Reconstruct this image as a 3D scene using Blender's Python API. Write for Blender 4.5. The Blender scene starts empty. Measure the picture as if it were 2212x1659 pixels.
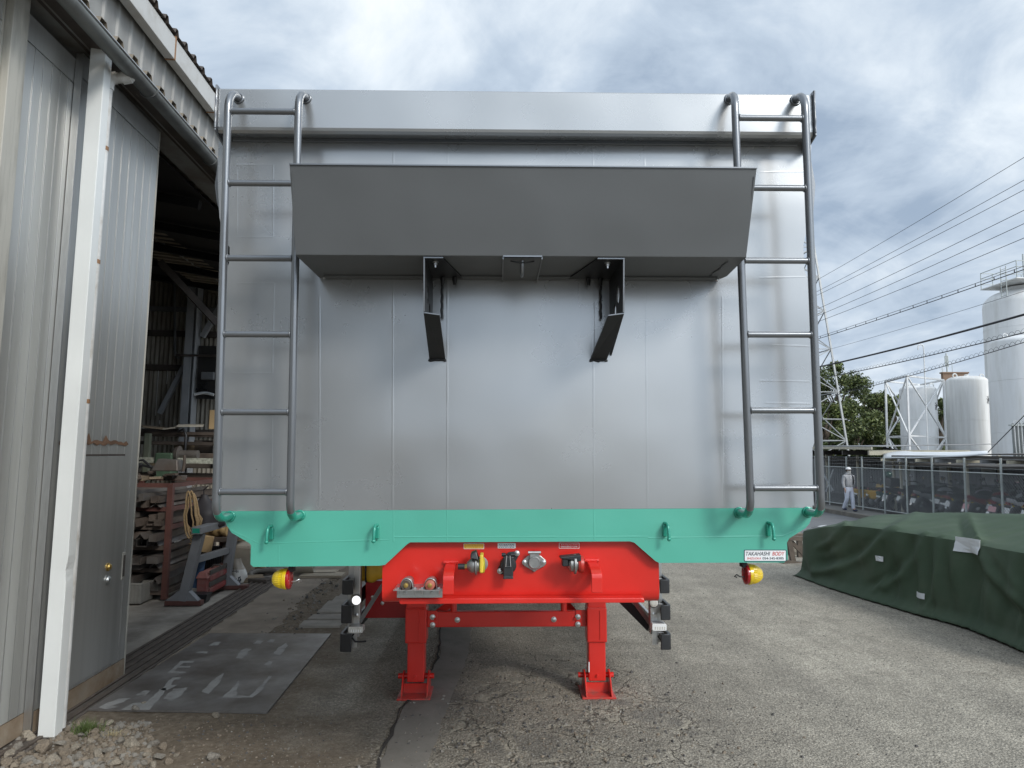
import bpy, bmesh, math, random
from mathutils import Vector, Matrix, Euler, noise as mnoise
R = math.radians
random.seed(7)
SC = bpy.context.scene

# ------------------------------------------------------------------ camera
CAM_H = 1.62
PITCH, YAW = R(5.48), R(-1.15)
cam_data = bpy.data.cameras.new('camera')
cam = bpy.data.objects.new('camera', cam_data)
SC.collection.objects.link(cam)
cam_data.sensor_width = 36.0
cam_data.lens = 36.0 * 1534.0 / 2212.0
cam_data.clip_start = 0.05
cam_data.clip_end = 3000
cam.location = (0, 0, CAM_H)
cam.rotation_euler = (math.pi / 2 + PITCH, 0, YAW)
SC.camera = cam

# ------------------------------------------------------------------ sky
SUN_EL, SUN_AZ = R(33), R(142)      # azimuth clockwise from +Y (straight ahead)
world = bpy.data.worlds.new('World')
SC.world = world
world.use_nodes = True
wt = world.node_tree
wt.nodes.clear()
def wn(t, **kw):
    n = wt.nodes.new(t)
    for k, v in kw.items(): setattr(n, k, v)
    return n
def wl(a, b): wt.links.new(a, b)
w_out = wn('ShaderNodeOutputWorld')
w_sky = wn('ShaderNodeTexSky', sky_type='NISHITA', sun_disc=False, sun_elevation=SUN_EL, sun_rotation=SUN_AZ)
w_bg1 = wn('ShaderNodeBackground'); w_bg1.inputs['Strength'].default_value = 0.09
wl(w_sky.outputs[0], w_bg1.inputs['Color'])
w_tc = wn('ShaderNodeTexCoord')
w_sep = wn('ShaderNodeSeparateXYZ'); wl(w_tc.outputs['Generated'], w_sep.inputs[0])
def wmath(op, a, b=None, c=None):
    n = wn('ShaderNodeMath', operation=op)
    for i, v in enumerate((a, b, c)):
        if v is None: continue
        if isinstance(v, (int, float)): n.inputs[i].default_value = v
        else: wl(v, n.inputs[i])
    return n.outputs[0]
# a flat cloud deck: direction projected on a plane overhead
w_den = wmath('ADD', wmath('MAXIMUM', w_sep.outputs['Z'], 0.0), 0.38)
w_px = wmath('DIVIDE', w_sep.outputs['X'], w_den)
w_py = wmath('DIVIDE', w_sep.outputs['Y'], w_den)
w_cmb = wn('ShaderNodeCombineXYZ'); wl(w_px, w_cmb.inputs[0]); wl(w_py, w_cmb.inputs[1])
def wnoise(scale, detail, rough, dist, off):
    mp = wn('ShaderNodeMapping'); mp.inputs['Location'].default_value = off
    wl(w_cmb.outputs[0], mp.inputs[0])
    n = wn('ShaderNodeTexNoise'); n.noise_dimensions = '3D'
    n.inputs['Scale'].default_value = scale; n.inputs['Detail'].default_value = detail
    n.inputs['Roughness'].default_value = rough; n.inputs['Distortion'].default_value = dist
    wl(mp.outputs[0], n.inputs['Vector'])
    return n.outputs['Fac']
w_n1 = wnoise(1.9, 10, 0.55, 0.4, (3.1, 1.7, 0.4))
w_n2 = wnoise(1.1, 5, 0.5, 0.2, (7.4, 2.2, 1.3))
w_n3 = wnoise(4.6, 9, 0.60, 0.8, (0.6, 5.1, 2.0))
w_mix = wmath('ADD', wmath('ADD', wmath('MULTIPLY', w_n1, 0.55), wmath('MULTIPLY', w_n2, 0.25)), wmath('MULTIPLY', w_n3, 0.20))
w_ramp = wn('ShaderNodeValToRGB')
cr = w_ramp.color_ramp
cr.elements[0].position = 0.40; cr.elements[0].color = (0.315, 0.395, 0.505, 1)
cr.elements[1].position = 0.62; cr.elements[1].color = (0.87, 0.90, 0.92, 1)
e = cr.elements.new(0.47); e.color = (0.455, 0.54, 0.645, 1)
e = cr.elements.new(0.54); e.color = (0.66, 0.73, 0.80, 1)
wl(w_mix, w_ramp.inputs[0])
# the veil brightens towards the hidden sun
sun_dir = Vector((math.sin(SUN_AZ) * math.cos(SUN_EL), math.cos(SUN_AZ) * math.cos(SUN_EL), math.sin(SUN_EL)))
w_dot = wn('ShaderNodeVectorMath', operation='DOT_PRODUCT')
wl(w_tc.outputs['Generated'], w_dot.inputs[0]); w_dot.inputs[1].default_value = sun_dir
w_glow = wmath('ADD', wmath('MULTIPLY', wmath('POWER', wmath('MAXIMUM', w_dot.outputs['Value'], 0.0), 3.0), 1.45), 0.97)
w_bg2 = wn('ShaderNodeBackground')
wl(w_ramp.outputs[0], w_bg2.inputs['Color'])
wl(wmath('MULTIPLY', w_glow, 0.92), w_bg2.inputs['Strength'])
w_cov = wn('ShaderNodeMapRange'); wl(w_mix, w_cov.inputs['Value'])
w_cov.inputs['From Min'].default_value = 0.36; w_cov.inputs['From Max'].default_value = 0.44
w_cov.inputs['To Min'].default_value = 0.8; w_cov.inputs['To Max'].default_value = 1.0
w_ms = wn('ShaderNodeMixShader')
wl(w_cov.outputs[0], w_ms.inputs[0]); wl(w_bg1.outputs[0], w_ms.inputs[1]); wl(w_bg2.outputs[0], w_ms.inputs[2])
wl(w_ms.outputs[0], w_out.inputs['Surface'])

sun_data = bpy.data.lights.new('sun', 'SUN')
sun_data.energy = 1.5
sun_data.angle = R(14)
sun_data.color = (1.0, 0.955, 0.89)
sun = bpy.data.objects.new('sun', sun_data)
SC.collection.objects.link(sun)
sun.rotation_euler = (-sun_dir).to_track_quat('-Z', 'Y').to_euler()
sun.location = sun_dir * 60

SC.view_settings.view_transform = 'Standard'
SC.view_settings.look = 'None'
SC.view_settings.exposure = 0.47
SC.view_settings.gamma = 1.0
SC.view_settings.use_curve_mapping = False
SC.render.engine = 'CYCLES'
SC.cycles.use_denoising = True
SC.cycles.max_bounces = 8
SC.cycles.diffuse_bounces = 4
SC.cycles.glossy_bounces = 4

# ------------------------------------------------------------------ measuring
CAM_M = Euler((math.pi / 2 + PITCH, 0, YAW)).to_matrix()
CAM_O = Vector((0, 0, CAM_H))
def ray(px, py): return CAM_M @ Vector(((px - 1106) / 1534, -(py - 829.5) / 1534, -1))
def onY(px, py, Y):
    d = ray(px, py); return CAM_O + d * (Y / d.y)
def onX(px, py, X):
    d = ray(px, py); return CAM_O + d * (X / d.x)
def onZ(px, py, Z=0.0):
    d = ray(px, py); return CAM_O + d * ((Z - CAM_H) / d.z)
def sstep(a, b, x):
    t = max(0.0, min(1.0, (x - a) / (b - a))); return t * t * (3 - 2 * t)
def gz(x, y=0):                     # the yard falls away towards the street
    return -0.88 * sstep(4.0, 13.0, x)
# frame of the workshop: x out of the facade, y along it, z up
B_M = (Matrix.Translation((-2.448, -0.088, 0)) @ Matrix.Rotation(R(2.06), 4, 'Z') @ Matrix.Rotation(0.0163, 4, 'Y'))
B_I = B_M.inverted()
def b_pl(px, py, axis, val):
    o = B_I @ CAM_O; d = B_I.to_3x3() @ ray(px, py); return o + d * ((val - o[axis]) / d[axis])

# ------------------------------------------------------------------ mesh builder
class MB:
    def __init__(s): s.v = []; s.f = []; s.mi = []
    def add(s, vs, fs, m=0):
        o = len(s.v); s.v += [tuple(p) for p in vs]; s.f += [tuple(i + o for i in f) for f in fs]; s.mi += [m] * len(fs); return s
    def hexa(s, p, m=0):            # 8 corners: bottom ring 0-3, top ring 4-7
        return s.add(p, [(3, 2, 1, 0), (4, 5, 6, 7), (0, 1, 5, 4), (1, 2, 6, 5), (2, 3, 7, 6), (3, 0, 4, 7)], m)
    def box(s, lo, hi, m=0):
        (a, b, c), (d, e, f) = lo, hi
        a, d = min(a, d), max(a, d); b, e = min(b, e), max(b, e); c, f = min(c, f), max(c, f)
        return s.hexa([(a, b, c), (d, b, c), (d, e, c), (a, e, c), (a, b, f), (d, b, f), (d, e, f), (a, e, f)], m)
    def cbox(s, c, size, rot=None, m=0):
        x, y, z = [v / 2 for v in size]
        P = [Vector(q) for q in ((-x, -y, -z), (x, -y, -z), (x, y, -z), (-x, y, -z), (-x, -y, z), (x, -y, z), (x, y, z), (-x, y, z))]
        if rot is not None:
            Q = Euler(rot).to_matrix() if not isinstance(rot, Matrix) else rot
            P = [Q @ q for q in P]
        return s.hexa([q + Vector(c) for q in P], m)
    def bar(s, p0, p1, w, h, up=(0, 0, 1), m=0):
        p0, p1 = Vector(p0), Vector(p1); d = (p1 - p0).normalized(); u = Vector(up)
        if abs(d.dot(u)) > 0.98: u = Vector((0, 1, 0))
        a = d.cross(u).normalized() * w / 2; b = a.cross(d).normalized() * h / 2
        return s.hexa([p0 - a - b, p0 + a - b, p0 + a + b, p0 - a + b, p1 - a - b, p1 + a - b, p1 + a + b, p1 - a + b], m)
    def prism(s, poly, fn, m=0):    # fn(pt, k) -> 3D for k = 0 (front), 1 (back)
        n = len(poly)
        vs = [fn(p, 0) for p in poly] + [fn(p, 1) for p in poly]
        fs = [tuple(range(n)), tuple(range(2 * n - 1, n - 1, -1))] + [(i, i + n, (i + 1) % n + n, (i + 1) % n) for i in range(n)]
        return s.add(vs, fs, m)
    def tube(s, pts, r, n=10, m=0, cap=True, closed=False):
        pts = [Vector(p) for p in pts]; k = len(pts)
        rs = r if isinstance(r, (list, tuple)) else [r] * k
        rings = []; prev = None
        for i, p in enumerate(pts):
            a = pts[(i - 1) % k] if (i > 0 or closed) else p
            b = pts[(i + 1) % k] if (i < k - 1 or closed) else p
            d = (b - a)
            d = d.normalized() if d.length > 1e-9 else Vector((0, 0, 1))
            if prev is None:
                u = Vector((0, 0, 1)) if abs(d.z) < 0.9 else Vector((1, 0, 0))
                u = (u - d * u.dot(d)).normalized()
            else:
                u = (prev - d * prev.dot(d)).normalized()
            prev = u; w = d.cross(u)
            rings.append([p + (u * math.cos(2 * math.pi * j / n) + w * math.sin(2 * math.pi * j / n)) * rs[i] for j in range(n)])
        vs = [q for g in rings for q in g]; fs = []
        for i in range(k if closed else k - 1):
            A, B = i * n, ((i + 1) % k) * n
            fs += [(A + j, A + (j + 1) % n, B + (j + 1) % n, B + j) for j in range(n)]
        if cap and not closed:
            fs += [tuple(range(n - 1, -1, -1)), tuple((k - 1) * n + j for j in range(n))]
        return s.add(vs, fs, m)
    def lathe(s, prof, p0, axis, n=24, m=0):   # prof: (distance along axis, radius)
        p0 = Vector(p0); d = Vector(axis).normalized()
        return s.tube_var([p0 + d * t for t, _ in prof], [r for _, r in prof], d, n, m)
    def tube_var(s, pts, rs, d, n, m):
        u = Vector((0, 0, 1)) if abs(d.z) < 0.9 else Vector((1, 0, 0))
        u = (u - d * u.dot(d)).normalized(); w = d.cross(u); k = len(pts)
        vs = [pts[i] + (u * math.cos(2 * math.pi * j / n) + w * math.sin(2 * math.pi * j / n)) * rs[i] for i in range(k) for j in range(n)]
        fs = [(i * n + j, i * n + (j + 1) % n, (i + 1) * n + (j + 1) % n, (i + 1) * n + j) for i in range(k - 1) for j in range(n)]
        fs += [tuple(range(n - 1, -1, -1)), tuple((k - 1) * n + j for j in range(n))]
        return s.add(vs, fs, m)
    def cyl(s, p0, p1, r, n=16, m=0): 
        p0, p1 = Vector(p0), Vector(p1); return s.lathe([(0, r), ((p1 - p0).length, r)], p0, p1 - p0, n, m)
    def torus(s, c, axis, R0, r, n=24, k=8, m=0):
        d = Vector(axis).normalized(); u = Vector((0, 0, 1)) if abs(d.z) < 0.9 else Vector((1, 0, 0))
        u = (u - d * u.dot(d)).normalized(); w = d.cross(u)
        return s.tube([Vector(c) + (u * math.cos(2 * math.pi * i / n) + w * math.sin(2 * math.pi * i / n)) * R0 for i in range(n)], r, k, m, closed=True)
    def grid(s, nu, nv, fn, m=0):
        vs = [fn(i / nu, j / nv) for i in range(nu + 1) for j in range(nv + 1)]
        fs = [(i * (nv + 1) + j, (i + 1) * (nv + 1) + j, (i + 1) * (nv + 1) + j + 1, i * (nv + 1) + j + 1) for i in range(nu) for j in range(nv)]
        return s.add(vs, fs, m)
    def sphere(s, c, r, n=12, m=0, sq=(1, 1, 1)):
        c = Vector(c); k = n // 2
        vs = []; 
        for i in range(k + 1):
            t = math.pi * i / k
            for j in range(n):
                a = 2 * math.pi * j / n
                vs.append(c + Vector((math.sin(t) * math.cos(a) * sq[0], math.sin(t) * math.sin(a) * sq[1], math.cos(t) * sq[2])) * r)
        fs = [(i * n + j, (i + 1) * n + j, (i + 1) * n + (j + 1) % n, i * n + (j + 1) % n) for i in range(k) for j in range(n)]
        return s.add(vs, fs, m)
    def build(s, name, mats, parent=None, smooth=None, bevel=0, world=False, solid=0, segs=2):
        me = bpy.data.meshes.new(name)
        off = WOFF.get(parent.name) if (parent is not None and world) else None
        vs = [(a - off[0], b - off[1], c - off[2]) for a, b, c in s.v] if off else s.v
        me.from_pydata(vs, [], s.f)
        for mm in (mats if isinstance(mats, (list, tuple)) else [mats]): me.materials.append(mm)
        if any(s.mi): me.polygons.foreach_set('material_index', s.mi)
        bm = bmesh.new(); bm.from_mesh(me)
        bmesh.ops.remove_doubles(bm, verts=bm.verts, dist=1e-6)
        bmesh.ops.recalc_face_normals(bm, faces=bm.faces)
        bm.to_mesh(me); bm.free()
        if smooth is not None:
            me.polygons.foreach_set('use_smooth', [True] * len(me.polygons))
            try: me.set_sharp_from_angle(angle=R(smooth))
            except Exception: pass
        o = bpy.data.objects.new(name, me); SC.collection.objects.link(o)
        if parent is not None:
            o.parent = parent
            if parent.name in WOFF: WOFF[o.name] = WOFF[parent.name]
        if solid:
            md = o.modifiers.new('solid', 'SOLIDIFY'); md.thickness = solid; md.offset = 0
        if bevel:
            md = o.modifiers.new('bevel', 'BEVEL'); md.width = bevel; md.segments = segs; md.limit_method = 'ANGLE'; md.angle_limit = R(40); md.harden_normals = False
        return o
WOFF = {}
def tag(o, label, cat, group=None):
    o['label'] = label; o['category'] = cat
    if group: o['group'] = group
    return o
def thing(name, label, cat, loc=(0, 0, 0), group=None, rot=None):
    o = bpy.data.objects.new(name, None); SC.collection.objects.link(o)
    o.empty_display_size = 0.1
    o.location = loc; WOFF[o.name] = tuple(loc)
    if rot is not None: o.rotation_euler = rot
    return tag(o, label, cat, group)
def bthing(name, label, cat, loc=(0, 0, 0), group=None):   # a thing in the workshop's own frame (local coordinates from loc)
    o = thing(name, label, cat, (0, 0, 0), group)
    o.matrix_world = B_M @ Matrix.Translation(loc); WOFF[o.name] = tuple(loc)
    return o
def struct(o): o['kind'] = 'structure'; return o
def stuff(o): o['kind'] = 'stuff'; return o
def kids(o): return [c for c in bpy.data.objects if c.parent == o]
CHILD = {}
def copy_tree(o, parent=None):
    c = o.copy(); SC.collection.objects.link(c)
    if parent is not None: c.parent = parent
    for ch in o.children: copy_tree(ch, c)
    return c

# ------------------------------------------------------------------ materials
def srgb(r, g, b):
    f = lambda c: (c / 255 / 12.92) if c / 255 <= 0.04045 else ((c / 255 + 0.055) / 1.055) ** 2.4
    return (f(r), f(g), f(b))
def M(name, col, rough=0.5, metal=0.0, var=0.12, scale=4.0, bump=0.0, bscale=60.0, coat=0.0, coat_r=0.1,
      dirt=None, dirt_amt=0.5, dirt_scale=3.0, stretch=(1, 1, 1), big=0.0, big_scale=1.2, spec=0.5, rvar=0.0, trans=0.0, dirt_z=None):
    m = bpy.data.materials.new(name); m.use_nodes = True
    nt = m.node_tree; bs = nt.nodes['Principled BSDF']; L = nt.links.new
    tc = nt.nodes.new('ShaderNodeTexCoord'); mp = nt.nodes.new('ShaderNodeMapping')
    mp.inputs['Scale'].default_value = stretch; L(tc.outputs['Object'], mp.inputs[0])
    def nz(sc, det=5, ro=0.55, plain=False):
        n = nt.nodes.new('ShaderNodeTexNoise'); n.inputs['Scale'].default_value = sc
        n.inputs['Detail'].default_value = det; n.inputs['Roughness'].default_value = ro
        L(tc.outputs['Object'] if plain else mp.outputs[0], n.inputs['Vector']); return n.outputs['Fac']
    def ramp(f, p0, c0, p1, c1):
        r = nt.nodes.new('ShaderNodeValToRGB'); r.color_ramp.elements[0].position = p0; r.color_ramp.elements[1].position = p1
        r.color_ramp.elements[0].color = (*c0, 1); r.color_ramp.elements[1].color = (*c1, 1); L(f, r.inputs[0]); return r.outputs[0]
    lo = tuple(max(0, c * (1 - var)) for c in col); hi = tuple(min(1, c * (1 + var)) for c in col)
    c_out = ramp(nz(scale), 0.3, lo, 0.7, hi)
    if dirt is not None:
        k = ramp(nz(dirt_scale, 8, 0.65), 0.62 - dirt_amt * 0.3, (0, 0, 0), 0.72, (1, 1, 1))
        if dirt_z is not None:      # dirt gathers below a height (splash marks, rust at a foot)
            sp = nt.nodes.new('ShaderNodeSeparateXYZ'); L(tc.outputs['Object'], sp.inputs[0])
            mr = nt.nodes.new('ShaderNodeMapRange'); L(sp.outputs['Z'], mr.inputs['Value'])
            mr.inputs['From Min'].default_value = dirt_z[0]; mr.inputs['From Max'].default_value = dirt_z[1]
            mr.inputs['To Min'].default_value = 1.0; mr.inputs['To Max'].default_value = 0.0
            mu = nt.nodes.new('ShaderNodeMath'); mu.operation = 'MULTIPLY'; L(mr.outputs[0], mu.inputs[0])
            ad = nt.nodes.new('ShaderNodeMath'); ad.operation = 'ADD'; ad.use_clamp = True; L(k, ad.inputs[0]); ad.inputs[1].default_value = 0.25
            L(ad.outputs[0], mu.inputs[1]); k = mu.outputs[0]
        mx = nt.nodes.new('ShaderNodeMix'); mx.data_type = 'RGBA'; L(k, mx.inputs[0]); L(c_out, mx.inputs[6]); mx.inputs[7].default_value = (*dirt, 1)
        c_out = mx.outputs[2]
    L(c_out, bs.inputs['Base Color'])
    bs.inputs['Roughness'].default_value = rough; bs.inputs['Metallic'].default_value = metal
    bs.inputs['Specular IOR Level'].default_value = spec
    if rvar:
        rr = nt.nodes.new('ShaderNodeMapRange'); L(nz(scale * 1.7), rr.inputs['Value'])
        rr.inputs['To Min'].default_value = max(0.02, rough - rvar); rr.inputs['To Max'].default_value = rough + rvar
        L(rr.outputs[0], bs.inputs['Roughness'])
    if coat: bs.inputs['Coat Weight'].default_value = coat; bs.inputs['Coat Roughness'].default_value = coat_r
    if trans: bs.inputs['Transmission Weight'].default_value = trans
    nrm = None
    for st, sc, dist in ((bump, bscale, 0.004), (big, big_scale, 0.09)):
        if st:
            b = nt.nodes.new('ShaderNodeBump'); b.inputs['Strength'].default_value = st; b.inputs['Distance'].default_value = dist
            L(nz(sc, 4 if sc > 8 else 2), b.inputs['Height'])
            if nrm is not None: L(nrm, b.inputs['Normal'])
            nrm = b.outputs[0]
    if nrm is not None:
        L(nrm, bs.inputs['Normal'])
        if coat: L(nrm, bs.inputs['Coat Normal'])
    return m
SILVER = M('silver_paint', (0.39, 0.40, 0.405), 0.28, 0.68, 0.04, 2.0, 0.016, 70, coat=0.3, coat_r=0.06, big=0.55, big_scale=0.85, rvar=0.04)
SILVER2 = M('silver_paint_frame', (0.20, 0.21, 0.222), 0.28, 0.65, 0.05, 3.0, 0.03, 90, coat=0.35, coat_r=0.10)
GREYP = M('grey_paint', (0.120, 0.126, 0.129), 0.45, 0.15, 0.05, 2.0, 0.04, 90, coat=0.0, big=0.4, big_scale=1.3, rvar=.05)
GREEN = M('green_paint', (0.085, 0.40, 0.30), 0.34, 0.0, 0.08, 1.5, 0.03, 90, coat=0.25, coat_r=0.15, big=0.3, big_scale=1.4, rvar=.06)
GREENM = M('green_steel_paint', (0.030, 0.30, 0.215), 0.25, 0.15, 0.06, 3, 0.03, 90, coat=0.5, coat_r=0.08)
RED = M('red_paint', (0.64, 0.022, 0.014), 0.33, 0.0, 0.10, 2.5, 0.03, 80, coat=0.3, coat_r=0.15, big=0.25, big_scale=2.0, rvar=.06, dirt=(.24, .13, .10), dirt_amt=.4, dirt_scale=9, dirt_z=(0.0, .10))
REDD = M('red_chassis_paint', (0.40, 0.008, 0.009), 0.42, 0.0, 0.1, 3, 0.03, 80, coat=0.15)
BLACKP = M('black_plastic', (0.018, 0.019, 0.021), 0.42, 0, 0.15, 20, 0.05, 200)
BLACKS = M('black_steel_paint', (0.011, 0.0115, 0.0125), 0.5, 0.0, 0.15, 8, 0.03, 120)
ZINC = M('zinc_steel', (0.50, 0.51, 0.50), 0.36, 0.85, 0.1, 30, 0.03, 120)
BOLT = M('bolt_steel', (0.60, 0.60, 0.59), 0.28, 0.95, 0.1, 60)
ALU = M('brushed_aluminium', (0.52, 0.52, 0.51), 0.34, 0.9, 0.07, 12, 0.02, 150, stretch=(6, 6, 1))
BRASS = M('brass', (0.62, 0.42, 0.13), 0.3, 0.9, 0.1, 30)
RUBBER = M('rubber', (0.022, 0.021, 0.021), 0.7, 0, 0.2, 20)
WHITE = M('white_enamel', (0.78, 0.79, 0.78), 0.4, 0, 0.05, 3)
# ------------------------------------------------------------------ ground
def ground_material():
    m = bpy.data.materials.new('worn_asphalt'); m.use_nodes = True
    nt = m.node_tree; bs = nt.nodes['Principled BSDF']; L = nt.links.new
    tc = nt.nodes.new('ShaderNodeTexCoord'); P0 = tc.outputs['Object']
    def nz(sc, det=5, ro=.55, vec=P0, dist=0):
        n = nt.nodes.new('ShaderNodeTexNoise'); n.inputs['Scale'].default_value = sc; n.inputs['Detail'].default_value = det; n.inputs['Roughness'].default_value = ro; n.inputs['Distortion'].default_value = dist
        L(vec, n.inputs['Vector']); return n
    def ramp(f, *st):
        r = nt.nodes.new('ShaderNodeValToRGB'); el = r.color_ramp.elements
        el[0].position, el[1].position = st[0][0], st[-1][0]; el[0].color = (*st[0][1], 1); el[1].color = (*st[-1][1], 1)
        for p, c in st[1:-1]: e = el.new(p); e.color = (*c, 1)
        L(f, r.inputs[0]); return r.outputs[0]
    def mix(k, a, b, mode='MIX'):
        x = nt.nodes.new('ShaderNodeMix'); x.data_type = 'RGBA'; x.blend_type = mode
        for s, v in ((0, k), (6, a), (7, b)):
            if isinstance(v, tuple): x.inputs[s].default_value = (*v, 1)
            elif isinstance(v, (int, float)): x.inputs[s].default_value = v
            else: L(v, x.inputs[s])
        return x.outputs[2]
    def mth(op, a, b=0.0, clamp=False):
        x = nt.nodes.new('ShaderNodeMath'); x.operation = op; x.use_clamp = clamp
        for i, v in enumerate((a, b)):
            if isinstance(v, (int, float)): x.inputs[i].default_value = v
            else: L(v, x.inputs[i])
        return x.outputs[0]
    def mr(v, a, b, c=0.0, d=1.0):
        x = nt.nodes.new('ShaderNodeMapRange'); x.interpolation_type = 'SMOOTHSTEP'; L(v, x.inputs['Value'])
        for n_, q in (('From Min', a), ('From Max', b), ('To Min', c), ('To Max', d)): x.inputs[n_].default_value = q
        return x.outputs[0]
    sx = nt.nodes.new('ShaderNodeSeparateXYZ'); L(P0, sx.inputs[0]); X, Y = sx.outputs['X'], sx.outputs['Y']
    # aggregate: two sizes of stones in a grey binder
    v1 = nt.nodes.new('ShaderNodeTexVoronoi'); v1.inputs['Scale'].default_value = 75; L(P0, v1.inputs['Vector'])
    v2 = nt.nodes.new('ShaderNodeTexVoronoi'); v2.inputs['Scale'].default_value = 160; L(P0, v2.inputs['Vector'])
    g1 = nt.nodes.new('ShaderNodeSeparateColor'); L(v1.outputs['Color'], g1.inputs[0])
    g2 = nt.nodes.new('ShaderNodeSeparateColor'); L(v2.outputs['Color'], g2.inputs[0])
    s1 = ramp(g1.outputs[0], (0, (.20, .183, .150)), (.55, (.325, .297, .246)), (1, (.50, .46, .385)))
    s2 = ramp(g2.outputs[0], (0, (.19, .176, .149)), (1, (.47, .44, .38)))
    c = mix(.5, s1, s2)
    edge = mr(v1.outputs['Distance'], .25, .75, 1.0, .72)
    c = mix(1.0, c, edge, 'MULTIPLY')
    patch = nz(.55, 6, .6); c = mix(1.0, c, ramp(patch.outputs['Fac'], (.32, (.80, .79, .78)), (.68, (1.18, 1.17, 1.15))), 'MULTIPLY')
    patch2 = nz(3.2, 6, .65); c = mix(1.0, c, ramp(patch2.outputs['Fac'], (.3, (.82, .82, .82)), (.7, (1.15, 1.15, 1.15))), 'MULTIPLY')
    oil = nz(.9, 7, .68); c = mix(1.0, c, ramp(oil.outputs['Fac'], (.60, (1, 1, 1)), (.70, (.74, .73, .72))), 'MULTIPLY')
    tm = nt.nodes.new('ShaderNodeMapping'); tm.inputs['Scale'].default_value = (2.2, .16, 1); L(P0, tm.inputs[0])
    trk = nz(1.6, 4, .55, tm.outputs[0]); c = mix(1.0, c, ramp(trk.outputs['Fac'], (.35, (.87, .87, .87)), (.65, (1.09, 1.09, 1.08))), 'MULTIPLY')
    # brown trodden earth along the shed and in the near left corner
    wob = nz(1.6, 6, .6)
    dx = mth('ADD', X, mth('MULTIPLY', mth('SUBTRACT', wob.outputs['Fac'], .5), 1.5))
    near = mr(Y, 3.2, 5.0, 1.0, .0)
    lim = mth('ADD', mth('MULTIPLY', near, .70), -1.1)
    k_d = mr(mth('SUBTRACT', dx, lim), -.45, .25, 1.0, 0.0)
    n4 = nz(22, 8, .7)
    dirt = ramp(n4.outputs['Fac'], (.3, (.105, .083, .060)), (.52, (.165, .135, .102)), (.72, (.25, .215, .17)))
    d2 = nz(2.1, 5, .6); dirt = mix(1.0, dirt, ramp(d2.outputs['Fac'], (.3, (.78, .76, .74)), (.7, (1.15, 1.14, 1.12))), 'MULTIPLY')
    c = mix(k_d, c, dirt)
    # crazed patch in front of the legs: broken plates, dusty rims
    wv = nz(2.2, 4, .6)
    add = nt.nodes.new('ShaderNodeVectorMath'); add.operation = 'MULTIPLY_ADD'; L(wv.outputs['Color'], add.inputs[0]); add.inputs[1].default_value = (.55, .55, 0); L(P0, add.inputs[2])
    vc = nt.nodes.new('ShaderNodeTexVoronoi'); vc.feature = 'DISTANCE_TO_EDGE'; vc.inputs['Scale'].default_value = 2.6; vc.inputs['Randomness'].default_value = 1.0; L(add.outputs[0], vc.inputs['Vector'])
    # region mask: an ellipse about (0.25, 4.1)
    ex = mth('DIVIDE', mth('SUBTRACT', X, .32), 1.15); ey = mth('DIVIDE', mth('SUBTRACT', Y, 4.2), 1.9)
    er = mth('SQRT', mth('ADD', mth('MULTIPLY', ex, ex), mth('MULTIPLY', ey, ey)))
    er = mth('ADD', er, mth('MULTIPLY', mth('SUBTRACT', patch2.outputs['Fac'], .5), 1.6))
    reg = mr(er, .55, 1.05, 1.0, 0.0)
    fine = nz(38, 5, .7)
    dist = mth('ADD', vc.outputs['Distance'], mth('MULTIPLY', mth('SUBTRACT', fine.outputs['Fac'], .5), .05))
    crack = mth('MULTIPLY', mr(dist, .002, .016, 1.0, 0.0), reg)
    rim = mth('MULTIPLY', mr(dist, .02, .085, 1.0, 0.0), mth('MULTIPLY', reg, mr(nz(6, 4, .6).outputs['Fac'], .46, .60)))
    c = mix(mth('MULTIPLY', rim, .85), c, (.40, .365, .295))
    c = mix(mth('MULTIPLY', crack, .55), c, (.05, .045, .038))
    plates = mth('MULTIPLY', mr(vc.outputs['Distance'], .06, .12), mth('MULTIPLY', reg, mr(nz(1.9, 2, .5).outputs['Fac'], .54, .6)))
    c = mix(mth('MULTIPLY', plates, .4), c, (.10, .097, .092))
    L(c, bs.inputs['Base Color'])
    bs.inputs['Roughness'].default_value = .88; bs.inputs['Specular IOR Level'].default_value = .25
    b1 = nt.nodes.new('ShaderNodeBump'); b1.inputs['Strength'].default_value = .75; b1.inputs['Distance'].default_value = .010
    L(mth('ADD', mth('MULTIPLY', mth('MULTIPLY', v1.outputs['Distance'], -.9), mth('SUBTRACT', 1.0, mth('MULTIPLY', k_d, .8))), mth('MULTIPLY', n4.outputs['Fac'], 1.2)), b1.inputs['Height'])
    b2 = nt.nodes.new('ShaderNodeBump'); b2.inputs['Strength'].default_value = .8; b2.inputs['Distance'].default_value = .03
    L(mth('ADD', mth('SUBTRACT', mth('MULTIPLY', patch2.outputs['Fac'], .5), crack), mth('MULTIPLY', rim, -.25)), b2.inputs['Height']); L(b1.outputs[0], b2.inputs['Normal'])
    L(b2.outputs[0], bs.inputs['Normal'])
    return m
ASPH = ground_material()
xs = [-300, -120, -60, -30, -15] + [-8 + i * .5 for i in range(52)] + [20, 24, 30, 45, 80, 150, 300]
ys = [-300, -120, -50, -25, -12] + [-6 + i * 1.0 for i in range(46)] + [45, 60, 90, 150, 300, 600]
gm = MB(); ny = len(ys)
gm.add([(x, y, gz(x, y)) for x in xs for y in ys], [(i * ny + j, (i + 1) * ny + j, (i + 1) * ny + j + 1, i * ny + j + 1) for i in range(len(xs) - 1) for j in range(ny - 1)])
struct(gm.build('ground', ASPH, smooth=60))

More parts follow.
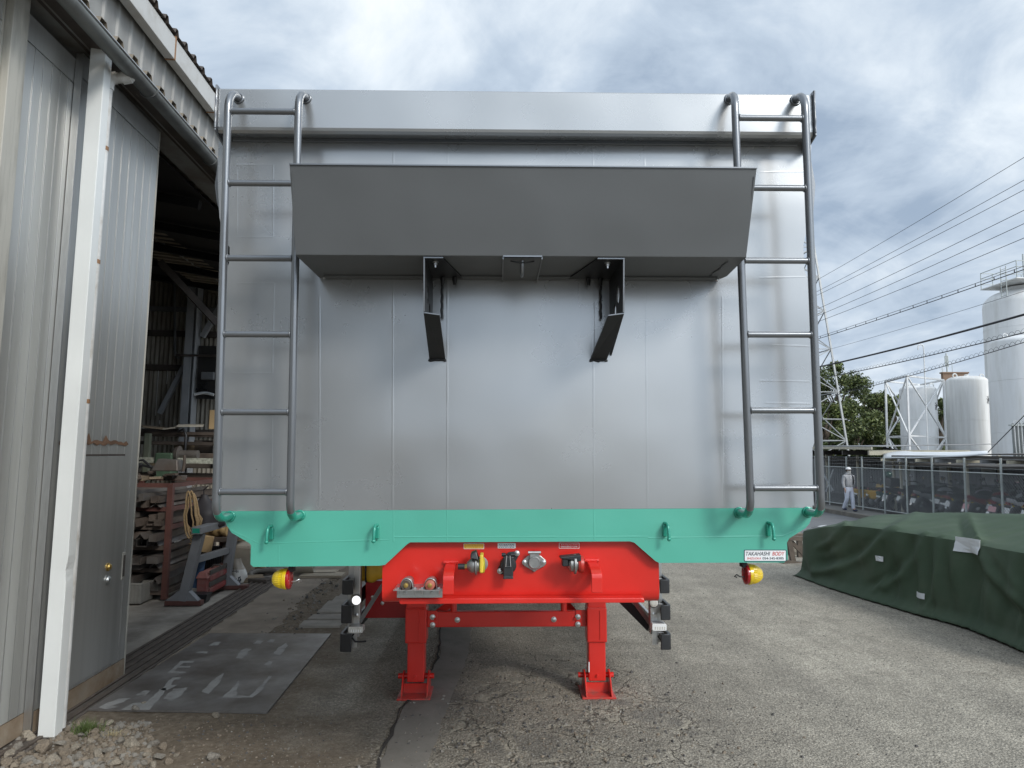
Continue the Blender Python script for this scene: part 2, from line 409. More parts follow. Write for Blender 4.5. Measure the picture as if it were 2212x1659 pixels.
CONC = M('floor_concrete', (.31, .285, .25), .8, 0, .22, 2.2, .25, 40, dirt=(.11, .095, .08), dirt_amt=.5, dirt_scale=1.6)
MORT = M('mortar_strip', (.235, .222, .198), .85, 0, .20, 5, .30, 60, dirt=(.12, .11, .095), dirt_amt=.5, dirt_scale=2.5)
APRON = M('dusty_apron', (.255, .215, .172), .9, 0, .22, 3, .30, 50, dirt=(.16, .13, .10), dirt_amt=.6, dirt_scale=2.2)
def sheet(name, pts, z, mat, jag=0.0, kind=True, step=.12):
    """a thin sheet on the ground; its edge can be ragged"""
    out = []
    for i in range(len(pts)):
        a, b = Vector(pts[i]), Vector(pts[(i + 1) % len(pts)]); n = max(1, int((b - a).length / step)) if jag else 1
        for k in range(n):
            p = a + (b - a) * (k / n)
            out.append((p.x + random.uniform(-jag, jag), p.y + random.uniform(-jag, jag)))
    bm = bmesh.new(); vs = [bm.verts.new((x, y, z)) for x, y in out]; es = [bm.edges.new((vs[i], vs[(i + 1) % len(vs)])) for i in range(len(vs))]
    bmesh.ops.triangle_fill(bm, edges=es, use_beauty=True)
    for f in bm.faces:
        if f.normal.z < 0: f.normal_flip()
    me = bpy.data.meshes.new(name); bm.to_mesh(me); bm.free(); me.materials.append(mat)
    o = bpy.data.objects.new(name, me); SC.collection.objects.link(o)
    return struct(o) if kind else o
def gp(*pts): return [tuple(onZ(x, y, 0).xy) for x, y in pts]
# mortar strip running away under the trailer, with its dark open joint
sheet('mortar_strip', gp((960, 1330), (953, 1365), (950, 1410), (935, 1450), (905, 1478), (890, 1505), (868, 1535), (835, 1610), (800, 1700), (905, 1700), (925, 1640), (950, 1580), (965, 1530), (985, 1490), (1005, 1440), (1015, 1390), (1020, 1345), (1022, 1326)), .004, MORT, .012)
JOINT = M('open_joint', (.045, .040, .036), .95, 0, .3, 20, .4, 60)
jp = [(958, 1326), (952, 1365), (949, 1408), (936, 1447), (906, 1476), (889, 1503), (867, 1533), (834, 1608), (800, 1698)]
ja = [onZ(x, y).xy for x, y in jp]; L_, R_ = [], []
for i in range(len(ja) * 5 - 4):
    t = i / 5; k = min(int(t), len(ja) - 2); p = ja[k].lerp(ja[k + 1], t - k); w = random.uniform(.003, .012)
    off = random.uniform(-.012, .012)
    L_.append((p.x - w + off, p.y)); R_.append((p.x + w + off, p.y))
sheet('ground_joint', L_ + R_[::-1], .008, JOINT)
# workshop floor, kept in the workshop's frame
def bsheet(name, pts, z, mat, jag=0.0):
    q = [tuple((B_M @ Vector((x, y, 0))).xy) for x, y in pts]; return sheet(name, q, z, mat, jag)
bsheet('workshop_floor', [(-9.5, 3.2), (-.29, 3.2), (-.29, 13.5), (-9.5, 13.5)], .006, CONC)
bsheet('apron', [(.06, 5.2), (.62, 5.4), (.66, 7.0), (.58, 9.0), (.70, 11), (.6, 14), (.06, 14)], .003, APRON, .03)
# steel door tracks let into the sill
RAILM = M('rusty_track_steel', (.105, .085, .070), .6, .3, .25, 14, .15, 80)
SILL = M('track_sill', (.10, .085, .073), .85, 0, .25, 8, .2, 60)
tr = bthing('door_track', 'long rusty steel door tracks set in the workshop sill', 'track', (0, 2, 0))
MB().box((-.285, 0.5, .001), (.055, 13, .0075)).build('sill', SILL, tr)
for k, x in enumerate((-.26, -.19, -.12, -.05, .02)):
    MB().box((x - .013, .5, .0078), (x + .013, 13, .022)).build('rail', RAILM, tr, bevel=.004)
# steel plate bridging the gutter, faded paint marks
PL_Z = .014
plq = gp((452, 1371), (715, 1372), (577, 1543), (190, 1537))
PLM = M('worn_steel_plate', (.25, .24, .23), .45, .45, .22, 3.0, .06, 60, dirt=(.125, .108, .094), dirt_amt=.8, dirt_scale=3.2, rvar=.12)
mb = MB(); mb.prism(plq, lambda p, k: (p[0], p[1], PL_Z - .011 if k else PL_Z))
plate = mb.build('steel_plate', PLM); tag(plate, 'flat worn steel plate with faded pale letter marks lying beside the door', 'steel plate')
FADE = M('faded_paint', (.39, .385, .37), .6, .2, .15, 9, .05, 60, dirt=(.21, .20, .19), dirt_amt=.9, dirt_scale=9)
def mark(pts):
    q = gp(*pts); out = []
    for i in range(len(q)):
        a, b = Vector(q[i]), Vector(q[(i + 1) % len(q)]); n = max(1, int((b - a).length / .04))
        out += [tuple(a.lerp(b, k / n) + Vector((random.uniform(-.006, .006), random.uniform(-.006, .006)))) for k in range(n)]
    o = sheet('paint_mark', out, PL_Z + .0012, FADE, 0, False); o.parent = plate; return o
def zq(*p): return [(x * .633 / 1.8228, (2000 + y * .633) / 1.8228) for x, y in p]      # read off an enlargement of the lower left corner
for pts in (((750, 1272), (830, 1228), (900, 1228), (1010, 1135), (1040, 1135), (965, 1232), (930, 1272)), ((1010, 1135), (1070, 1066), (1130, 1066), (1110, 1082), (1085, 1082), (1060, 1115), (1100, 1115), (1040, 1148), (985, 1148)),
            ((1045, 1040), (1120, 965), (1215, 965), (1205, 976), (1135, 976), (1115, 996), (1190, 996), (1180, 1006), (1105, 1006), (1085, 1028), (1160, 1030), (1150, 1042)),
            ((610, 1255), (660, 1230), (740, 1200), (820, 1196), (760, 1225), (700, 1246), (740, 1250), (650, 1268)), ((840, 1180), (890, 1150), (940, 1150), (900, 1182)), ((1220, 915), (1240, 903), (1290, 905), (1285, 917)),
            ((1300, 870), (1330, 845), (1375, 845), (1355, 868)), ((1380, 1195), (1450, 1130), (1490, 1085), (1470, 1180), (1550, 1185), (1640, 1100), (1670, 1060), (1690, 1060), (1620, 1160), (1570, 1195)),
            ((1465, 945), (1500, 900), (1530, 885), (1570, 890), (1545, 905), (1530, 940), (1500, 950)), ((1575, 855), (1600, 835), (1640, 838), (1620, 858)), ((1660, 845), (1680, 828), (1715, 830), (1700, 848)),
            ((1640, 990), (1670, 965), (1690, 970), (1680, 995)), ((1250, 1160), (1330, 1080), (1390, 1040), (1370, 1100), (1300, 1170)), ((1010, 1200), (1080, 1140), (1170, 1130), (1130, 1180), (1060, 1220)), ((1700, 920), (1730, 880), (1780, 850), (1790, 870), (1740, 930))):
    mark(zq(*pts))
# concrete lids over the drain
LID = M('drain_lid_concrete', (.27, .25, .22), .85, 0, .18, 5, .25, 50)
dr = bthing('drain_cover', 'row of cracked concrete drain lids along the yard edge', 'drain cover', (.86, 6.85, 0))
for k in range(8):
    y0_ = k * .285; w = random.uniform(.225, .262)
    x = .02 * k + random.uniform(-.02, .02); wd = random.uniform(.34, .40) * (1.0 - .02 * k)
    q = [(x + random.uniform(-.02, .02), y0_), (x + wd + random.uniform(-.03, .03), y0_ + random.uniform(-.01, .01)), (x + wd + random.uniform(-.03, .03), y0_ + w), (x + random.uniform(-.02, .02), y0_ + w)]
    z_ = random.uniform(.032, .042); t = random.uniform(-.006, .006)
    MB().hexa([(a, b, -.02) for a, b in q] + [(a, b, z_ + t * (i - 1.5)) for i, (a, b) in enumerate(q)]).build('slab', LID, dr, bevel=.004)

# broken stones heaped against the door foot
ROCKM = [M('pale_broken_stone', (.27, .235, .185), .95, 0, .35, 6, .9, 22), M('grey_broken_stone', (.215, .195, .165), .95, 0, .35, 6, .9, 22), M('brown_broken_stone', (.20, .163, .122), .95, 0, .35, 6, .9, 22)]
def rockmesh(seed, n=2):
    rnd = random.Random(seed); bm = bmesh.new(); bmesh.ops.create_icosphere(bm, subdivisions=2, radius=1)
    pl = [(Vector((rnd.gauss(0, 1), rnd.gauss(0, 1), rnd.gauss(0, 1))).normalized(), rnd.uniform(.42, .82)) for _ in range(11)]
    sq = Vector((rnd.uniform(.8, 1.25), rnd.uniform(.7, 1.1), rnd.uniform(.5, .8)))
    for v in bm.verts:
        p = v.co.copy()
        for nn, d in pl:
            t = p.dot(nn)
            if t > d: p -= nn * (t - d) * .985
        p += p * mnoise.noise(v.co * 3.1 + Vector((seed, 0, 0))) * .16
        v.co = Vector((p.x * sq.x, p.y * sq.y, p.z * sq.z))
    me = bpy.data.meshes.new('stone'); bm.to_mesh(me); bm.free(); return me
ROCKS = [rockmesh(s) for s in range(8)]
for i, me in enumerate(ROCKS): me.materials.append(ROCKM[i % 3])
def rock(x, y, r, k, label='pale broken stone in the loose heap at the foot of the sliding door', group='broken stones at the door foot', z=0):
    o = bpy.data.objects.new('stone', ROCKS[k % 8]); SC.collection.objects.link(o)
    o.location = (x, y, z + r * .33); o.scale = (r, r, r); o.rotation_euler = (random.uniform(-.5, .5), random.uniform(-.5, .5), random.uniform(0, 6.28))
    return tag(o, label, 'stone', group)
big = [(60, 1597, .075), (38, 1620, .05), (95, 1625, .085), (20, 1638, .06), (130, 1610, .05), (137, 1632, .07), (165, 1620, .06), (168, 1640, .05), (110, 1648, .06), (60, 1648, .05), (14, 1655, .06),
       (210, 1635, .05), (235, 1627, .06), (262, 1632, .05), (285, 1612, .085), (262, 1606, .05), (250, 1652, .05), (228, 1590, .045), (206, 1588, .05), (195, 1605, .045), (178, 1592, .04), (160, 1598, .045),
       (237, 1567, .055), (252, 1578, .045), (280, 1575, .03), (332, 1610, .045), (352, 1617, .045), (318, 1635, .04), (345, 1640, .05), (365, 1648, .05), (380, 1634, .03), (310, 1652, .035), (330, 1655, .04), (190, 1652, .045),
       (150, 1582, .035), (268, 1591, .03), (300, 1641, .03), (372, 1625, .03), (205, 1622, .03), (120, 1590, .04), (225, 1612, .03), (185, 1572, .022), (140, 1655, .05), (275, 1655, .04), (215, 1655, .04)]
for i, (px, py, r) in enumerate(big):
    p = onZ(px, py); rock(p.x, p.y, r * .72, i)
p = onZ(468, 1549); rock(p.x, p.y, .033, 3, 'single pale stone leaning on the front edge of the steel plate', None)
p = onZ(293, 1536); rock(p.x, p.y, .045, 4, 'lone pale stone just in front of the steel plate, near the grass', None)
p = onZ(312, 1523); rock(p.x, p.y, .028, 6, 'small flat stone touching the near edge of the steel plate', None)
p = onZ(463, 1640); rock(p.x, p.y, .040, 1, 'larger of the pair of pale stones on the bare dirt', None)
p = onZ(483, 1642); rock(p.x, p.y, .032, 5, 'smaller of the pair of pale stones on the bare dirt', None)
p = onZ(1246, 1480); rock(p.x, p.y, .022, 2, 'small brown stone beside the foot of the right landing leg', None)
# loose chips: nobody could count them
def chips(name, n, place, rmin, rmax, mats, seed):
    rnd = random.Random(seed); mb = MB()
    for i in range(n):
        x, y = place(rnd); z = gz(x, y); r = rmin * (rmax / rmin) ** (rnd.random() ** 2.2)
        a = rnd.uniform(0, 6.28); e_ = rnd.uniform(.6, 1.2); m_ = rnd.randrange(len(mats))
        pts = [(x + r * math.cos(a + k * 1.5708) * (1 if k % 2 else e_) * rnd.uniform(.7, 1.1), y + r * math.sin(a + k * 1.5708) * (1 if k % 2 else e_) * rnd.uniform(.7, 1.1), z + r * .1 * rnd.random()) for k in range(4)]
        tp = [(x + (p_[0] - x) * .55 + rnd.uniform(-.2, .2) * r, y + (p_[1] - y) * .55 + rnd.uniform(-.2, .2) * r, z + r * rnd.uniform(.5, .85)) for p_ in pts]
        mb.add(pts + tp, [(4, 5, 6, 7), (0, 1, 5, 4), (1, 2, 6, 5), (2, 3, 7, 6), (3, 0, 4, 7)], m_)
    me = bpy.data.meshes.new(name); me.from_pydata(mb.v, [], mb.f)
    for m_ in mats: me.materials.append(m_)
    me.polygons.foreach_set('material_index', mb.mi)
    o = bpy.data.objects.new(name, me); SC.collection.objects.link(o); return stuff(o)
CHIPM = [M('chip_grey', (.215, .20, .175), .9, var=.2), M('chip_pale', (.30, .285, .25), .9, var=.2), M('chip_dark', (.09, .085, .08), .9, var=.2), M('chip_brown', (.20, .165, .125), .9, var=.2)]
def pl_yard(r):
    while True:
        d = 2.6 * (6.5 ** r.random()); x = r.uniform(-.78, .80) * d
        if x > -1.6 + .0 * d: return x, d
chips('loose_grit', 15000, pl_yard, .0025, .008, [CHIPM[0], CHIPM[0], CHIPM[2], CHIPM[1], CHIPM[0]], 5)
def pl_crazed(r):
    while True:
        x, y = r.gauss(.35, .65), r.gauss(4.1, .75)
        if x > -.75: return x, y
chips('broken_asphalt_grit', 2200, pl_crazed, .004, .016, [CHIPM[0], CHIPM[2], CHIPM[3]], 6)
chips('dirt_gravel', 1500, lambda r: (r.uniform(-2.3, -.9) + .0, r.uniform(2.9, 4.6)), .003, .011, [CHIPM[3], CHIPM[3], CHIPM[2]], 8)
chips('heap_gravel', 1500, lambda r: (lambda p: (p.x, p.y))(onZ(r.uniform(0, 330), 1560 + 110 * r.random())), .006, .030, [CHIPM[3], CHIPM[3], CHIPM[0]], 9)
chips('drain_rubble', 380, lambda r: (lambda p: (p.x, p.y))(B_M @ Vector((r.gauss(.72, .10), r.uniform(6.4, 9.4), 0))), .006, .03, [CHIPM[3], CHIPM[0], CHIPM[2]], 10)
# grass tuft by the downpipe cover
gr = MB(); c0 = onZ(188, 1583); rnd = random.Random(3)
for i in range(240):
    a = rnd.uniform(0, 6.28); d = abs(rnd.gauss(0, .055)); x, y = c0.x + d * math.cos(a), c0.y + d * math.sin(a) * .6
    h = rnd.uniform(.02, .075) * (1.5 if rnd.random() < .06 else 1); lx, ly = rnd.gauss(0, .03), rnd.gauss(0, .03); w = .0022
    gr.add([(x - w, y, 0), (x + w, y, 0), (x + lx * .5 + w * .6, y + ly * .5, h * .6), (x + lx * .5 - w * .6, y + ly * .5, h * .6), (x + lx, y + ly, h)], [(0, 1, 2, 3), (3, 2, 4)])
stuff(gr.build('grass_tuft', M('grass_green', (.085, .12, .035), .6, var=.35, scale=40)))
dg_ = MB(); c0 = onZ(240, 1600)
for i in range(70):
    a = rnd.uniform(0, 6.28); d = abs(rnd.gauss(0, .06)); x, y = c0.x + d * math.cos(a), c0.y + d * math.sin(a) * .6
    h = rnd.uniform(.01, .035); lx, ly = rnd.gauss(0, .05), rnd.gauss(0, .03); w = .0015
    dg_.add([(x - w, y, .03), (x + w, y, .03), (x + lx, y + ly, .03 + h)], [(0, 1, 2)])
stuff(dg_.build('dry_grass', M('straw', (.30, .25, .14), .8, var=.2)))
# ------------------------------------------------------------------ workshop
WS = bthing('workshop', 'grey metal workshop with tall sliding doors, gutter and ribbed upper wall', 'workshop')
def W(name, mb, mat, parent=WS, **k): return mb.build(name, mat, parent, **k)
ALD = M('door_aluminium', (.47, .47, .45), .36, .65, .10, 1.5, .03, 80, dirt=(.36, .355, .335), dirt_amt=.6, dirt_scale=.8, stretch=(5, 5, .25), big=.03, big_scale=.7, rvar=.05)
ALD2 = M('door_aluminium_foot', (.36, .30, .23), .5, .3, .2, 3, .05, 60, dirt=(.20, .12, .06), dirt_amt=.8, dirt_scale=4)
BEIGE = M('beige_flashing', (.46, .44, .385), .55, .1, .08, 2, .03, 60, dirt=(.27, .255, .22), dirt_amt=.5, stretch=(4, 4, .5))
PCOV = M('white_cover_paint', (.72, .735, .715), .5, 0, .06, 2, .03, 50)
PVC = M('grey_white_pvc', (.68, .68, .66), .45, 0, .10, 5, .02, 60, dirt=(.36, .32, .26), dirt_amt=.4, dirt_scale=3)
RUSTB = M('rusty_band', (.30, .17, .09), .7, .2, .25, 20)
GUT = M('gutter_metal', (.18, .19, .185), .40, .5, .15, 3, .03, 60, dirt=(.10, .095, .09), dirt_amt=.5, dirt_scale=2)
HEAD = M('header_metal', (.30, .31, .305), .5, .3, .15, 2, .05, 50, dirt=(.15, .12, .09), dirt_amt=.6, dirt_scale=2.5)
UWALL = M('upper_cladding', (.30, .298, .285), .6, .1, .08, 1.5, .03, 50, dirt=(.21, .205, .195), dirt_amt=.5, dirt_scale=1.2, stretch=(1, 2.5, .5))
FASC = M('white_fascia', (.52, .52, .505), .5, 0, .06, 1.5, .03, 50, dirt=(.40, .38, .34), dirt_amt=.4, dirt_scale=1.6)
ROOFM = M('brown_roof_sheet', (.215, .180, .135), .65, .1, .22, 4, .05, 60)
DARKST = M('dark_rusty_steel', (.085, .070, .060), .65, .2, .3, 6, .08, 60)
GREYST = M('grey_painted_steel', (.22, .225, .23), .5, .1, .15, 4, .04, 60)
CORR = M('stained_corrugated_sheet', (.36, .335, .285), .7, .1, .35, 2.5, .04, 60, dirt=(.17, .14, .10), dirt_amt=.9, dirt_scale=1.6, stretch=(5, 1, .6))
DARKR = M('shade_dark_interior', (.012, .0115, .011), .85, 0, .2, 4)  # near-black: the deep shade of the interior is put into the colour

def door(y0, y1, x, zt, panels, name='sliding_door', lead=None, foot=True):
    """a tall sliding door of upright aluminium strips; each strip is a part of the door"""
    d = W(name, MB().box((x - .045, y0 + .01, .03), (x - .006, y1 - .01, zt - .02)), ALD)
    n = len(panels) - 1
    zs = zt - .16
    for i in range(n):
        a, b = y0 + (y1 - y0) * panels[i], y0 + (y1 - y0) * panels[i + 1]
        W('strip', MB().box((x - .0055, a + .0025, .14), (x + random.uniform(0, .0015), b - .0025, zs)), ALD, d, bevel=.0015)
    for i in range(1, n):
        q = y0 + (y1 - y0) * panels[i]
        W('joint_rib', MB().box((x - .0055, q - .0022, .14), (x + .0045, q + .0022, zs)), ALU, d)
    W('top_rail', MB().box((x - .0055, y0, zs + .006), (x + .002, y1, zt)), ALD, d)
    W('bottom_rail', MB().box((x - .0055, y0, .02), (x + .003, y1, .136)), ALD2, d)
    for yy in (y0, y1 - .012): W('edge_strip', MB().box((x - .04, yy - .0005, .022), (x + .0045, yy + .0125, zt - .002)), BEIGE if yy > y0 else ALU, d)
    return d
d2 = door(4.36, 5.46, -.055, 4.10, [0, .10, .20, .30, .40, .50, .60, .70, .80, .90, 1])
# wicket door let into the far leaf, its rust streak, locks and pull
wk = W('wicket_door', MB().box((-.0548, 4.52, .16), (-.046, 5.235, 1.59)), ALD, d2, bevel=.002)
W('wicket_gap', MB().box((-.0545, 4.44, 1.594), (-.0500, 5.245, 1.606)), DARKST, d2)
W('wicket_gap', MB().box((-.0545, 5.2365, .15), (-.0500, 5.2425, 1.593)), GREYST, d2)
RST = M('rust_streak', (.15, .085, .05), .8, 0, .35, 14)
mb = MB(); rnd = random.Random(4); top = []; bot = []
for i in range(25):
    y = 4.42 + i * .86 / 24; top.append((-.0495, y, 1.69 + rnd.uniform(-.012, .014) + (.045 if i in (9, 15) else 0))); bot.append((-.0495, y, 1.672 + rnd.uniform(-.012, .01)))
mb.add(top + bot, [(i, i + 1, i + 26, i + 25) for i in range(24)]); W('rust_streak', mb, RST, d2)
for z, r in ((.838, .028), (.752, .033)):
    k_ = W('lock', MB().lathe([(0, r), (.006, r), (.008, r * .75), (.020, r * .6), (.024, r * .3)], (-.046, 5.10, z), (1, 0, 0), 20), BRASS if r < .03 else ZINC, d2, smooth=40)
pf = W('pull_frame', MB().box((-.0535, 5.31, .715), (-.047, 5.355, .905)), BEIGE, d2, bevel=.003)
W('pull_recess', MB().box((-.0468, 5.318, .735), (-.0462, 5.347, .885)), DARKST, d2)
d1 = door(3.86, 4.50, -.10, 4.06, [0, .05, .18, .31, .44, .57, .70, .83, .93, 1])
d0 = door(1.2, 3.70, -.10, 4.04, [i / 22 for i in range(23)])
# jamb post between the leaves
jm = W('jamb', MB().box((-.14, 3.705, .02), (-.055, 3.785, 4.25)), BEIGE, bevel=.004)
W('jamb_flat', MB().box((-.14, 3.789, .02), (-.068, 3.856, 4.25)), BEIGE, bevel=.004)
# header, door rail, gutter, roof edge
W('header_beam', MB().box((-.24, .6, 4.13), (-.035, 16, 4.235)), HEAD, bevel=.005)
W('door_rail', MB().box((-.03, .6, 4.125), (.015, 16, 4.165)), HEAD, bevel=.004)
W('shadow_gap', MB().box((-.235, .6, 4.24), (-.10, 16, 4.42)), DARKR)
for y in (6.35, 7.5, 8.7, 4.9):
    W('rail_bracket', MB().box((.016, y, 4.12), (.022, y + .045, 4.175)), HEAD, bevel=.003)
gx, gzz, gr_ = .19, 4.065, .052
mb = MB(); n = 12
for i in range(n + 1):
    a = math.pi + math.pi * i / n; q = (gx + gr_ * math.cos(a), gzz + gr_ * math.sin(a)); mb.v += [(q[0], .6, q[1]), (q[0], 16, q[1])]
mb.f = [(i * 2, i * 2 + 1, i * 2 + 3, i * 2 + 2) for i in range(n)]; mb.mi = [0] * n
gt = W('gutter', mb, GUT, smooth=60, solid=.004)
W('gutter_lip', MB().cyl((gx + gr_ + .003, .6, gzz + .002), (gx + gr_ + .003, 16, gzz + .002), .007, 10), ALU, gt, smooth=50)
for y in (4.72, 5.85, 6.95, 8.1, 9.3):
    mb = MB(); pts = [(gx + (gr_ + .006) * math.cos(math.pi + math.pi * k / 12), y, gzz + (gr_ + .006) * math.sin(math.pi + math.pi * k / 12)) for k in range(13)]
    W('gutter_joint', mb.tube(pts, .008, 6), GUT, gt, smooth=60)
# ribbed lower roof: trapezoid ribs whose ends show over the gutter
mb = MB(); vs = []; pit = .20; k0 = int(.6 / pit); prof = []
y = .6
while y < 16:
    prof += [(y, 0), (y + .06, 0), (y + .085, .055), (y + .145, .055), (y + .17, 0)]; y += pit
for (x, zb) in ((gx + .0, 4.12), (-2.2, 4.36)): vs += [(x, yy, zb + h) for yy, h in prof]
k = len(prof); mb.add(vs, [(i, i + 1, i + 1 + k, i + k) for i in range(k - 1)])
W('lower_roof', mb, ROOFM, solid=.003)
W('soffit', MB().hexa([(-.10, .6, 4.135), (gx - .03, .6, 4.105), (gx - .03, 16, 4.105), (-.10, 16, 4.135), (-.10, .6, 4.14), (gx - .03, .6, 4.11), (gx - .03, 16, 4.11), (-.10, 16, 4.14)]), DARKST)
# upper wall with standing ribs, white fascia gutter and roof edge
ux = -1.68
mb = MB(); prof = []; y = -3
while y < 22: prof += [(y, 0), (y + .018, .022), (y + .05, .022), (y + .068, 0)]; y += .30
k = len(prof); mb.add([(ux + h, yy, 4.3) for yy, h in prof] + [(ux + h, yy, 6.93) for yy, h in prof], [(i, i + 1, i + 1 + k, i + k) for i in range(k - 1)])
W('upper_wall', mb, UWALL)
SOOT = M('soot_streaks', (.13, .13, .125), .85, 0, .25, 3)
fz0, fz1, fxx = 6.62, 6.90, -1.5
for (a, b) in ((-3, 4.5), (4.51, 8.92), (8.93, 10.35), (10.36, 15), (15.01, 22)):
    fs = W('fascia', MB().box((fxx - .12, a, fz0), (fxx, b, fz1)), FASC, bevel=.006)
    W('joint_strip', MB().box((fxx - .125, b - .02, fz0 - .006), (fxx + .005, b + .012, fz1 + .03)), RUSTB if b < 15 else FASC, fs)
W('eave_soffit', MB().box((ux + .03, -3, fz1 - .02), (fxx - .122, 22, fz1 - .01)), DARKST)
mb = MB(); prof = []; y = -3
while y < 22: prof += [(y, 0), (y + .12, 0), (y + .15, .07), (y + .20, .07), (y + .23, 0)]; y += .30
k = len(prof); mb.add([(fxx + .03, yy, fz1 + .03 + h) for yy, h in prof] + [(-4.6, yy, fz1 + .42 + h) for yy, h in prof], [(i, i + 1, i + 1 + k, i + k) for i in range(k - 1)])
W('upper_roof', mb, DARKST, solid=.003)
# wall continuing towards the street side, the near part of the same facade
mb = MB(); prof = []; y = -9
while y < 1.2: prof += [(y, 0), (y + .02, .03), (y + .09, .03), (y + .11, 0)]; y += .22
k = len(prof); mb.add([(-.12 + h, yy, 0) for yy, h in prof] + [(-.12 + h, yy, 4.3) for yy, h in prof], [(i, i + 1, i + 1 + k, i + k) for i in range(k - 1)])
W('side_cladding', mb, UWALL)
# interior: walls, ceiling, trusses
W('rear_cladding', MB().box((-9.6, -3, 0), (-9.5, 14, 7)), CORR)
W('near_gable', MB().box((-9.5, -3.1, 0), (-.15, -3, 6)), CORR)
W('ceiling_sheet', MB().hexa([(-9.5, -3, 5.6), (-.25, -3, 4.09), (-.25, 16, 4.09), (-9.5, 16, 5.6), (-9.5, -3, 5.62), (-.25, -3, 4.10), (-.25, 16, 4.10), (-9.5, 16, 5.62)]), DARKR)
GW = 12.6
mb = MB(); pit = .076; x = -9.5; prof = []
while x < -.05: prof += [(x, 0), (x + pit * .5, .02)]; x += pit
k = len(prof); fs = []; vs = []
zlev = [0, 1.55, 1.9, 2.35, 2.8, 3.1, 3.55, 4.1, 5.7]
for z in zlev: vs += [(xx, GW + h, z) for xx, h in prof]
slit = {int((9.5 - 3.0) / pit) * 2: (2, 3, 4), int((9.5 - 2.93) / pit) * 2 + 1: (4,), int((9.5 - 2.83) / pit) * 2: (3, 4)}
for j in range(len(zlev) - 1):
    for i in range(k - 1): fs.append((j * k + i, j * k + i + 1, (j + 1) * k + i + 1, (j + 1) * k + i))
mb.add(vs, fs); W('end_cladding', mb, CORR)
for xx, za, zb_ in ((-3.055, 2.2, 3.05), (-2.90, 2.75, 3.05), (-2.76, 2.9, 3.05), (-2.98, 2.05, 2.12)):
    W('daylight_strip', MB().box((xx, GW - .012, za), (xx + .014, GW - .010, zb_)), M('daylight_paint', (.7, .7, .68), .7))  # pale solid strips paint daylight showing through slits in the wall
for z, h in ((4.02, .08), (3.58, .10), (2.98, .10), (1.88, .09)): W('girt', MB().box((-9.4, GW - .09, z), (-.3, GW - .03, z + h)), DARKST if z < 4 else GREYST)
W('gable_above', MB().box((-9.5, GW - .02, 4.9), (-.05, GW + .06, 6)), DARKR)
# steel column of the end wall with its braces
cA, cB = b_pl(402, 700, 1, GW - .35).x, b_pl(424, 700, 1, GW - .35).x
COLM = M('pale_column_paint', (.40, .41, .42), .5, .1, .12, 4)
col = W('column', MB().box((cA, GW - .35, 0), (cA + .012, GW - .12, 5.0)), COLM)
cw = cB - cA
W('web', MB().box((cA + .0125, GW - .245, 0), (cB - .0125, GW - .235, 5.0)), COLM, col)
W('column_flange', MB().box((cB - .012, GW - .35, 0), (cB, GW - .12, 5.0)), COLM, col)
W('column_face', MB().box((cA, GW - .362, 0), (cB - cw * .28, GW - .3505, 5.0)), COLM, col)
a, b = b_pl(345, 893, 1, GW - .2), b_pl(398, 790, 1, GW - .2)
W('wall_brace', MB().bar(a, b, .07, .07), COLM)
a, b = b_pl(437, 728, 1, GW - .2), b_pl(480, 655, 1, GW - .2)
W('wall_brace', MB().bar(a, b, .08, .08), COLM)
for (p, q, w_, dep) in (((345, 565), (470, 700), .14, 9.5), ((344, 430), (395, 472), .07, 8.5), ((344, 393), (450, 402), .06, 9.5), ((405, 468), (470, 472), .09, 10), ((422, 528), (472, 530), .06, 11)):
    a, b = b_pl(p[0], p[1], 1, dep), b_pl(q[0], q[1], 1, dep + .3); W('roof_brace', MB().bar(a, b, w_ * .6, w_ * .6), DARKST)
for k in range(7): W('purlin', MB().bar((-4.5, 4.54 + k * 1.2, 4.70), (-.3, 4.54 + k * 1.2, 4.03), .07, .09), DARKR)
# conduit pipes on the end wall
pts = [b_pl(377, 560, 1, GW - .15), b_pl(378, 758, 1, GW - .15), b_pl(381, 771, 1, GW - .2), b_pl(386, 773, 1, GW - .25)]
W('conduit', MB().tube(pts, .024, 8), GREYST, smooth=60)
W('conduit', MB().tube([b_pl(380, 767, 1, GW - .42), b_pl(482, 769, 1, GW - .42)], .020, 8), DARKST, smooth=60)
# electric board with meters
eb = W('electric_board', MB().box((b_pl(432, 760, 1, GW - .2).x, GW - .26, b_pl(440, 862, 1, GW - .2).z), (b_pl(474, 760, 1, GW - .2).x, GW - .20, b_pl(440, 748, 1, GW - .2).z)), M('black_board', (.03, .028, .026), .6))
for px_ in (437, 449): 
    c = b_pl(px_, 813, 1, GW - .27); W('meter', MB().box((c.x, GW - .34, c.z - .06), (c.x + .12, GW - .261, c.z + .07)), GREYST, eb, bevel=.01)
c = b_pl(445, 853, 1, GW - .27); W('lamp_hood', MB().tube([(c.x - .18 + .04 * i, GW - .30, c.z + .03 * math.sin(i * math.pi / 8)) for i in range(9)], .025, 8), WHITE, eb, smooth=60)
for s in range(3):
    c = b_pl(432 + 6 * s, 825, 1, GW - .28); pts = [(c.x + .05 * math.sin(t * .8 + s), GW - .29, c.z - .035 * t * (1 if t < 4 else .6)) for t in range(8)]; W('cable', MB().tube(pts, .010, 6), BLACKP, eb, smooth=60)
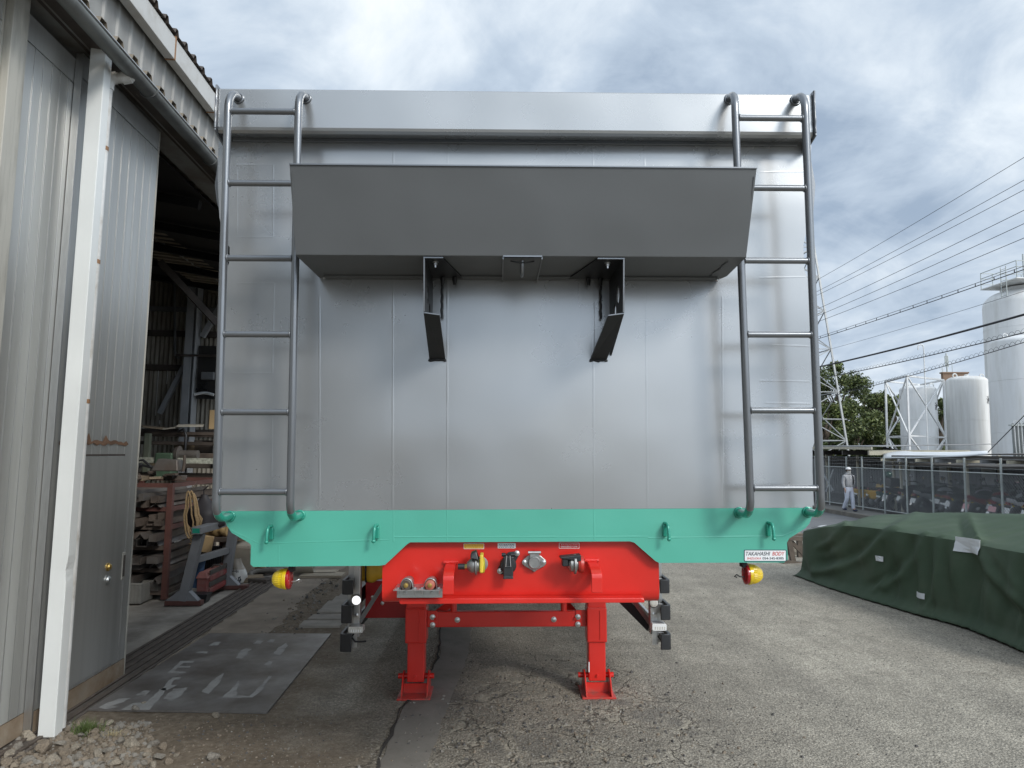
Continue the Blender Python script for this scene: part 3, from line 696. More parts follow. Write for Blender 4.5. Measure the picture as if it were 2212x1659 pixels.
# downpipe cover: folded white sheet, dented low down, and the pvc pipe beside it
px0, px1, py0, py1 = .0, .094, 4.337, 4.418
def cov(u, z):
    """outline of the cover at a height: open at the back"""
    dent = -.020 * math.exp(-((z - .95) / .06) ** 2) + .006 * math.exp(-((z - 1.06) / .05) ** 2)
    q = [(px0, py0 - .03), (px0, py0), (px1 - .03 + dent, py0 - .004 * math.exp(-((z - .95) / .08) ** 2)), (px1 + dent, py0 + .03), (px1 + dent * .6, py1), (px0, py1)]
    return q
zl = [.01 + i * .25 for i in range(3)] + [.62 + i * .04 for i in range(16)] + [1.35 + i * .5 for i in range(6)] + [4.155]
mb = MB(); 
for z in zl: mb.v += [(x_, y_, z) for x_, y_ in [(px0, py0), (px1 - .0, py0)] + [(px1, py1), (px0, py1)]]
mb.v = []
for z in zl:
    dent = -.010 * math.exp(-((z - .93) / .05) ** 2) + .003 * math.exp(-((z - 1.03) / .05) ** 2)
    mb.v += [(px0, py0, z), (px1 + dent, py0 - .25 * dent, z), (px1 + dent * .5, py1, z), (px0, py1, z)]
mb.f = [(j * 4 + i, j * 4 + (i + 1) % 4, j * 4 + 4 + (i + 1) % 4, j * 4 + 4 + i) for j in range(len(zl) - 1) for i in range(4)] + [(3, 2, 1, 0), tuple(len(zl) * 4 - 4 + i for i in range(4))]
mb.mi = [0] * len(mb.f)
pc = W('downpipe_cover', mb, PCOV, bevel=.004)
W('cover_cap', MB().box((px0 - .03, py0 - .008, 4.156), (px1 + .008, py1 + .006, 4.168)), PCOV, pc)
W('cover_foot', MB().box((px0 + .001, py1 + .001, .0), (px0 + .05, py1 + .05, .32)), ALD2, pc)
dpx, dpy = .052, py1 + .042
pts = [(dpx, dpy, .02), (dpx, dpy, 3.95), (dpx + .003, dpy + .002, 3.985), (dpx + .02, dpy + .012, 4.005), (dpx + .05, dpy + .022, 4.01), (dpx + .09, dpy + .03, 4.02), (dpx + .125, dpy + .034, 4.03), (dpx + .138, dpy + .035, 4.05)]
dp = W('downpipe', MB().tube(pts, .033, 16), PVC, smooth=50)
W('elbow', MB().tube([(dpx, dpy, 3.92), (dpx, dpy, 3.955), (dpx + .005, dpy + .004, 3.985), (dpx + .025, dpy + .013, 4.005), (dpx + .045, dpy + .02, 4.01)], .040, 16), PVC, dp, smooth=50)
W('elbow', MB().tube([(dpx + .075, dpy + .027, 4.014), (dpx + .10, dpy + .031, 4.022), (dpx + .125, dpy + .034, 4.03)], .040, 16), PVC, dp, smooth=50)
for z, m_ in ((3.53, RUSTB), (2.80, RUSTB), (1.93, RUSTB), (1.50, PVC), (1.12, PVC)):
    W('pipe_clip', MB().lathe([(-.013, .0345), (.013, .0345)], (dpx, dpy, z), (0, 0, 1), 16), m_, dp, smooth=40)
# ------------------------------------------------------------------ the tipper trailer
FY = 2.95
TR = thing('tipper_trailer', 'silver tipper semi-trailer with green lower band and red chassis, parked nose first', 'trailer', (0.06, 4.85, 0))
def P(name, mb, mat, parent=TR, **k): return mb.build(name, mat, parent, world=True, **k)
def yprism(mb, pts, Y0, Y1, Ym=None, m=0):
    """a plate whose outline is given as measured points on the depth Ym"""
    Ym = Y0 if Ym is None else Ym
    q = [onY(x, y, Ym) for x, y in pts]
    return mb.prism(q, lambda p, k: (p.x, (Y0, Y1)[k], p.z), m)
def yrect(mb, x0, y0, x1, y1, Y0, Y1, m=0): return yprism(mb, [(x0, y0), (x1, y0), (x1, y1), (x0, y1)], Y0, Y1, None, m)
def rounded(pts, r, n=4):
    out = []; k = len(pts)
    for i in range(k):
        a, b, c = Vector(pts[i - 1]), Vector(pts[i]), Vector(pts[(i + 1) % k])
        rr = min(r, (a - b).length * .45, (c - b).length * .45)
        p, q = b + (a - b).normalized() * rr, b + (c - b).normalized() * rr
        for t in range(n + 1):
            t /= n; out.append(tuple((1 - t) ** 2 * p + 2 * t * (1 - t) * b + t * t * q))
    return out

# front plate, silver above and green below the paint line
up = [(472, 306), (470, 380), (474, 470), (486, 520), (496, 534), (497, 562), (487, 588), (480, 700), (477, 960), (483, 985), (480, 1010), (478, 1104),
      (1755, 1096.5), (1755, 968), (1763, 945), (1757, 900), (1751, 700), (1746, 606), (1733, 572), (1733, 540), (1741, 505), (1752, 480), (1752, 308)]
P('front_plate', yprism(MB(), up, FY, FY + .006), SILVER)
lowp = [(478, 1104.3), (489.5, 1134.6), (500, 1150.5)] + rounded([(535, 1170), (542.4, 1177), (541.5, 1186)], 6)[4:11] + [(541, 1219), (547, 1224.5), (820, 1222)]
lowp += [(832, 1220), (879, 1176), (886, 1171.5), (1361, 1169.5), (1370, 1172), (1416, 1212), (1424, 1216), (1694, 1215), (1702, 1208), (1700, 1172), (1705, 1163), (1740, 1141), (1749, 1130), (1753.7, 1117), (1755, 1096.8)]
P('lower_plate', yprism(MB(), lowp, FY - .0005, FY + .0055), GREEN)

# weld seams and print-through lines of the stiffeners behind
def seam(x0, y0, x1, y1, w=2.6, mat=SILVER, d=.0010):
    a, b = onY(x0, y0, FY), onY(x1, y1, FY); L = (b - a).length; mb = MB(); n = max(3, int(L / .05))
    dirv = (b - a).normalized(); s = Vector((dirv.z, 0, -dirv.x)) * w / 1534 * 2.95 / 2
    rows = []
    for i in range(n + 1):
        p = a + (b - a) * (i / n); j = 1 + .35 * random.uniform(-1, 1)
        rows.append([p - s * j, p + Vector((random.uniform(-1, 1) * .0006, 0, 0)) - Vector((0, d * j, 0)), p + s * j])
    rows = [[Vector((q.x, q.y - (.0006 if mat is GREEN else .0001), q.z)) for q in r] for r in rows]
    vs = [q for r in rows for q in r]; fs = []
    for i in range(n):
        for k in range(2): fs.append((i * 3 + k, i * 3 + 3 + k, i * 3 + 4 + k, i * 3 + 1 + k))
    mb.add(vs, fs); P('weld_seam', mb, mat, smooth=60)
for x0, y0, x1, y1 in ((850, 315, 848, 1100), (967, 315, 966, 1100), (1281, 315, 1283, 1098), (1392, 315, 1399, 1097), 
                       (690, 640, 690, 1095), (1560, 640, 1562, 1095)):
    seam(x0, y0, x1, y1, 4.6, SILVER, .00055)
for x0, y0, x1, y1 in ((510, 356, 590, 356), (590, 356, 590, 512), (512, 512, 590, 512), (512, 366, 512, 506), (512, 612, 592, 612), (592, 612, 588, 806),
                       (500, 806, 588, 806), (500, 896, 588, 896), (588, 896, 586, 1095), (1640, 372, 1740, 370), (1668, 745, 1748, 748), (1640, 822, 1748, 824),
                       (1652, 870, 1750, 872), (1640, 600, 1740, 598), (545, 315, 545, 352)):
    seam(x0, y0, x1, y1, 4.4, SILVER, .0004)
for x0, y0, x1, y1 in ((592, 1106, 589, 1172), (850, 1102, 850, 1170), (966, 1102, 966, 1168), (1283, 1101, 1284, 1166), (560, 1174, 840, 1166), (1400, 1162, 1690, 1158),
                       (500, 1146, 560, 1174), (850, 1160, 1400, 1159), (602, 1178, 602, 1222), (1690, 1158, 1738, 1137)):
    seam(x0, y0, x1, y1, 3.4, GREEN)

# header box along the top: face, folded lip, end plates
HY = 2.85
hb = MB()
fx0, fx1 = onY(470, 250, HY).x, onY(1756, 250, HY).x
zt, zf = onY(1100, 196.5, HY).z, onY(1100, 287, HY).z
zb = onY(1100, 309, FY).z
prof = [(HY + .004, zt), (HY, zt - .006), (HY, zf + .015), (HY + .004, zf + .004), (HY + .014, zf - .006), (FY + .0, zb + .012), (FY + .0, zb + .05), (FY + .3, zb + .05), (FY + .3, zt)]
hb.add([(fx0, y, z) for y, z in prof] + [(fx1, y, z) for y, z in prof], [tuple(range(9)), tuple(range(17, 8, -1))] + [(i, i + 9, (i + 1) % 9 + 9, (i + 1) % 9) for i in range(9)])
P('header_box', hb, SILVER, bevel=.002)
P('header_lip', MB().box((fx0 + .03, FY - .012, zb - .006), (fx1 - .03, FY - .0006, zb + .010)), SILVER2, bevel=.002)
for s, x in ((-1, fx0), (1, fx1)):
    mb = MB()
    q = [(HY - .012, zt + .010), (HY - .014, zf - .006), (FY - .012, zb - .035), (FY + .35, zb - .035), (FY + .35, zt + .010)]
    mb.prism(q, lambda p, k: (x + s * (.0005 if k == 0 else .007), p[0], p[1]))
    P('end_plate', mb, SILVER2, bevel=.002)
    mb = MB(); pts = [(x + s * .003, HY - .014 + random.uniform(-.001, .001), zt + .006 - i * (zt - zf) / 14) for i in range(15)]
    mb.tube(pts, [.0045 + random.uniform(-.001, .0012) for _ in pts], 6); P('weld_bead', mb, SILVER2, smooth=80)

# body behind the plate
bw0, bw1 = onY(480, 700, FY).x, onY(1752, 700, FY).x
for s, x in ((-1, bw0 + .02), (1, bw1 - .02)):
    mb = MB().box((x - .004, FY + .0075, 1.40), (x + .004, 9.6, 3.12))
    sp = P('side_wall', mb, SILVER)
    for k in range(7):
        mb = MB().box((x + s * .0045, 3.5 + k * .95, 1.45), (x + s * .055, 3.58 + k * .95, 3.0)); P('side_post', mb, SILVER2, sp)
P('body_floor', MB().box((bw0 + .3, 3.3, 1.18), (bw1 - .3, 9.58, 1.20)), SILVER2)
for s, x, x2 in ((-1, bw0 + .02, bw0 + .3), (1, bw1 - .02, bw1 - .3)): P('floor_slope', MB().hexa([(x2, FY + .0075, 1.19), (x2, 9.6, 1.19), (x, 9.6, 1.395), (x, FY + .0075, 1.395), (x2 - s * .001, FY + .0075, 1.198), (x2 - s * .001, 9.6, 1.198), (x - s * .008, 9.6, 1.399), (x - s * .008, FY + .0075, 1.399)]), SILVER2)
P('tailgate', MB().box((bw0, 9.602, 1.1), (bw1, 9.66, 3.1)), SILVER)
for pts, in (([(474, 322), (466, 350), (460, 395), (464, 430), (474, 470), (500, 470), (500, 322)],), ([(1752, 322), (1758, 350), (1766, 395), (1762, 450), (1756, 480), (1720, 480), (1720, 322)],)):
    P('side_flange', yprism(MB(), pts, FY + .02, FY + .028, FY), SILVER2)
mb = MB(); yprism(mb, [(494, 528), (499, 534), (499, 566), (490, 585), (520, 590), (520, 520)], FY + .03, FY + .05, FY); P('notch_plate', mb, RUBBER)  # dark plate filling the notch in the left edge
mb = MB(); yprism(mb, [(474, 964), (487, 985), (487, 1015), (480, 1030), (520, 1030), (520, 960)], FY + .03, FY + .05, FY); P('notch_plate', mb, RUBBER)

# ladders
def ladder(xo_t, xo_b, xi_t, xi_b, to, ti, bo, bi, rungs, name_label):
    LYt, LYb = 2.752, 2.80
    mo = MB()
    def stile(xt, xb, ta, ba):
        T, Bm = onY(xt, 235, LYt), onY(xb, 1055, LYb)
        A = onY(ta[0], ta[1], HY); C = onY(ba[0], ba[1], FY)
        pts = [A + Vector((0, .004, 0)), A + Vector((0, -.008, 0))]
        top = Vector((A.x, LYt, A.z))
        for i in range(7):                       # bend at the head
            a = math.pi / 2 * i / 6; rr = .086
            pts.append(Vector((A.x + (T.x - A.x) * i / 6, LYt + rr - rr * math.sin(a), A.z - rr + rr * math.cos(a))))
        pts.append(T + Vector((0, 0, -.03)))
        pts.append((T + Bm) / 2)
        rr = .070; z0 = C.z + rr
        for i in range(8):
            a = math.pi / 2 * i / 7
            pts.append(Vector((Bm.x + (C.x - Bm.x) * (i / 7), LYb + rr - rr * math.cos(a), z0 - rr * math.sin(a))))
        pts.append(C + Vector((0, .003, 0)))
        return pts, T, Bm, A, C
    po, To, Bo, Ao, Co = stile(xo_t, xo_b, to, bo)
    pi_, Ti, Bi, Ai, Ci = stile(xi_t, xi_b, ti, bi)
    root = None
    for pts in (po, pi_):
        mb = MB().tube(pts, .0155, 16)
        if root is None: root = P('ladder', mb, SILVER2, smooth=40)
        else: P('stile', mb, SILVER2, root, smooth=40)
        # the foot is sprayed green with the band
        gl = onY(1100, 1100, FY).z
    for pts in (po, pi_):
        ft = [p for p in pts if p.z < onY(1100, 1093, FY).z + .0]
        mb = MB().tube(ft, .0161, 16); P('ladder_foot', mb, GREENM, root, smooth=40)
    for (a0, mt) in ((Ao, SILVER2), (Ai, SILVER2), (Co, GREENM), (Ci, GREENM)):
        mb = MB(); yy = (HY if mt is SILVER2 else FY) - .003
        pts = [(a0.x + .0185 * math.cos(t * .45) + random.uniform(-.0015, .0015), yy, a0.z + .0185 * math.sin(t * .45) + random.uniform(-.0015, .0015)) for t in range(14)]
        mb.tube(pts, .005, 6, closed=True); P('weld_bead', mb, mt, root, smooth=80)
    for y in rungs:
        mid = (y - 235) / (1055 - 235)
        Yr = LYt + (LYb - LYt) * mid
        z = onY(1106, y, Yr).z
        f = lambda A, B: A + (B - A) * ((z - A.z) / (B.z - A.z))
        a, b = f(To, Bo), f(Ti, Bi)
        d = (b - a).normalized()
        a = a + d * .012; b = b - d * .012
        mb = MB().tube([a, b], .0125, 14)
        r = P('rung', mb, SILVER2, root, smooth=40)
        mb = MB()
        for q, sgn in ((a, 1), (b, -1)):
            pts = [q + d * sgn * (.003) + Vector((0, .0135 * math.cos(t * .63), .0135 * math.sin(t * .63))) + d * random.uniform(-.001, .001) for t in range(10)]
            mb.tube(pts, .0032, 5, closed=True)
        for vv in (mb,):
            h = len(mb.v) // 2
        m1 = MB(); m1.v = mb.v[:h]; m1.f = [f_ for f_ in mb.f if max(f_) < h]; m1.mi = [0] * len(m1.f)
        m2 = MB(); m2.v = mb.v[h:]; m2.f = [tuple(i - h for i in f_) for f_ in mb.f if min(f_) >= h]; m2.mi = [0] * len(m2.f)
        for w in (m1, m2): P('weld_bead', w, SILVER2, root, smooth=80)
    return root
ladder(493, 468, 645, 628, (516, 213), (661, 213), (497, 1115), (648, 1113), (246, 400, 561, 724, 891, 1062), 'l')
ladder(1739, 1772, 1588, 1620, (1718, 217), (1575, 215), (1744, 1106), (1596, 1107), (250, 402, 560, 721, 886, 1055), 'r')

# windbreak tray across the front: sloping face, flat bottom, two ends
TX0, TX1 = -0.757, 0.893
Yt, Yb = 2.506, 2.60
ztt, ztb = onY(1106, 357.5, Yt).z, onY(1106, 553, Yb).z
x0t, x1t = onY(625, 357, Yt).x, onY(1635, 359, Yt).x
x0b, x1b = onY(638, 553, Yb).x, onY(1612, 553, Yb).x
mb = MB()
T_ = .0045
mb.hexa([(x0t, Yt, ztt), (x1t, Yt, ztt), (x1t, Yt + T_, ztt), (x0t, Yt + T_, ztt), (x0b, Yb, ztb), (x1b, Yb, ztb), (x1b, Yb + T_, ztb + .001), (x0b, Yb + T_, ztb + .001)])
tray = P('tray', mb, GREYP, bevel=.0015)
bk0, bk1 = onY(690, 608, FY).x, onY(1552, 608, FY).x
zu = ztb - .0005
x0m, x1m = onY(682, 597, FY - .06).x, onY(1570, 597, FY - .06).x
ub = [(x0b, Yb + .0008), (x1b, Yb + .0008), (x1m, FY - .06), (bk1, FY - .001), (bk0, FY - .001), (x0m, FY - .06)]
P('hem', MB().bar((x0t, Yt - .0006, ztt - .002), (x1t, Yt - .0006, ztt - .002), .006, .005), SILVER2, tray)  # rolled hem; its paler colour stands in for the top edge highlight
P('tray_floor', MB().prism(ub, lambda p, k: (p[0], p[1], zu + (.0 if k == 0 else .005))), GREYP, tray, bevel=.001)
P('tray_top', MB().hexa([(x0t + .004, Yt + .03, ztt - .03), (x1t - .004, Yt + .03, ztt - .03), (x1t - .004, FY - .001, ztt - .005), (x0t + .004, FY - .001, ztt - .005),
                         (x0t + .004, Yt + .03, ztt - .026), (x1t - .004, Yt + .03, ztt - .026), (x1t - .004, FY - .001, ztt - .001), (x0t + .004, FY - .001, ztt - .001)]), GREYP, tray)
for (xa, xb, xc) in ((x0t, x0b, bk0), (x1t, x1b, bk1)):
    s = 1 if xa < 0 else -1
    mb = MB().hexa([(xb + s * .001, Yb + .005, ztb + .006), (xc + s * .002, FY - .002, ztb + .006), (xc + s * .007, FY - .002, ztb + .006), (xb + s * .006, Yb + .005, ztb + .006),
                    (xa + s * .005, Yt + .006, ztt - .032), (xc + s * .002, FY - .002, ztt - .010), (xc + s * .007, FY - .002, ztt - .010), (xa + s * .010, Yt + .006, ztt - .032)])
    P('tray_end', mb, GREYP, tray)
P('tray_hem', MB().box((bk0 + .03, FY - .055, zu - .006), (bk1 - .02, FY - .002, zu - .0006)), GREYP, tray, bevel=.001)
for x, yy in ((700, 605), (1548, 605)):
    c = onY(x, yy, FY - .03); P('rivet', MB().lathe([(0, .005), (.004, .005), (.006, .003)], (c.x, c.y, zu - .006), (0, 0, -1), 10), BOLT, tray)
mb = MB()
a, b = onY(1566, 566, Yb + .08), onY(1534, 598, FY - .07)
pts = [Vector((a.x + (b.x - a.x) * i / 12 + random.uniform(-.006, .006), Yb + .06 + (FY - .07 - Yb - .06) * i / 12, zu - .001)) for i in range(13)]
P('weld_bead', mb.tube(pts, [.003 + random.uniform(0, .003) for _ in pts], 6), GREYP, tray, smooth=80)

# two folded hose brackets below the tray
def bracket(side):
    s = side
    if s < 0: xf, xa = onY(917, 600, 2.66).x, onY(964, 600, 2.66).x
    else:     xf, xa = onY(1345, 600, 2.66).x, onY(1281, 600, 2.66).x
    zt_ = ztb - .0015
    zk = onY(1106, 683, 2.70).z
    zb_ = onY(1106, 778, FY).z
    root_x = onY(945 if s < 0 else 1293, 778, FY).x
    d = (1 if s < 0 else -1)
    th = .006
    # cheek: a plate standing fore and aft with two round holes
    mb = MB()
    ch = [(2.62, zt_), (2.64, zk), (FY - .004, zb_ + .02), (FY - .004, zt_)]
    bm = bmesh.new()
    holes = [((2.74, zt_ - .115), .036), ((2.815, zt_ - .165), .030)]
    # plate with holes cut as rings of quads: outer fan between outline samples and hole circles is replaced by a boolean-free strip build
    def outline(n=48):
        L = []
        for i in range(len(ch)):
            p, q = Vector(ch[i]), Vector(ch[(i + 1) % len(ch)])
            for k in range(n // 4): L.append(p + (q - p) * (k / (n // 4)))
        return L
    from mathutils.geometry import delaunay_2d_cdt
    o2 = outline(); vs = list(o2); loops = [list(range(len(o2)))]
    for (c, r_) in holes:
        st = len(vs); vs += [Vector((c[0] + r_ * math.cos(2 * math.pi * i / 20), c[1] + r_ * math.sin(2 * math.pi * i / 20))) for i in range(20)]
        loops.append(list(range(st, st + 20)))
    edges = [(l[i], l[(i + 1) % len(l)]) for l in loops for i in range(len(l))]
    rv, re, rf, *_ = delaunay_2d_cdt(vs, edges, [], 2, 1e-6)
    keep = []
    for f in rf:
        c = sum((rv[i] for i in f), Vector((0, 0))) / len(f)
        if any((c - Vector(h)).length < r_ * .97 for h, r_ in holes): continue
        keep.append(tuple(f))
    n = len(rv)
    mb.add([(xf, p.x, p.y) for p in rv] + [(xf + d * th, p.x, p.y) for p in rv], keep + [tuple(i + n for i in reversed(f)) for f in keep])
    for l in loops:
        mb.add([(xf, vs[i].x, vs[i].y) for i in l] + [(xf + d * th, vs[i].x, vs[i].y) for i in l], [(i, (i + 1) % len(l), (i + 1) % len(l) + len(l), i + len(l)) for i in range(len(l))])
    br = P('hose_bracket', mb, BLACKS, bevel=0)
    # top flange bolted under the tray
    w = abs(xa - xf)
    P('flange', MB().hexa([(xf, 2.615, zt_ - .006), (xf + d * w * .9, 2.615, zt_ - .006), (xf + d * w * 1.6, FY - .03, zt_ - .006), (xf, FY - .03, zt_ - .006),
                           (xf, 2.615, zt_), (xf + d * w * .9, 2.615, zt_), (xf + d * w * 1.6, FY - .03, zt_), (xf, FY - .03, zt_)]), BLACKS, br)
    # front leg folded back to the plate
    wl_ = onY(963, 700, 2.8).x - onY(921, 700, 2.8).x
    A0 = Vector((xf, 2.642, zk)); A1 = Vector((xf + d * wl_ * .78, 2.642, zk - .008))
    hw = .033
    C0 = Vector((root_x - hw * d, FY - .003, zb_)); C1 = Vector((root_x + hw * d, FY - .003, zb_))
    P('front_leg', MB().hexa([A0, A1, A1 + Vector((0, .007, .002)), A0 + Vector((0, .007, .002)), C0, C1, C1 + Vector((0, .002, .012)), C0 + Vector((0, .002, .012))]), BLACKS, br)
    P('edge', MB().bar((xf + d * .003, 2.612, zt_ - .003), (xf + d * .003, 2.634, zk + .004), .005, .005), SILVER2, br)
    P('edge', MB().bar((xf, 2.611, zt_ - .003), (xf + d * w * .9, 2.611, zt_ - .003), .005, .005), SILVER2, br)
    P('edge', MB().bar(A0 + Vector((0, -.001, .001)), A1 + Vector((0, -.001, .001)), .005, .004), SILVER2, br)
    c = Vector((xf + d * w * .5, 2.66, zt_ - .006))
    P('bolt', MB().lathe([(0, .013), (.002, .013), (.0021, .0085), (.012, .0085), (.013, .004), (.022, .004)], c, (0, 0, -1), 6), BOLT, br)
    for k in range(2):
        c = Vector((xf + d * (.05 + .05 * k), FY - .05, zt_ - .008)); P('bolt', MB().lathe([(0, .011), (.008, .010), (.02, .008), (.03, .006)], c, (0, 0, -1), 8), BLACKS, br)
    mb = MB(); pts = [(C0.x - d * .004 + (C1.x - C0.x + d * .008) * i / 10, FY - .004 + random.uniform(-.002, .001), zb_ - .001 + random.uniform(-.002, .002)) for i in range(11)]
    P('weld_bead', mb.tube(pts, [.005 + random.uniform(-.001, .002) for _ in pts], 6), BLACKS, br, smooth=80)
    mb = MB(); xx = xf + d * .045
    pts = [(xx + .0015 * math.sin(i * 1.9), FY - .02, zt_ - .03 - i * .012) for i in range(13)]
    P('cable', mb.tube(pts, .005, 6), BLACKP, br, smooth=80)
bracket(-1); bracket(1)

# hook plate in the middle under the tray
hx0, hx1 = onY(1087, 558, Yb).x, onY(1171, 558, Yb).x
hp = P('hook_plate', MB().box((hx0, Yb + .0045, ztb - .007), (hx1, FY - .006, ztb - .0062)), GREYP)
for x in (hx0, hx1):
    P('edge', MB().bar((x, Yb + .002, ztb - .006), (x, FY - .01, ztb - .012), .004, .010), SILVER2, hp)
P('edge', MB().bar((hx0, Yb - .0015, ztb - .001), (hx1, Yb - .0015, ztb - .001), .004, .006), SILVER2, hp)
hc = onY(1128, 560, Yb + .05); hz = ztb - .007
pts = [(hc.x, Yb + .035, hz + .001), (hc.x, Yb + .037, hz - .02)] + [(hc.x, Yb + .075 - .038 * math.cos(a), hz - .028 - .020 * math.sin(a)) for a in [k * math.pi / 6 for k in range(1, 6)]] + [(hc.x, Yb + .113, hz - .02), (hc.x, Yb + .113, hz + .001)]
P('hook', MB().tube(pts, .0065, 10), SILVER2, hp, smooth=50)
pts = [(hc.x - .045 + .09 * k / 10, Yb + .03, hz - .004 - .006 * math.sin(k * math.pi / 10)) for k in range(11)]
P('spring_clip', MB().tube(pts, .003, 6), BLACKS, hp, smooth=60)

# four tie hooks on the green band
for cx, cy, s in ((585, 1151, 1), (812.5, 1149, 1), (1438, 1145, -1), (1661, 1144, -1)):
    c = onY(cx, cy, FY); h = .0285
    pl = P('tie_hook', MB().box((c.x + s * .006 - .008, FY - .018, c.z - h * .9), (c.x + s * .006 + .008, FY - .0005, c.z + h * .8)), GREENM, bevel=.003)
    pts = [(c.x + s * .005, FY - .004, c.z + h)] + [(c.x - s * .0, FY - .012 - .03 * math.sin(a), c.z + h - .012 + .012 * math.cos(a)) for a in [k * math.pi / 8 for k in range(1, 5)]]
    pts += [(c.x - s * .001, FY - .0455, c.z), (c.x - s * .002, FY - .046, c.z - h * 1.05)]
    P('rod', MB().tube(pts, .0063, 10), GREENM, pl, smooth=50)
    P('knob', MB().sphere((c.x - s * .002, FY - .046, c.z - h * 1.12), .0085, 12), GREENM, pl, smooth=60)

# ------------------------------------------------------------------ lettering
def text(name, body, mat, parent, box, Y, shear=0.0, bold=0.0, world=True, fit=True, flip=False):
    """flat lettering on a plane facing the camera side; box = (x0, y0, x1, y1) measured on depth Y"""
    cu = bpy.data.curves.new(name, 'FONT'); cu.body = body; cu.shear = shear; cu.offset = bold + .012; cu.fill_mode = 'FRONT'
    tmp = bpy.data.objects.new('tmp', cu); SC.collection.objects.link(tmp)
    dg = bpy.context.evaluated_depsgraph_get(); dg.update()
    me = bpy.data.meshes.new_from_object(tmp.evaluated_get(dg))
    bpy.data.objects.remove(tmp); 
    mb = MB(); mb.v = [tuple(v.co) for v in me.vertices]; mb.f = [tuple(p.vertices) for p in me.polygons]; mb.mi = [0] * len(mb.f)
    if not mb.v: return None
    xs = [v[0] for v in mb.v]; ys = [v[1] for v in mb.v]
    x0, x1, y0, y1 = min(xs), max(xs), min(ys), max(ys)
    a, b = onY(box[0], box[1], Y), onY(box[2], box[3], Y)
    fx = lambda v: (v - x0) / (x1 - x0); fy = lambda v: (v - y0) / max(1e-6, (y1 - y0))
    if flip: fx0, fy0 = fx, fy; fx = lambda v: 1 - fx0(v); fy = lambda v: 1 - fy0(v)
    mb.v = [(a.x + (b.x - a.x) * fx(v[0]), Y, b.z + (a.z - b.z) * fy(v[1])) for v in mb.v]
    return mb.build(name, mat, parent, world=world)
INK = M('navy_ink', (0.03, 0.035, 0.05), .5, var=0); INKR = M('red_ink', (0.55, 0.05, 0.05), .5, var=0); INKW = M('white_ink', (.8, .8, .79), .5, var=0)
YEL = M('yellow_label', (.80, .42, .02), .4, var=.03); PAPER = M('white_label', (.78, .79, .80), .4, var=.02); DKB = M('navy_border', (.02, .06, .08), .4, var=0)
def rplate(x0, y0, x1, y1, Y, t, r):
    return yprism(MB(), rounded([(x0, y0), (x1, y0), (x1, y1), (x0, y1)], r, 3), Y - t, Y, Y)
YS = FY - .0006
mk = P('maker_sticker', rplate(1607, 1187.5, 1699, 1213, YS, .0006, 2), DKB)
P('sticker_face', rplate(1608.8, 1189.2, 1697.2, 1211.3, YS - .0008, .0006, 1.5), PAPER, mk)
ty = YS - .0020
text('lettering', 'TAKAHASHI', INK, mk, (1611, 1191.8, 1664, 1200.2), ty, .25)
text('lettering', 'BODY', INKR, mk, (1668, 1191.8, 1695.5, 1200.2), ty, .25)
text('lettering', 'SHIZUOKA', INKR, mk, (1613.5, 1204, 1644, 1208.4), ty, .2)
text('lettering', '054-345-8385', INK, mk, (1647, 1203.6, 1693, 1208.6), ty)
# ------------------------------------------------------------------ red front plate of the chassis with its couplings
RY = 2.985
rp = MB(); 
xl, xr = onY(825.5, 1260, RY).x, onY(1424, 1260, RY).x
zt_, zb_ = 1.30, onY(1106, 1303, RY).z
prof = [(RY, zt_), (RY, zb_ + .05), (RY + .004, zb_ + .026), (RY + .015, zb_ + .009), (RY + .032, zb_ + .001), (RY + .06, zb_), (RY + .06, zb_ + .008), (RY + .035, zb_ + .009), (RY + .020, zb_ + .016), (RY + .011, zb_ + .030), (RY + .008, zb_ + .05), (RY + .008, zt_)]
n = len(prof)
rp.add([(xl, y, z) for y, z in prof] + [(xr, y, z) for y, z in prof], [(i, i + n, (i + 1) % n + n, (i + 1) % n) for i in range(n)] + [tuple(range(n)), tuple(range(2 * n - 1, n - 1, -1))])
red = P('coupling_plate', rp, RED, smooth=50)
mb = MB(); q = [onY(862, 1295.5, RY - .06), onY(866, 1293, RY - .06), onY(1386, 1292, RY - .06), onY(1392, 1294, RY - .06), onY(1392.6, 1302, RY - .06), onY(864, 1305.5, RY - .06), onY(862, 1301, RY - .06)]
mb.prism(q, lambda p, k: (p.x, RY - .06 + (0 if k == 0 else .010), p.z))
P('lip', mb, RED, red, bevel=.003)
ztop = onY(1106, 1293, RY - .06).z
P('lip_shelf', MB().box((onY(866, 1293, RY).x, RY - .05, ztop - .006), (onY(1386, 1293, RY).x, RY - .0005, ztop)), RED, red)
# warning labels
def label(x0, y0, x1, y1, rim, face, name):
    s = P(name, rplate(x0, y0, x1, y1, RY - .0004, .0006, 1.6), rim, red)
    o = P('label_face', rplate(x0 + 1, y0 + 1, x1 - 1, y1 - 1, RY - .0012, .0005, 1.2), face, red); return s
LRED = M('red_label', (.62, .02, .02), .35, var=.02)
label(1001.5, 1174, 1045.8, 1186, PAPER, YEL, 'service_label')
label(1075, 1173, 1114, 1184.5, PAPER, PAPER, 'plate_label')
label(1207.5, 1172.5, 1251.5, 1185, INKW, LRED, 'emergency_label')
ly = RY - .0020
PALEY = M('pale_print', (.85, .62, .18), .5, var=0)
text('lettering', 'サービス ライン', PALEY, red, (1006, 1176.3, 1041, 1179.2), ly)
text('lettering', 'SERVICE LINE', PALEY, red, (1006, 1180.6, 1041, 1183.8), ly)
text('lettering', 'エマージェンシー ライン', INKW, red, (1211.5, 1175, 1247.5, 1177.9), ly)
text('lettering', 'EMERGENCY LINE', INKW, red, (1211.5, 1179.4, 1247.5, 1182.6), ly)
GREYI = M('grey_print', (.22, .23, .27), .5, var=0)
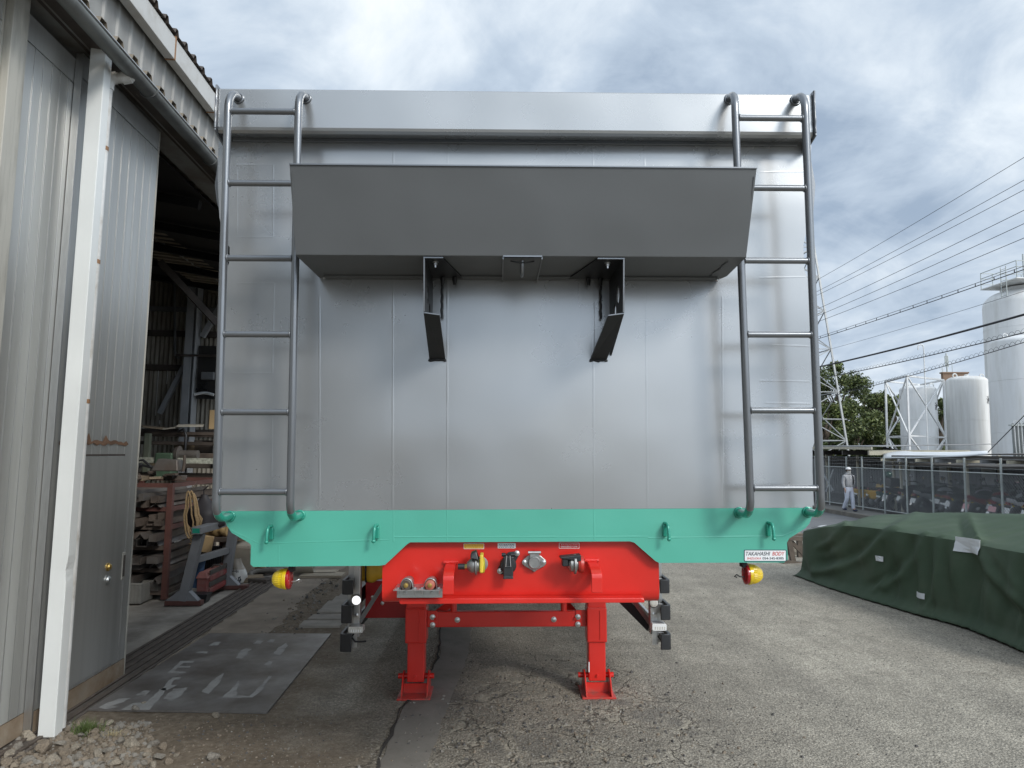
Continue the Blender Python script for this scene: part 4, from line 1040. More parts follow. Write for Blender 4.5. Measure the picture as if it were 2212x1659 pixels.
for k in range(3):      # unreadable small print: bars
    y = 1175.2 + k * 3.1; x = 1077.5
    while x < 1110:
        w = random.uniform(1.2, 5); mb = yrect(MB(), x, y, min(x + w, 1111.5), y + 1.7, ly, ly + .0003); P('small_print', mb, GREYI, red); x += w + random.uniform(.7, 2)
# grab handles: flat bar bent to a D
def handle(cx, top, bot, lean):
    a, b = onY(cx, top, RY), onY(cx, bot, RY - .16)
    mb = MB(); W = .042; th = .009; prof = []
    for i in range(13):
        t = i / 12
        if t < .3: y = RY - .155 * math.sin(t / .3 * math.pi / 2); z = a.z - .035 * (1 - math.cos(t / .3 * math.pi / 2))
        else: y = RY - .155; z = a.z - .035 - (t - .3) / .7 * (a.z - .035 - b.z)
        prof.append(Vector((a.x, y, z)))
    vs = []; 
    for i, p in enumerate(prof):
        d = (prof[min(i + 1, 12)] - prof[max(i - 1, 0)]).normalized(); nrm = Vector((0, -d.z, d.y)) * (-1)
        for (sx, sn) in ((-1, 0), (1, 0), (1, 1), (-1, 1)): vs.append(p + Vector((sx * W / 2, 0, 0)) - nrm * th * sn)
    fs = [(i * 4 + k, i * 4 + (k + 1) % 4, i * 4 + 4 + (k + 1) % 4, i * 4 + 4 + k) for i in range(12) for k in range(4)] + [(3, 2, 1, 0), (48, 49, 50, 51)]
    mb.add(vs, fs); h = P('guard', mb, RED, smooth=40, bevel=.002)
    gz_ = b.z + .05
    P('gusset', MB().prism([(RY, gz_ + .03), (RY, gz_ - .03), (RY - .146, gz_ - .01)], lambda p, k: (a.x + (-.004 if k == 0 else .004) - lean * .012, p[0], p[1])), RED, h)
    P('gusset', MB().box((a.x - .030, RY - .012, a.z - .002), (a.x + .030, RY, a.z + .010)), RED, h, bevel=.002)
    mb = MB(); pts = [(a.x - .03 + .06 * i / 9, RY - .01, a.z + .004 + random.uniform(-.003, .003)) for i in range(10)]
    P('weld_bead', mb.tube(pts, .0045, 6), RED, h, smooth=80)
handle(968 + 6, 1216, 1285, 1); handle(1288 - 10, 1212, 1281, -1)

# air couplings
def lath(prof, c, ax, mat, par, n=20, name='ring'): return P(name, MB().lathe(prof, c, ax, n), mat, par, smooth=35)
GREYM = M('cast_grey_metal', (.33, .33, .32), .42, .8, .15, 40, .05, 120)
c = onY(1028, 1222, RY - .08)
sv = lath([(0, .022), (.03, .022), (.032, .030), (.036, .030), (.037, .024)], (c.x + .018, RY, c.z), (0, -1, 0), GREYM, TR, name='service_coupling')
lath([(0, .014), (.012, .026), (.018, .030), (.030, .030), (.034, .038), (.040, .038), (.043, .026), (.05, .024)], (c.x - .036, RY - .075, c.z), (1, 0, 0), GREYM, sv, name='coupling_head')
lath([(0, .026), (.008, .031), (.018, .030), (.022, .024)], (c.x + .014, RY - .075, c.z), (1, 0, 0), M('yellow_coupling_ring', (.45, .40, .03), .35, var=.1), sv, name='yellow_ring')
lath([(0, .012), (.026, .012), (.027, .009), (.031, .009)], (c.x - .0715, RY - .075, c.z - .004), (1, 0, 0), BLACKP, sv, 12, 'plug')
lath([(0, .010), (.014, .010)], (c.x - .048, RY - .075, c.z - .004), (1, 0, 0), BRASS, sv, 6, 'nut')
P('cover', MB().hexa([(c.x - .022, RY - .115, c.z + .034), (c.x + .012, RY - .115, c.z + .026), (c.x + .012, RY - .035, c.z + .026), (c.x - .022, RY - .035, c.z + .034),
                      (c.x - .020, RY - .105, c.z + .052), (c.x + .002, RY - .105, c.z + .060), (c.x + .002, RY - .045, c.z + .060), (c.x - .020, RY - .045, c.z + .052)]), BLACKP, sv, bevel=.004)
P('flange', MB().box((c.x + .016, RY - .11, c.z - .024), (c.x + .030, RY - .03, c.z + .046)), M('yellow_flange', (.68, .50, .05), .4), sv, bevel=.004)
c = onY(1238, 1219, RY - .08)
ec = lath([(0, .022), (.03, .022), (.032, .030), (.036, .030), (.037, .024)], (c.x + .006, RY, c.z), (0, -1, 0), GREYM, TR, name='emergency_coupling')
lath([(0, .012), (.008, .024), (.014, .030), (.024, .030), (.028, .040), (.036, .040), (.039, .026), (.046, .024)], (c.x - .024, RY - .075, c.z), (1, 0, 0), GREYM, ec, name='coupling_head')
lath([(0, .030), (.010, .035), (.022, .033)], (c.x + .020, RY - .075, c.z), (1, 0, 0), M('red_coupling_ring', (.45, .03, .02), .35), ec, name='red_ring')
P('cover', MB().hexa([(c.x - .055, RY - .105, c.z + .026), (c.x + .03, RY - .105, c.z + .014), (c.x + .03, RY - .045, c.z + .014), (c.x - .055, RY - .045, c.z + .026),
                      (c.x - .052, RY - .105, c.z + .032), (c.x + .03, RY - .105, c.z + .040), (c.x + .03, RY - .045, c.z + .040), (c.x - .052, RY - .045, c.z + .032)]), BLACKP, ec, bevel=.004)
P('block', MB().box((c.x - .045, RY - .10, c.z - .006), (c.x - .022, RY - .05, c.z + .026)), BLACKP, ec, bevel=.004)
# black seven-pin socket
c = onY(1097.5, 1217, RY)
bs = P('black_socket', yprism(MB(), rounded([(1075, 1228), (1096, 1192), (1119, 1190), (1121, 1198), (1100, 1240), (1079, 1240)], 7, 4), RY - .014, RY, RY), BLACKP, bevel=.003)
lath([(0, .034), (.030, .033), (.034, .029), (.035, .020)], (c.x, RY - .014, c.z - .002), (0, -1, 0), BLACKP, bs, 24, 'barrel')
P('lid', MB().hexa([(c.x - .020, RY - .062, c.z - .044), (c.x + .020, RY - .062, c.z - .044), (c.x + .020, RY - .045, c.z - .044), (c.x - .020, RY - .045, c.z - .044),
                    (c.x - .021, RY - .060, c.z + .036), (c.x + .021, RY - .060, c.z + .036), (c.x + .021, RY - .045, c.z + .036), (c.x - .021, RY - .045, c.z + .036)]), BLACKP, bs, bevel=.004)
P('lid_tip', MB().hexa([(c.x - .021, RY - .066, c.z - .052), (c.x + .021, RY - .066, c.z - .052), (c.x + .021, RY - .045, c.z - .052), (c.x - .021, RY - .045, c.z - .052),
                        (c.x - .018, RY - .064, c.z - .040), (c.x + .018, RY - .064, c.z - .040), (c.x + .018, RY - .045, c.z - .040), (c.x - .018, RY - .045, c.z - .040)]), BLACKP, bs, bevel=.002)
for s in (-1, 1): P('hinge', MB().cyl((c.x + s * .010, RY - .05, c.z + .042), (c.x + s * .027, RY - .05, c.z + .042), .0075, 12), BLACKP, bs, smooth=40)
pts = [(c.x - .007, RY - .064, c.z + .04), (c.x - .010, RY - .066, c.z - .003), (c.x + .010, RY - .066, c.z - .003), (c.x + .007, RY - .064, c.z + .04)]
P('spring', MB().tube(pts, .0022, 6), BOLT, bs)
def bolt(x, y, Y, r, par, mat=BOLT, proud=.008):
    q = onY(x, y, Y); b = P('bolt', MB().lathe([(0, r * 1.35), (.0018, r * 1.35), (.002, r), (proud, r), (proud + .0012, r * .75)], q, (0, -1, 0), 12), mat, par, smooth=35); return b
for x, y in ((1117, 1195), (1080, 1233.5)):
    bolt(x, y, RY - .014, .0085, bs)
# grey socket
c = onY(1154, 1213, RY)
gs = P('grey_socket', yprism(MB(), rounded([(1126.5, 1211), (1142, 1198), (1166, 1198), (1181, 1211), (1178, 1221), (1160, 1230), (1154, 1236), (1147, 1230), (1130, 1221)], 5, 4), RY - .012, RY, RY), GREYM, bevel=.003)
lath([(0, .026), (.016, .026), (.019, .023), (.0192, .020), (.0175, .019), (.0175, .001)], (c.x, RY - .012, c.z - .001), (0, -1, 0), GREYM, gs, 24, 'lid')
P('lid_arm', MB().box((c.x - .020, RY - .026, c.z + .012), (c.x + .020, RY - .012, c.z + .036)), GREYM, gs, bevel=.002)
P('hinge', MB().cyl((c.x - .026, RY - .025, c.z + .040), (c.x + .026, RY - .025, c.z + .040), .006, 12), ZINC, gs, smooth=40)
for x in (1133, 1174.5): bolt(x, 1214.5, RY - .012, .0075, gs)
# parking bracket with two dummy couplings
x0, x1 = onY(855.5, 1270, RY - .08).x, onY(956, 1270, RY - .08).x
z1, z0 = onY(1106, 1269.5, RY - .08).z, onY(1106, 1290, RY - .08).z
pk = P('hose_parking_bracket', MB().box((x0 + .004, RY - .084, z0), (x1, RY - .080, z1)), ZINC, bevel=.001)
P('shelf', MB().box((x0 - .004, RY - .13, z1 - .001), (x1, RY - .0005, z1 + .002)), ZINC, pk)
for x, y in ((875, 1281), (907, 1278), (933, 1280)): bolt(x, y, RY - .084, .006, pk, ZINC, .004)
PLUGB = M('dark_dummy_plug', (.10, .08, .07), .5); PLUGR = M('rusty_dummy_plug', (.42, .12, .08), .6, var=.2, scale=40)
for px_, pm, tp in ((877, PLUGB, 0), (928.8, PLUGR, 1)):
    cc = onY(px_, 1260, RY - .13); zc = z1 + .020
    d = lath([(0, .020), (.10, .020), (.101, .017), (.098, .014), (.096, .001)] if not tp else [(0, .019), (.10, .019), (.103, .013), (.106, .007)], (cc.x, RY - .03, zc), (0, -1, 0), pm, pk, 20, 'dummy_plug')
    lath([(0, .010), (.012, .009), (.013, .004)], (cc.x, RY - .125, zc), (0, -1, 0), BRASS, pk, 12, 'brass_tip')
    pts = [(cc.x - .026, RY - .09, z1 + .003)] + [(cc.x - .0225 * math.cos(a), RY - .09, zc + .0225 * math.sin(a)) for a in [k * math.pi / 10 for k in range(11)]] + [(cc.x + .026, RY - .09, z1 + .003)]
    mb = MB(); k = len(pts)
    mb.add([(p[0], RY - .115, p[2]) for p in pts] + [(p[0], RY - .06, p[2]) for p in pts], [(i, i + 1, i + 1 + k, i + k) for i in range(k - 1)])
    P('clamp', mb, ZINC, pk, smooth=60, solid=.002)
    for s in (-1, 1):
        q = (cc.x + s * .033, RY - .1, z1 + .008); P('bolt', MB().lathe([(0, .007), (.006, .007), (.0061, .0035), (.03, .0035)], q, (0, 0, -1), 6), BOLT, pk)
        P('bolt_tab', MB().box((cc.x + s * .0225, RY - .115, z1 + .0022), (cc.x + s * .045, RY - .06, z1 + .004)), ZINC, pk)

# ------------------------------------------------------------------ landing legs, cross beam, chassis
LY = 4.925
def leg(xa, xb, ia, ib, fa, fb, s):
    X0, X1 = onY(xa, 1350, LY).x, onY(xb, 1350, LY).x
    I0, I1 = onY(ia, 1430, LY + .01).x, onY(ib, 1430, LY + .01).x
    F0, F1 = onY(fa, 1500, LY - .05).x, onY(fb, 1500, LY - .05).x
    zj = onY(1106, 1389, LY).z
    lg = P('landing_leg', MB().box((X0, LY, zj), (X1, LY + (X1 - X0), 1.15)), RED, bevel=.010)
    mb = MB().box((X0 - .004, LY - .004, zj), (X1 + .004, LY + (X1 - X0) + .004, zj + .23)); P('sleeve', mb, RED, lg, bevel=.008)
    xm = (X0 + X1) / 2 + .02 * s
    mb = MB(); pts = [(xm + random.uniform(-.001, .001), LY - .005, zj + .02 + i * .19 / 8) for i in range(9)]; P('weld_bead', mb.tube(pts, .0035, 5), RED, lg, smooth=80)
    mb = MB(); pts = [(X0 + (X1 - X0) * i / 9, LY - .003, zj + .232 + random.uniform(-.002, .002)) for i in range(10)]; P('weld_bead', mb.tube(pts, .004, 5), RED, lg, smooth=80)
    P('inner_tube', MB().box((I0, LY + .008, .085), (I1, LY + .008 + (I1 - I0), zj + .05)), RED, lg, bevel=.008)
    q = ((I0 + I1) / 2, LY + .008, .125); P('pin', MB().cyl(q, (q[0], q[1] - .014, q[2]), .009, 10), RED, lg)
    P('foot', MB().box((F0, LY - .09, .0), (F1, LY + .17, .012)), RED, lg, bevel=.003)
    for x, sg in ((I0 - .030, 1), (I1 + .022, 1)):
        P('foot_cheek', MB().prism([(LY - .085, .013), (LY + .165, .013), (LY + .13, .13), (LY + .045, .155), (LY + .0, .13)], lambda p, k: (x + (0 if k == 0 else .009), p[0], p[1])), RED, lg, bevel=.002)
    P('foot_back', MB().box((I0 - .02, LY + .02, .013), (I1 + .02, LY + .03, .075)), RED, lg)
    P('foot_pin', MB().cyl((I0 - .065, LY + .07, .11), (I1 + .06, LY + .07, .11), .018, 12), RED, lg, smooth=40)
    return X0, X1
a0, a1 = leg(876.4, 920, 879.5, 917, 858.4, 930.5, 1)
b0, b1 = leg(1269.5, 1309.7, 1271.5, 1308.5, 1256.6, 1329.5, 1)
CY = LY + .05
zc1, zc0 = onY(1106, 1321, CY).z, onY(1106, 1354.5, CY).z
cb = P('cross_beam', MB().box((a1 + .0045, CY, zc0), (b0 - .0045, CY + .05, zc1)), RED, bevel=.006)
for x0_, x1_ in ((a1 + .004, a1 + .075), (b0 - .075, b0 - .004)):
    P('beam_lug', MB().box((x0_, CY - .008, zc0 + .004), (x1_, CY - .0005, zc1 + .008)), RED, cb, bevel=.003)
for x, y in ((934.5, 1333), (934.5, 1350), (988, 1339), (1196.5, 1338), (1248.5, 1332.5), (1248.5, 1348.5)):
    bolt(x, y, CY - .008 if x < 950 or x > 1240 else CY, .014, cb, BOLT, .012)
for sx, x_lo, x_hi in ((-1, 934, 985), (1, 1249, 1215)):
    a = onY(x_lo, 1334, CY - .012); b = onY(x_hi, 1296, CY + .25); P('brace', MB().bar(a, b, .055, .012, (0, -1, .4)), RED, bevel=.003)
    c = onY(1218 if sx > 0 else 980, 1322, CY + .02); P('stay', MB().cyl((c.x, CY + .02, zc1 - .002), (c.x, CY + .02, 1.15), .022, 12), RED, smooth=40)
# gear box stub between
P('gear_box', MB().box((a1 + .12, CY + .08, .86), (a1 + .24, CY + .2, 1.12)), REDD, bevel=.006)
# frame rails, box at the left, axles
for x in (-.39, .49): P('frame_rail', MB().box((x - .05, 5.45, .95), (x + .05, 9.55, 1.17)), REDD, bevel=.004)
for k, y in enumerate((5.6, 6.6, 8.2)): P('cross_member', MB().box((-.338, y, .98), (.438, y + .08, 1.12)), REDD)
tb0, tb1 = onY(789, 1290, 5.35), onY(912, 1290, 5.35)
zz1, zz0 = onY(1106, 1254, 5.35).z, onY(1106, 1334, 5.35).z
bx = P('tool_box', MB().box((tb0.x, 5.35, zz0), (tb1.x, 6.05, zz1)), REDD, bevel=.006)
for x, y in ((805, 1290), (826, 1303)): bolt(x, y, 5.35, .010, bx)
P('strap_bar', MB().box((tb0.x + .04, 5.34, zz1 + .012), (tb0.x + .20, 5.36, zz1 + .020)), ALU, bx)
for ya in (8.2, 9.2):
    ax = P('axle', MB().cyl((-.95, ya, .5), (1.05, ya, .5), .06, 12), BLACKS, smooth=40)
    for s, x in ((-1, -.93), (1, 1.03)):
        w = P('wheel', MB().lathe([(0, .30), (.02, .44), (.05, .49), (.2, .49), (.23, .44), (.25, .30)], (x - .125, ya, .5), (1, 0, 0), 32), RUBBER, smooth=40)
        P('rim', MB().lathe([(0, .1), (.02, .29), (.262, .29), (.27, .1)], (x - .13, ya, .5), (1, 0, 0), 24), WHITE, w, smooth=40)

# side guards: aluminium post, three black-ended rails running back, lamps
LAMPW = bpy.data.materials.new('lit_marker_lens'); LAMPW.use_nodes = True
_b = LAMPW.node_tree.nodes['Principled BSDF']; _b.inputs['Base Color'].default_value = (.85, .85, .85, 1); _b.inputs['Emission Color'].default_value = (1, 1, 1, 1); _b.inputs['Emission Strength'].default_value = 0.7; _b.inputs['Roughness'].default_value = .2
LENS = M('clear_lens', (.62, .60, .55), .25, 0, .1, 60, coat=.5)
OLIVE = M('zinc_lamp_plate', (.20, .19, .14), .45, .4, .06, 8)
def guard(s):
    GY = 4.72
    if s < 0: rails = ((737, 762, 1254, 1285), (735, 759, 1308, 1347), (732.5, 758, 1370, 1409)); px0, px1, pyb = 763.5, 777.5, 1374.5
    else:     rails = ((1426, 1449, 1253, 1282), (1427.5, 1451, 1308, 1340), (1428, 1452, 1371, 1404)); px0, px1, pyb = 1404, 1419.5, 1372
    pt0, pt1 = onY(px0, 1300, GY + .1).x, onY(px1, 1300, GY + .1).x
    zbt = onY(1106, pyb, GY + .1).z
    sg = P('side_guard', MB().box((pt0, GY + .10, zbt), (pt1, GY + .16, 1.16)), ALU, bevel=.004)
    for q in (6.6, 8.0): P('guard_post', MB().box((pt0, q, zbt), (pt1, q + .06, 1.16)), ALU, sg, bevel=.004)
    P('channel', MB().box((pt0 - (.05 if s < 0 else -.05), GY + .165, zbt + .02), (pt1 - (.05 if s < 0 else -.05), GY + .20, 1.10)), ALU, sg, bevel=.003)
    for (x0_, x1_, y0_, y1_) in rails:
        A, B = onY(x0_, y0_, GY), onY(x1_, y1_, GY)
        xa, xb_ = A.x, B.x; zt2, zb2 = A.z, B.z; W = xb_ - xa
        out = []                                      # plan outline: a rounded nose, thin wall, rail running back
        t = .018
        xo, xi = (xa, xb_) if s < 0 else (xb_, xa); d = 1 if s < 0 else -1
        prof = [(xi, GY), (xo + d * .02, GY + .002), (xo + d * .006, GY + .010), (xo, GY + .03), (xo - d * .0, GY + .22), (xo + d * t, GY + .22), (xo + d * t, GY + .035), (xo + d * .03, GY + t), (xi, GY + t)]
        mb = MB().prism(prof, lambda p, k: (p[0], p[1], zb2 if k == 0 else zt2)); P('rail_nose', mb, BLACKP, sg, smooth=50, bevel=.003)
        mb = MB().box((xo + d * .001, GY + .2205, zb2 + .003), (xo + d * .022, 8.3, zt2 - .003)); P('rail', mb, BLACKP if s < 0 else ALU, sg, bevel=.003)
        mb = MB().box((xo + d * .023, GY + .12, (zt2 + zb2) / 2 - .03), (pt0 - .0005 if s < 0 else pt1 + .0005, GY + .15, (zt2 + zb2) / 2 + .03)); P('rail_bracket', mb, ALU, sg)
    bolt((px0 + px1) / 2, 1329 if s < 0 else 1327, GY + .10, .012, sg)
    # lamp plate between the two upper rails
    if s < 0: l0, l1, y0_, y1_, lx = 757.5, 781, 1284.5, 1304, 769 + 1
    else:     l0, l1, y0_, y1_, lx = 1401, 1424, 1282, 1303, 1412
    P('lamp_plate', yprism(MB(), rounded([(l0, y0_), (l1, y0_), (l1, y1_), (l0, y1_)], 7, 4), GY + .085, GY + .09), OLIVE, sg)
    q = onY(lx, 1296.5 if s < 0 else 1302, GY + .085)
    P('marker_lens', MB().lathe([(0, .030), (.006, .029), (.010, .024), (.0115, .012)], q, (0, -1, 0), 20), LAMPW if s < 0 else LENS, sg, smooth=50)
    P('lens_ring', MB().torus((q.x, q.y - .002, q.z), (0, 1, 0), .031, .0025, 24, 6), BLACKP, sg, smooth=60)
    # work light
    if s < 0: w0, w1, y0_, y1_ = 752, 783.5, 1354, 1368
    else:     w0, w1, y0_, y1_ = 1409, 1440, 1348, 1363
    wk = P('work_light', yprism(MB(), rounded([(w0, y0_), (w1, y0_), (w1, y1_), (w0, y1_)], 3, 3), GY + .02, GY + .095, GY + .02), WHITE if s > 0 else LENS, sg, bevel=.003)
    for k in range(5):
        e0 = w0 + (w1 - w0) * (.18 + .16 * k); P('lamp_cell', yrect(MB(), e0, y0_ + 6, e0 + 2.6, y1_ - 2.5, GY + .0185, GY + .0198), LENS if s > 0 else WHITE, sg)
    # diagonal strut to the frame
    if s < 0: a, b = onY(777, 1343, GY + .13), onY(828, 1262, GY + .3)
    else:     a, b = onY(1407, 1350, GY + .13), onY(1370, 1300, GY + .3)
    P('strut', MB().bar(a, b, .028, .006, (0, -1, 0)), ALU, sg)
    if s > 0:
        a, b = onY(1405, 1356, GY + .2), onY(1345, 1296, GY + .35); P('strut', MB().bar(a, b, .06, .03, (0, -1, 0)), BLACKP, sg)
    q0 = onY(764 if s < 0 else 1426, 1369, GY + .05); pts = [q0 + Vector((0, 0, 0)), q0 + Vector((-.012, -.005, -.02)), q0 + Vector((.01, 0, -.05)), q0 + Vector((.05, .02, -.055)), q0 + Vector((.07, .05, -.06))]
    P('cable', MB().tube(pts, .006, 6), RUBBER, sg, smooth=80)
    P('light_bracket', MB().box((pt0 + .004, GY + .06, zbt - .055), (pt1 - .006, GY + .064, zbt + .04)), ALU, sg)
guard(-1); guard(1)

# amber marker lamps under the plate corners: dome outwards, red lens inwards
AMB = M('amber_lens', (.70, .49, .010), .22, 0, .05, 60, coat=.6, spec=.6); REDL = M('red_lens', (.34, .008, .010), .12, 0, .05, 20, coat=.8)
def marker(cx, cy, s):
    c = onY(cx, cy, FY + .06)
    k = .0435
    hb_ = P('marker_lamp', MB().lathe([(0, k * .98), (.006, k * 1.0), (.010, k * .98)], c, (s, 0, 0), 28), REDL, smooth=40)
    P('red_lens', MB().lathe([(0, k * .97), (.002, k * .93), (.004, k * .6), (.005, .002)], c, (-s, 0, 0), 28), REDL, hb_, smooth=60)
    P('lens_rim', MB().lathe([(.010, k * .99), (.012, k * 1.02), (.024, k * 1.0), (.026, k * .9)], c, (s, 0, 0), 28), AMB, hb_, smooth=30)
    mb = MB(); n = 60; prof = [(.026, .92), (.040, .88), (.054, .76), (.064, .60), (.070, .44), (.0705, .02)]
    vs = []
    for t, r in prof:
        for j in range(n):
            rr = k * r * (1 + (.02 if j % 2 else -.02) * (1 if r > .3 else 0)); a = 2 * math.pi * j / n
            vs.append((c.x + s * t, c.y + rr * math.cos(a), c.z + rr * math.sin(a)))
    mb.add(vs, [(i * n + j, i * n + (j + 1) % n, (i + 1) * n + (j + 1) % n, (i + 1) * n + j) for i in range(len(prof) - 1) for j in range(n)])
    P('amber_dome', mb, AMB, hb_)
    P('stalk', MB().box((c.x - s * .006 - .009, c.y - .02, c.z + .03), (c.x - s * .006 + .009, c.y + .02, 1.19)), BLACKS, hb_)
    pts = [(c.x - s * .012, c.y - .02, c.z - .008), (c.x - s * .03, c.y - .025, c.z - .006), (c.x - s * .042, c.y - .022, c.z + .002), (c.x - s * .05, c.y - .02, c.z - .006), (c.x - s * .04, c.y - .02, c.z - .010)]
    P('wire', MB().tube(pts, .003, 6), BOLT if s < 0 else BLACKP, hb_, smooth=80)
marker(627, 1250, -1); marker(1609, 1240, 1)
P('paint_scuff', yrect(MB(), 1271.5, 1430, 1273.6, 1452, LY + .0072, LY + .0079), PAPER)

# yellow bundle hung behind the left guard
YB = thing('wrapped_bundle', 'yellow wrapped bundle hung by dark straps behind the red coupling plate', 'bundle', tuple(onY(798, 1252, 5.0)))
c0 = onY(800, 1234, 5.0); YC = M('yellow_tarpaulin', (.50, .29, .015), .55, 0, .12, 6, .15, 30)
def blob(u, v):
    a = u * 2 * math.pi; t = v * math.pi
    r = .088 * (1 + .10 * math.sin(3 * a + 2) + .08 * math.sin(7 * t + a)); 
    return (c0.x + math.cos(t) * .105, c0.y + r * math.sin(t) ** .6 * math.cos(a), c0.z + .02 + r * math.sin(t) ** .6 * math.sin(a))
MB().grid(24, 16, blob).build('bag', YC, YB, smooth=60, world=True)
for dx in (-.025, .095):
    MB().torus((c0.x + dx, c0.y, c0.z + .02), (1, .1, 0), .092 if dx < 0 else .05, .006, 20, 6).build('strap', RUBBER, YB, world=True, smooth=60)
CAM_I = CAM_M.inverted()
def proj(P_):
    v = CAM_I @ (Vector(P_) - CAM_O); return 1106 - 1534 * v.x / v.z, 829.5 + 1534 * v.y / v.z
# ------------------------------------------------------------------ street side: pavement, fence, shelter
U_ROT = (0, 0.0175, 0)
PAVE_Z, ROAD_Z, KX = -.72, -.88, 13.65
PAVM = M('pavement_concrete', (.16, .155, .145), .85, 0, .2, 2, .2, 40)
KERBM = M('kerb_concrete', (.15, .135, .115), .85, 0, .25, 2.5, .2, 40)
ROADM = M('road_asphalt', (.115, .118, .122), .85, 0, .15, 1.5, .3, 80)
struct(MB().box((KX + .16, -20, -1.0), (40, 80, PAVE_Z)).build('pavement', PAVM))
kb = bpy.data.objects.new('kerb', None); SC.collection.objects.link(kb); struct(kb)
for k in range(34):
    y = 8 + k * 1.2; MB().box((KX + random.uniform(-.006, .006), y, -1.0), (KX + .157, y + 1.19, PAVE_Z + .004)).build('kerb_stone', KERBM, kb, bevel=.012)
rs = MB(); 
for i in range(20):
    x0_, x1_ = 7.0 + i * .34, 7.0 + (i + 1) * .34
    if x0_ > KX - .01: break
    x1_ = min(x1_, KX - .002); rs.add([(x0_, 12, gz(x0_) + .005), (x1_, 12, gz(x1_) + .005), (x1_, 70, gz(x1_) + .005), (x0_, 70, gz(x0_) + .005)], [(0, 1, 2, 3)])
struct(rs.build('street', ROADM))

GALV = M('galvanised_post', (.40, .43, .42), .5, .4, .1, 6, .03, 60)
CREAM = M('cream_post', (.44, .41, .32), .6, 0, .15, 6, .03, 60)
MESHM = M('chain_link_wire', (.30, .31, .31), .5, .5, .1, 8)
FX = 14.85
FY0, FY1 = 18.4, 33.2
fn = thing('chain_link_fence', 'tall chain link fence with galvanised posts along the pavement', 'fence', (FX, 25, PAVE_Z))
def FN(name, mb, mat, **k): return mb.build(name, mat, fn, world=True, **k)
def lean(z): return .0175 * (z - PAVE_Z)
ztr, zbr, ztop = .98, -.60, 1.44
postpx = [(1822, 30.2), (1863.5, 28.9), (1910, 27.25), (1963.3, 25.75), (2020.5, 24.2), (2084.5, 22.5), (2157, 20.85)]
py_ = [p[1] for p in postpx] + [19.2, 31.8, 33.2]
for y in py_:
    FN('post', MB().cyl((FX, y, PAVE_Z), (FX + lean(ztop), y, ztop), .034, 10), GALV, smooth=50)
FN('top_rail', MB().cyl((FX + lean(ztr), FY0, ztr), (FX + lean(ztr), FY1, ztr), .020, 8), GALV, smooth=50)
FN('bottom_rail', MB().cyl((FX, FY0, zbr), (FX, FY1, zbr), .020, 8), GALV, smooth=50)
for z in (1.12, 1.26, 1.40): FN('barbed_wire', MB().tube([(FX + lean(z) - .02, FY0 + (FY1 - FY0) * i / 30, z + .012 * math.sin(i * 2.1)) for i in range(31)], .006, 5), MESHM)
mb = MB(); pit = .11; H_ = ztr - zbr; r = .0040
y = FY0 - H_
while y < FY1:
    for s in (0, 1):
        ya, yb_ = (y, y + H_) if s == 0 else (y + H_, y); za, zb_ = zbr, ztr
        # clip to the fence ends
        def at(yy): return za + (zb_ - za) * (yy - ya) / (yb_ - ya)
        lo, hi = max(min(ya, yb_), FY0), min(max(ya, yb_), FY1)
        if hi - lo < .02: continue
        z0_, z1_ = at(lo), at(hi); o_ = .004 * (1 if s else -1)
        A, B = (FX + lean(z0_) + o_, lo, z0_), (FX + lean(z1_) + o_, hi, z1_)
        mb.add([(A[0] - r, A[1], A[2]), (A[0] + r, A[1] - r, A[2] + r), (A[0] + r, A[1] + r, A[2] - r), (B[0] - r, B[1], B[2]), (B[0] + r, B[1] - r, B[2] + r), (B[0] + r, B[1] + r, B[2] - r)], [(0, 1, 4, 3), (1, 2, 5, 4), (2, 0, 3, 5)])
    y += pit
stuff(FN('chain_link_mesh', mb, MESHM))

# shelter behind the fence
SHM = M('shelter_dark_steel', (.07, .062, .055), .6, .2, .2, 4); SHW = M('shelter_white_sheet', (.62, .64, .66), .45, 0, .08, 1.5)
SHG = M('grey_panel_wall', (.17, .175, .18), .6, 0, .12, 1.2, .03, 40)
sh = thing('bike_shelter', 'long low motorcycle shelter with dark roof edge and cream posts behind the fence', 'shelter', (17, 25, PAVE_Z))
def S(name, mb, mat, par=sh, **k): return mb.build(name, mat, par, world=True, **k)
SX0, SX1 = 15.25, 19.2
for y in (20.3, 23.15, 27.0, 31.2):
    S('front_post', MB().box((SX0 + .10, y - .035, PAVE_Z), (SX0 + .17, y + .035, 1.36)), CREAM)
for y in (19.2, 22.0, 24.8, 27.6, 30.4): S('inner_post', MB().box((17.6, y - .05, PAVE_Z), (17.7, y + .05, 1.5)), CREAM)
def sheet3(name, q, t, mat, n=8, sag=0.0):
    a, b, c, d = [Vector(p) for p in q]
    def f(u, v): p = (a.lerp(b, u)).lerp(d.lerp(c, u), v); p.z -= sag * math.sin(math.pi * u) * (1 - .0 * v); return p
    return S(name, MB().grid(n, n, f), mat, solid=t, smooth=60)
# right-hand roof: dark edge beam and rafters
S('edge_beam', MB().box((SX0 - .03, 17.5, 1.36), (SX0 + .03, 27.3, 1.50)), SHM)
sheet3('roof_sheet', [(SX0 - .10, 17.5, 1.545), (SX0 - .10, 22.2, 1.545), (SX1, 22.2, 1.62), (SX1, 17.5, 1.62)], .03, SHM)
for k in range(9): 
    y = 18.4 + k * 1.15; S('rafter', MB().box((SX0 - .26, y, 1.27), (SX1, y + .07, 1.37)), GREYST if k % 2 else CREAM)
S('roof_liner', MB().box((SX0 + .05, 17.5, 1.13), (SX1, 28.2, 1.17)), SHM)
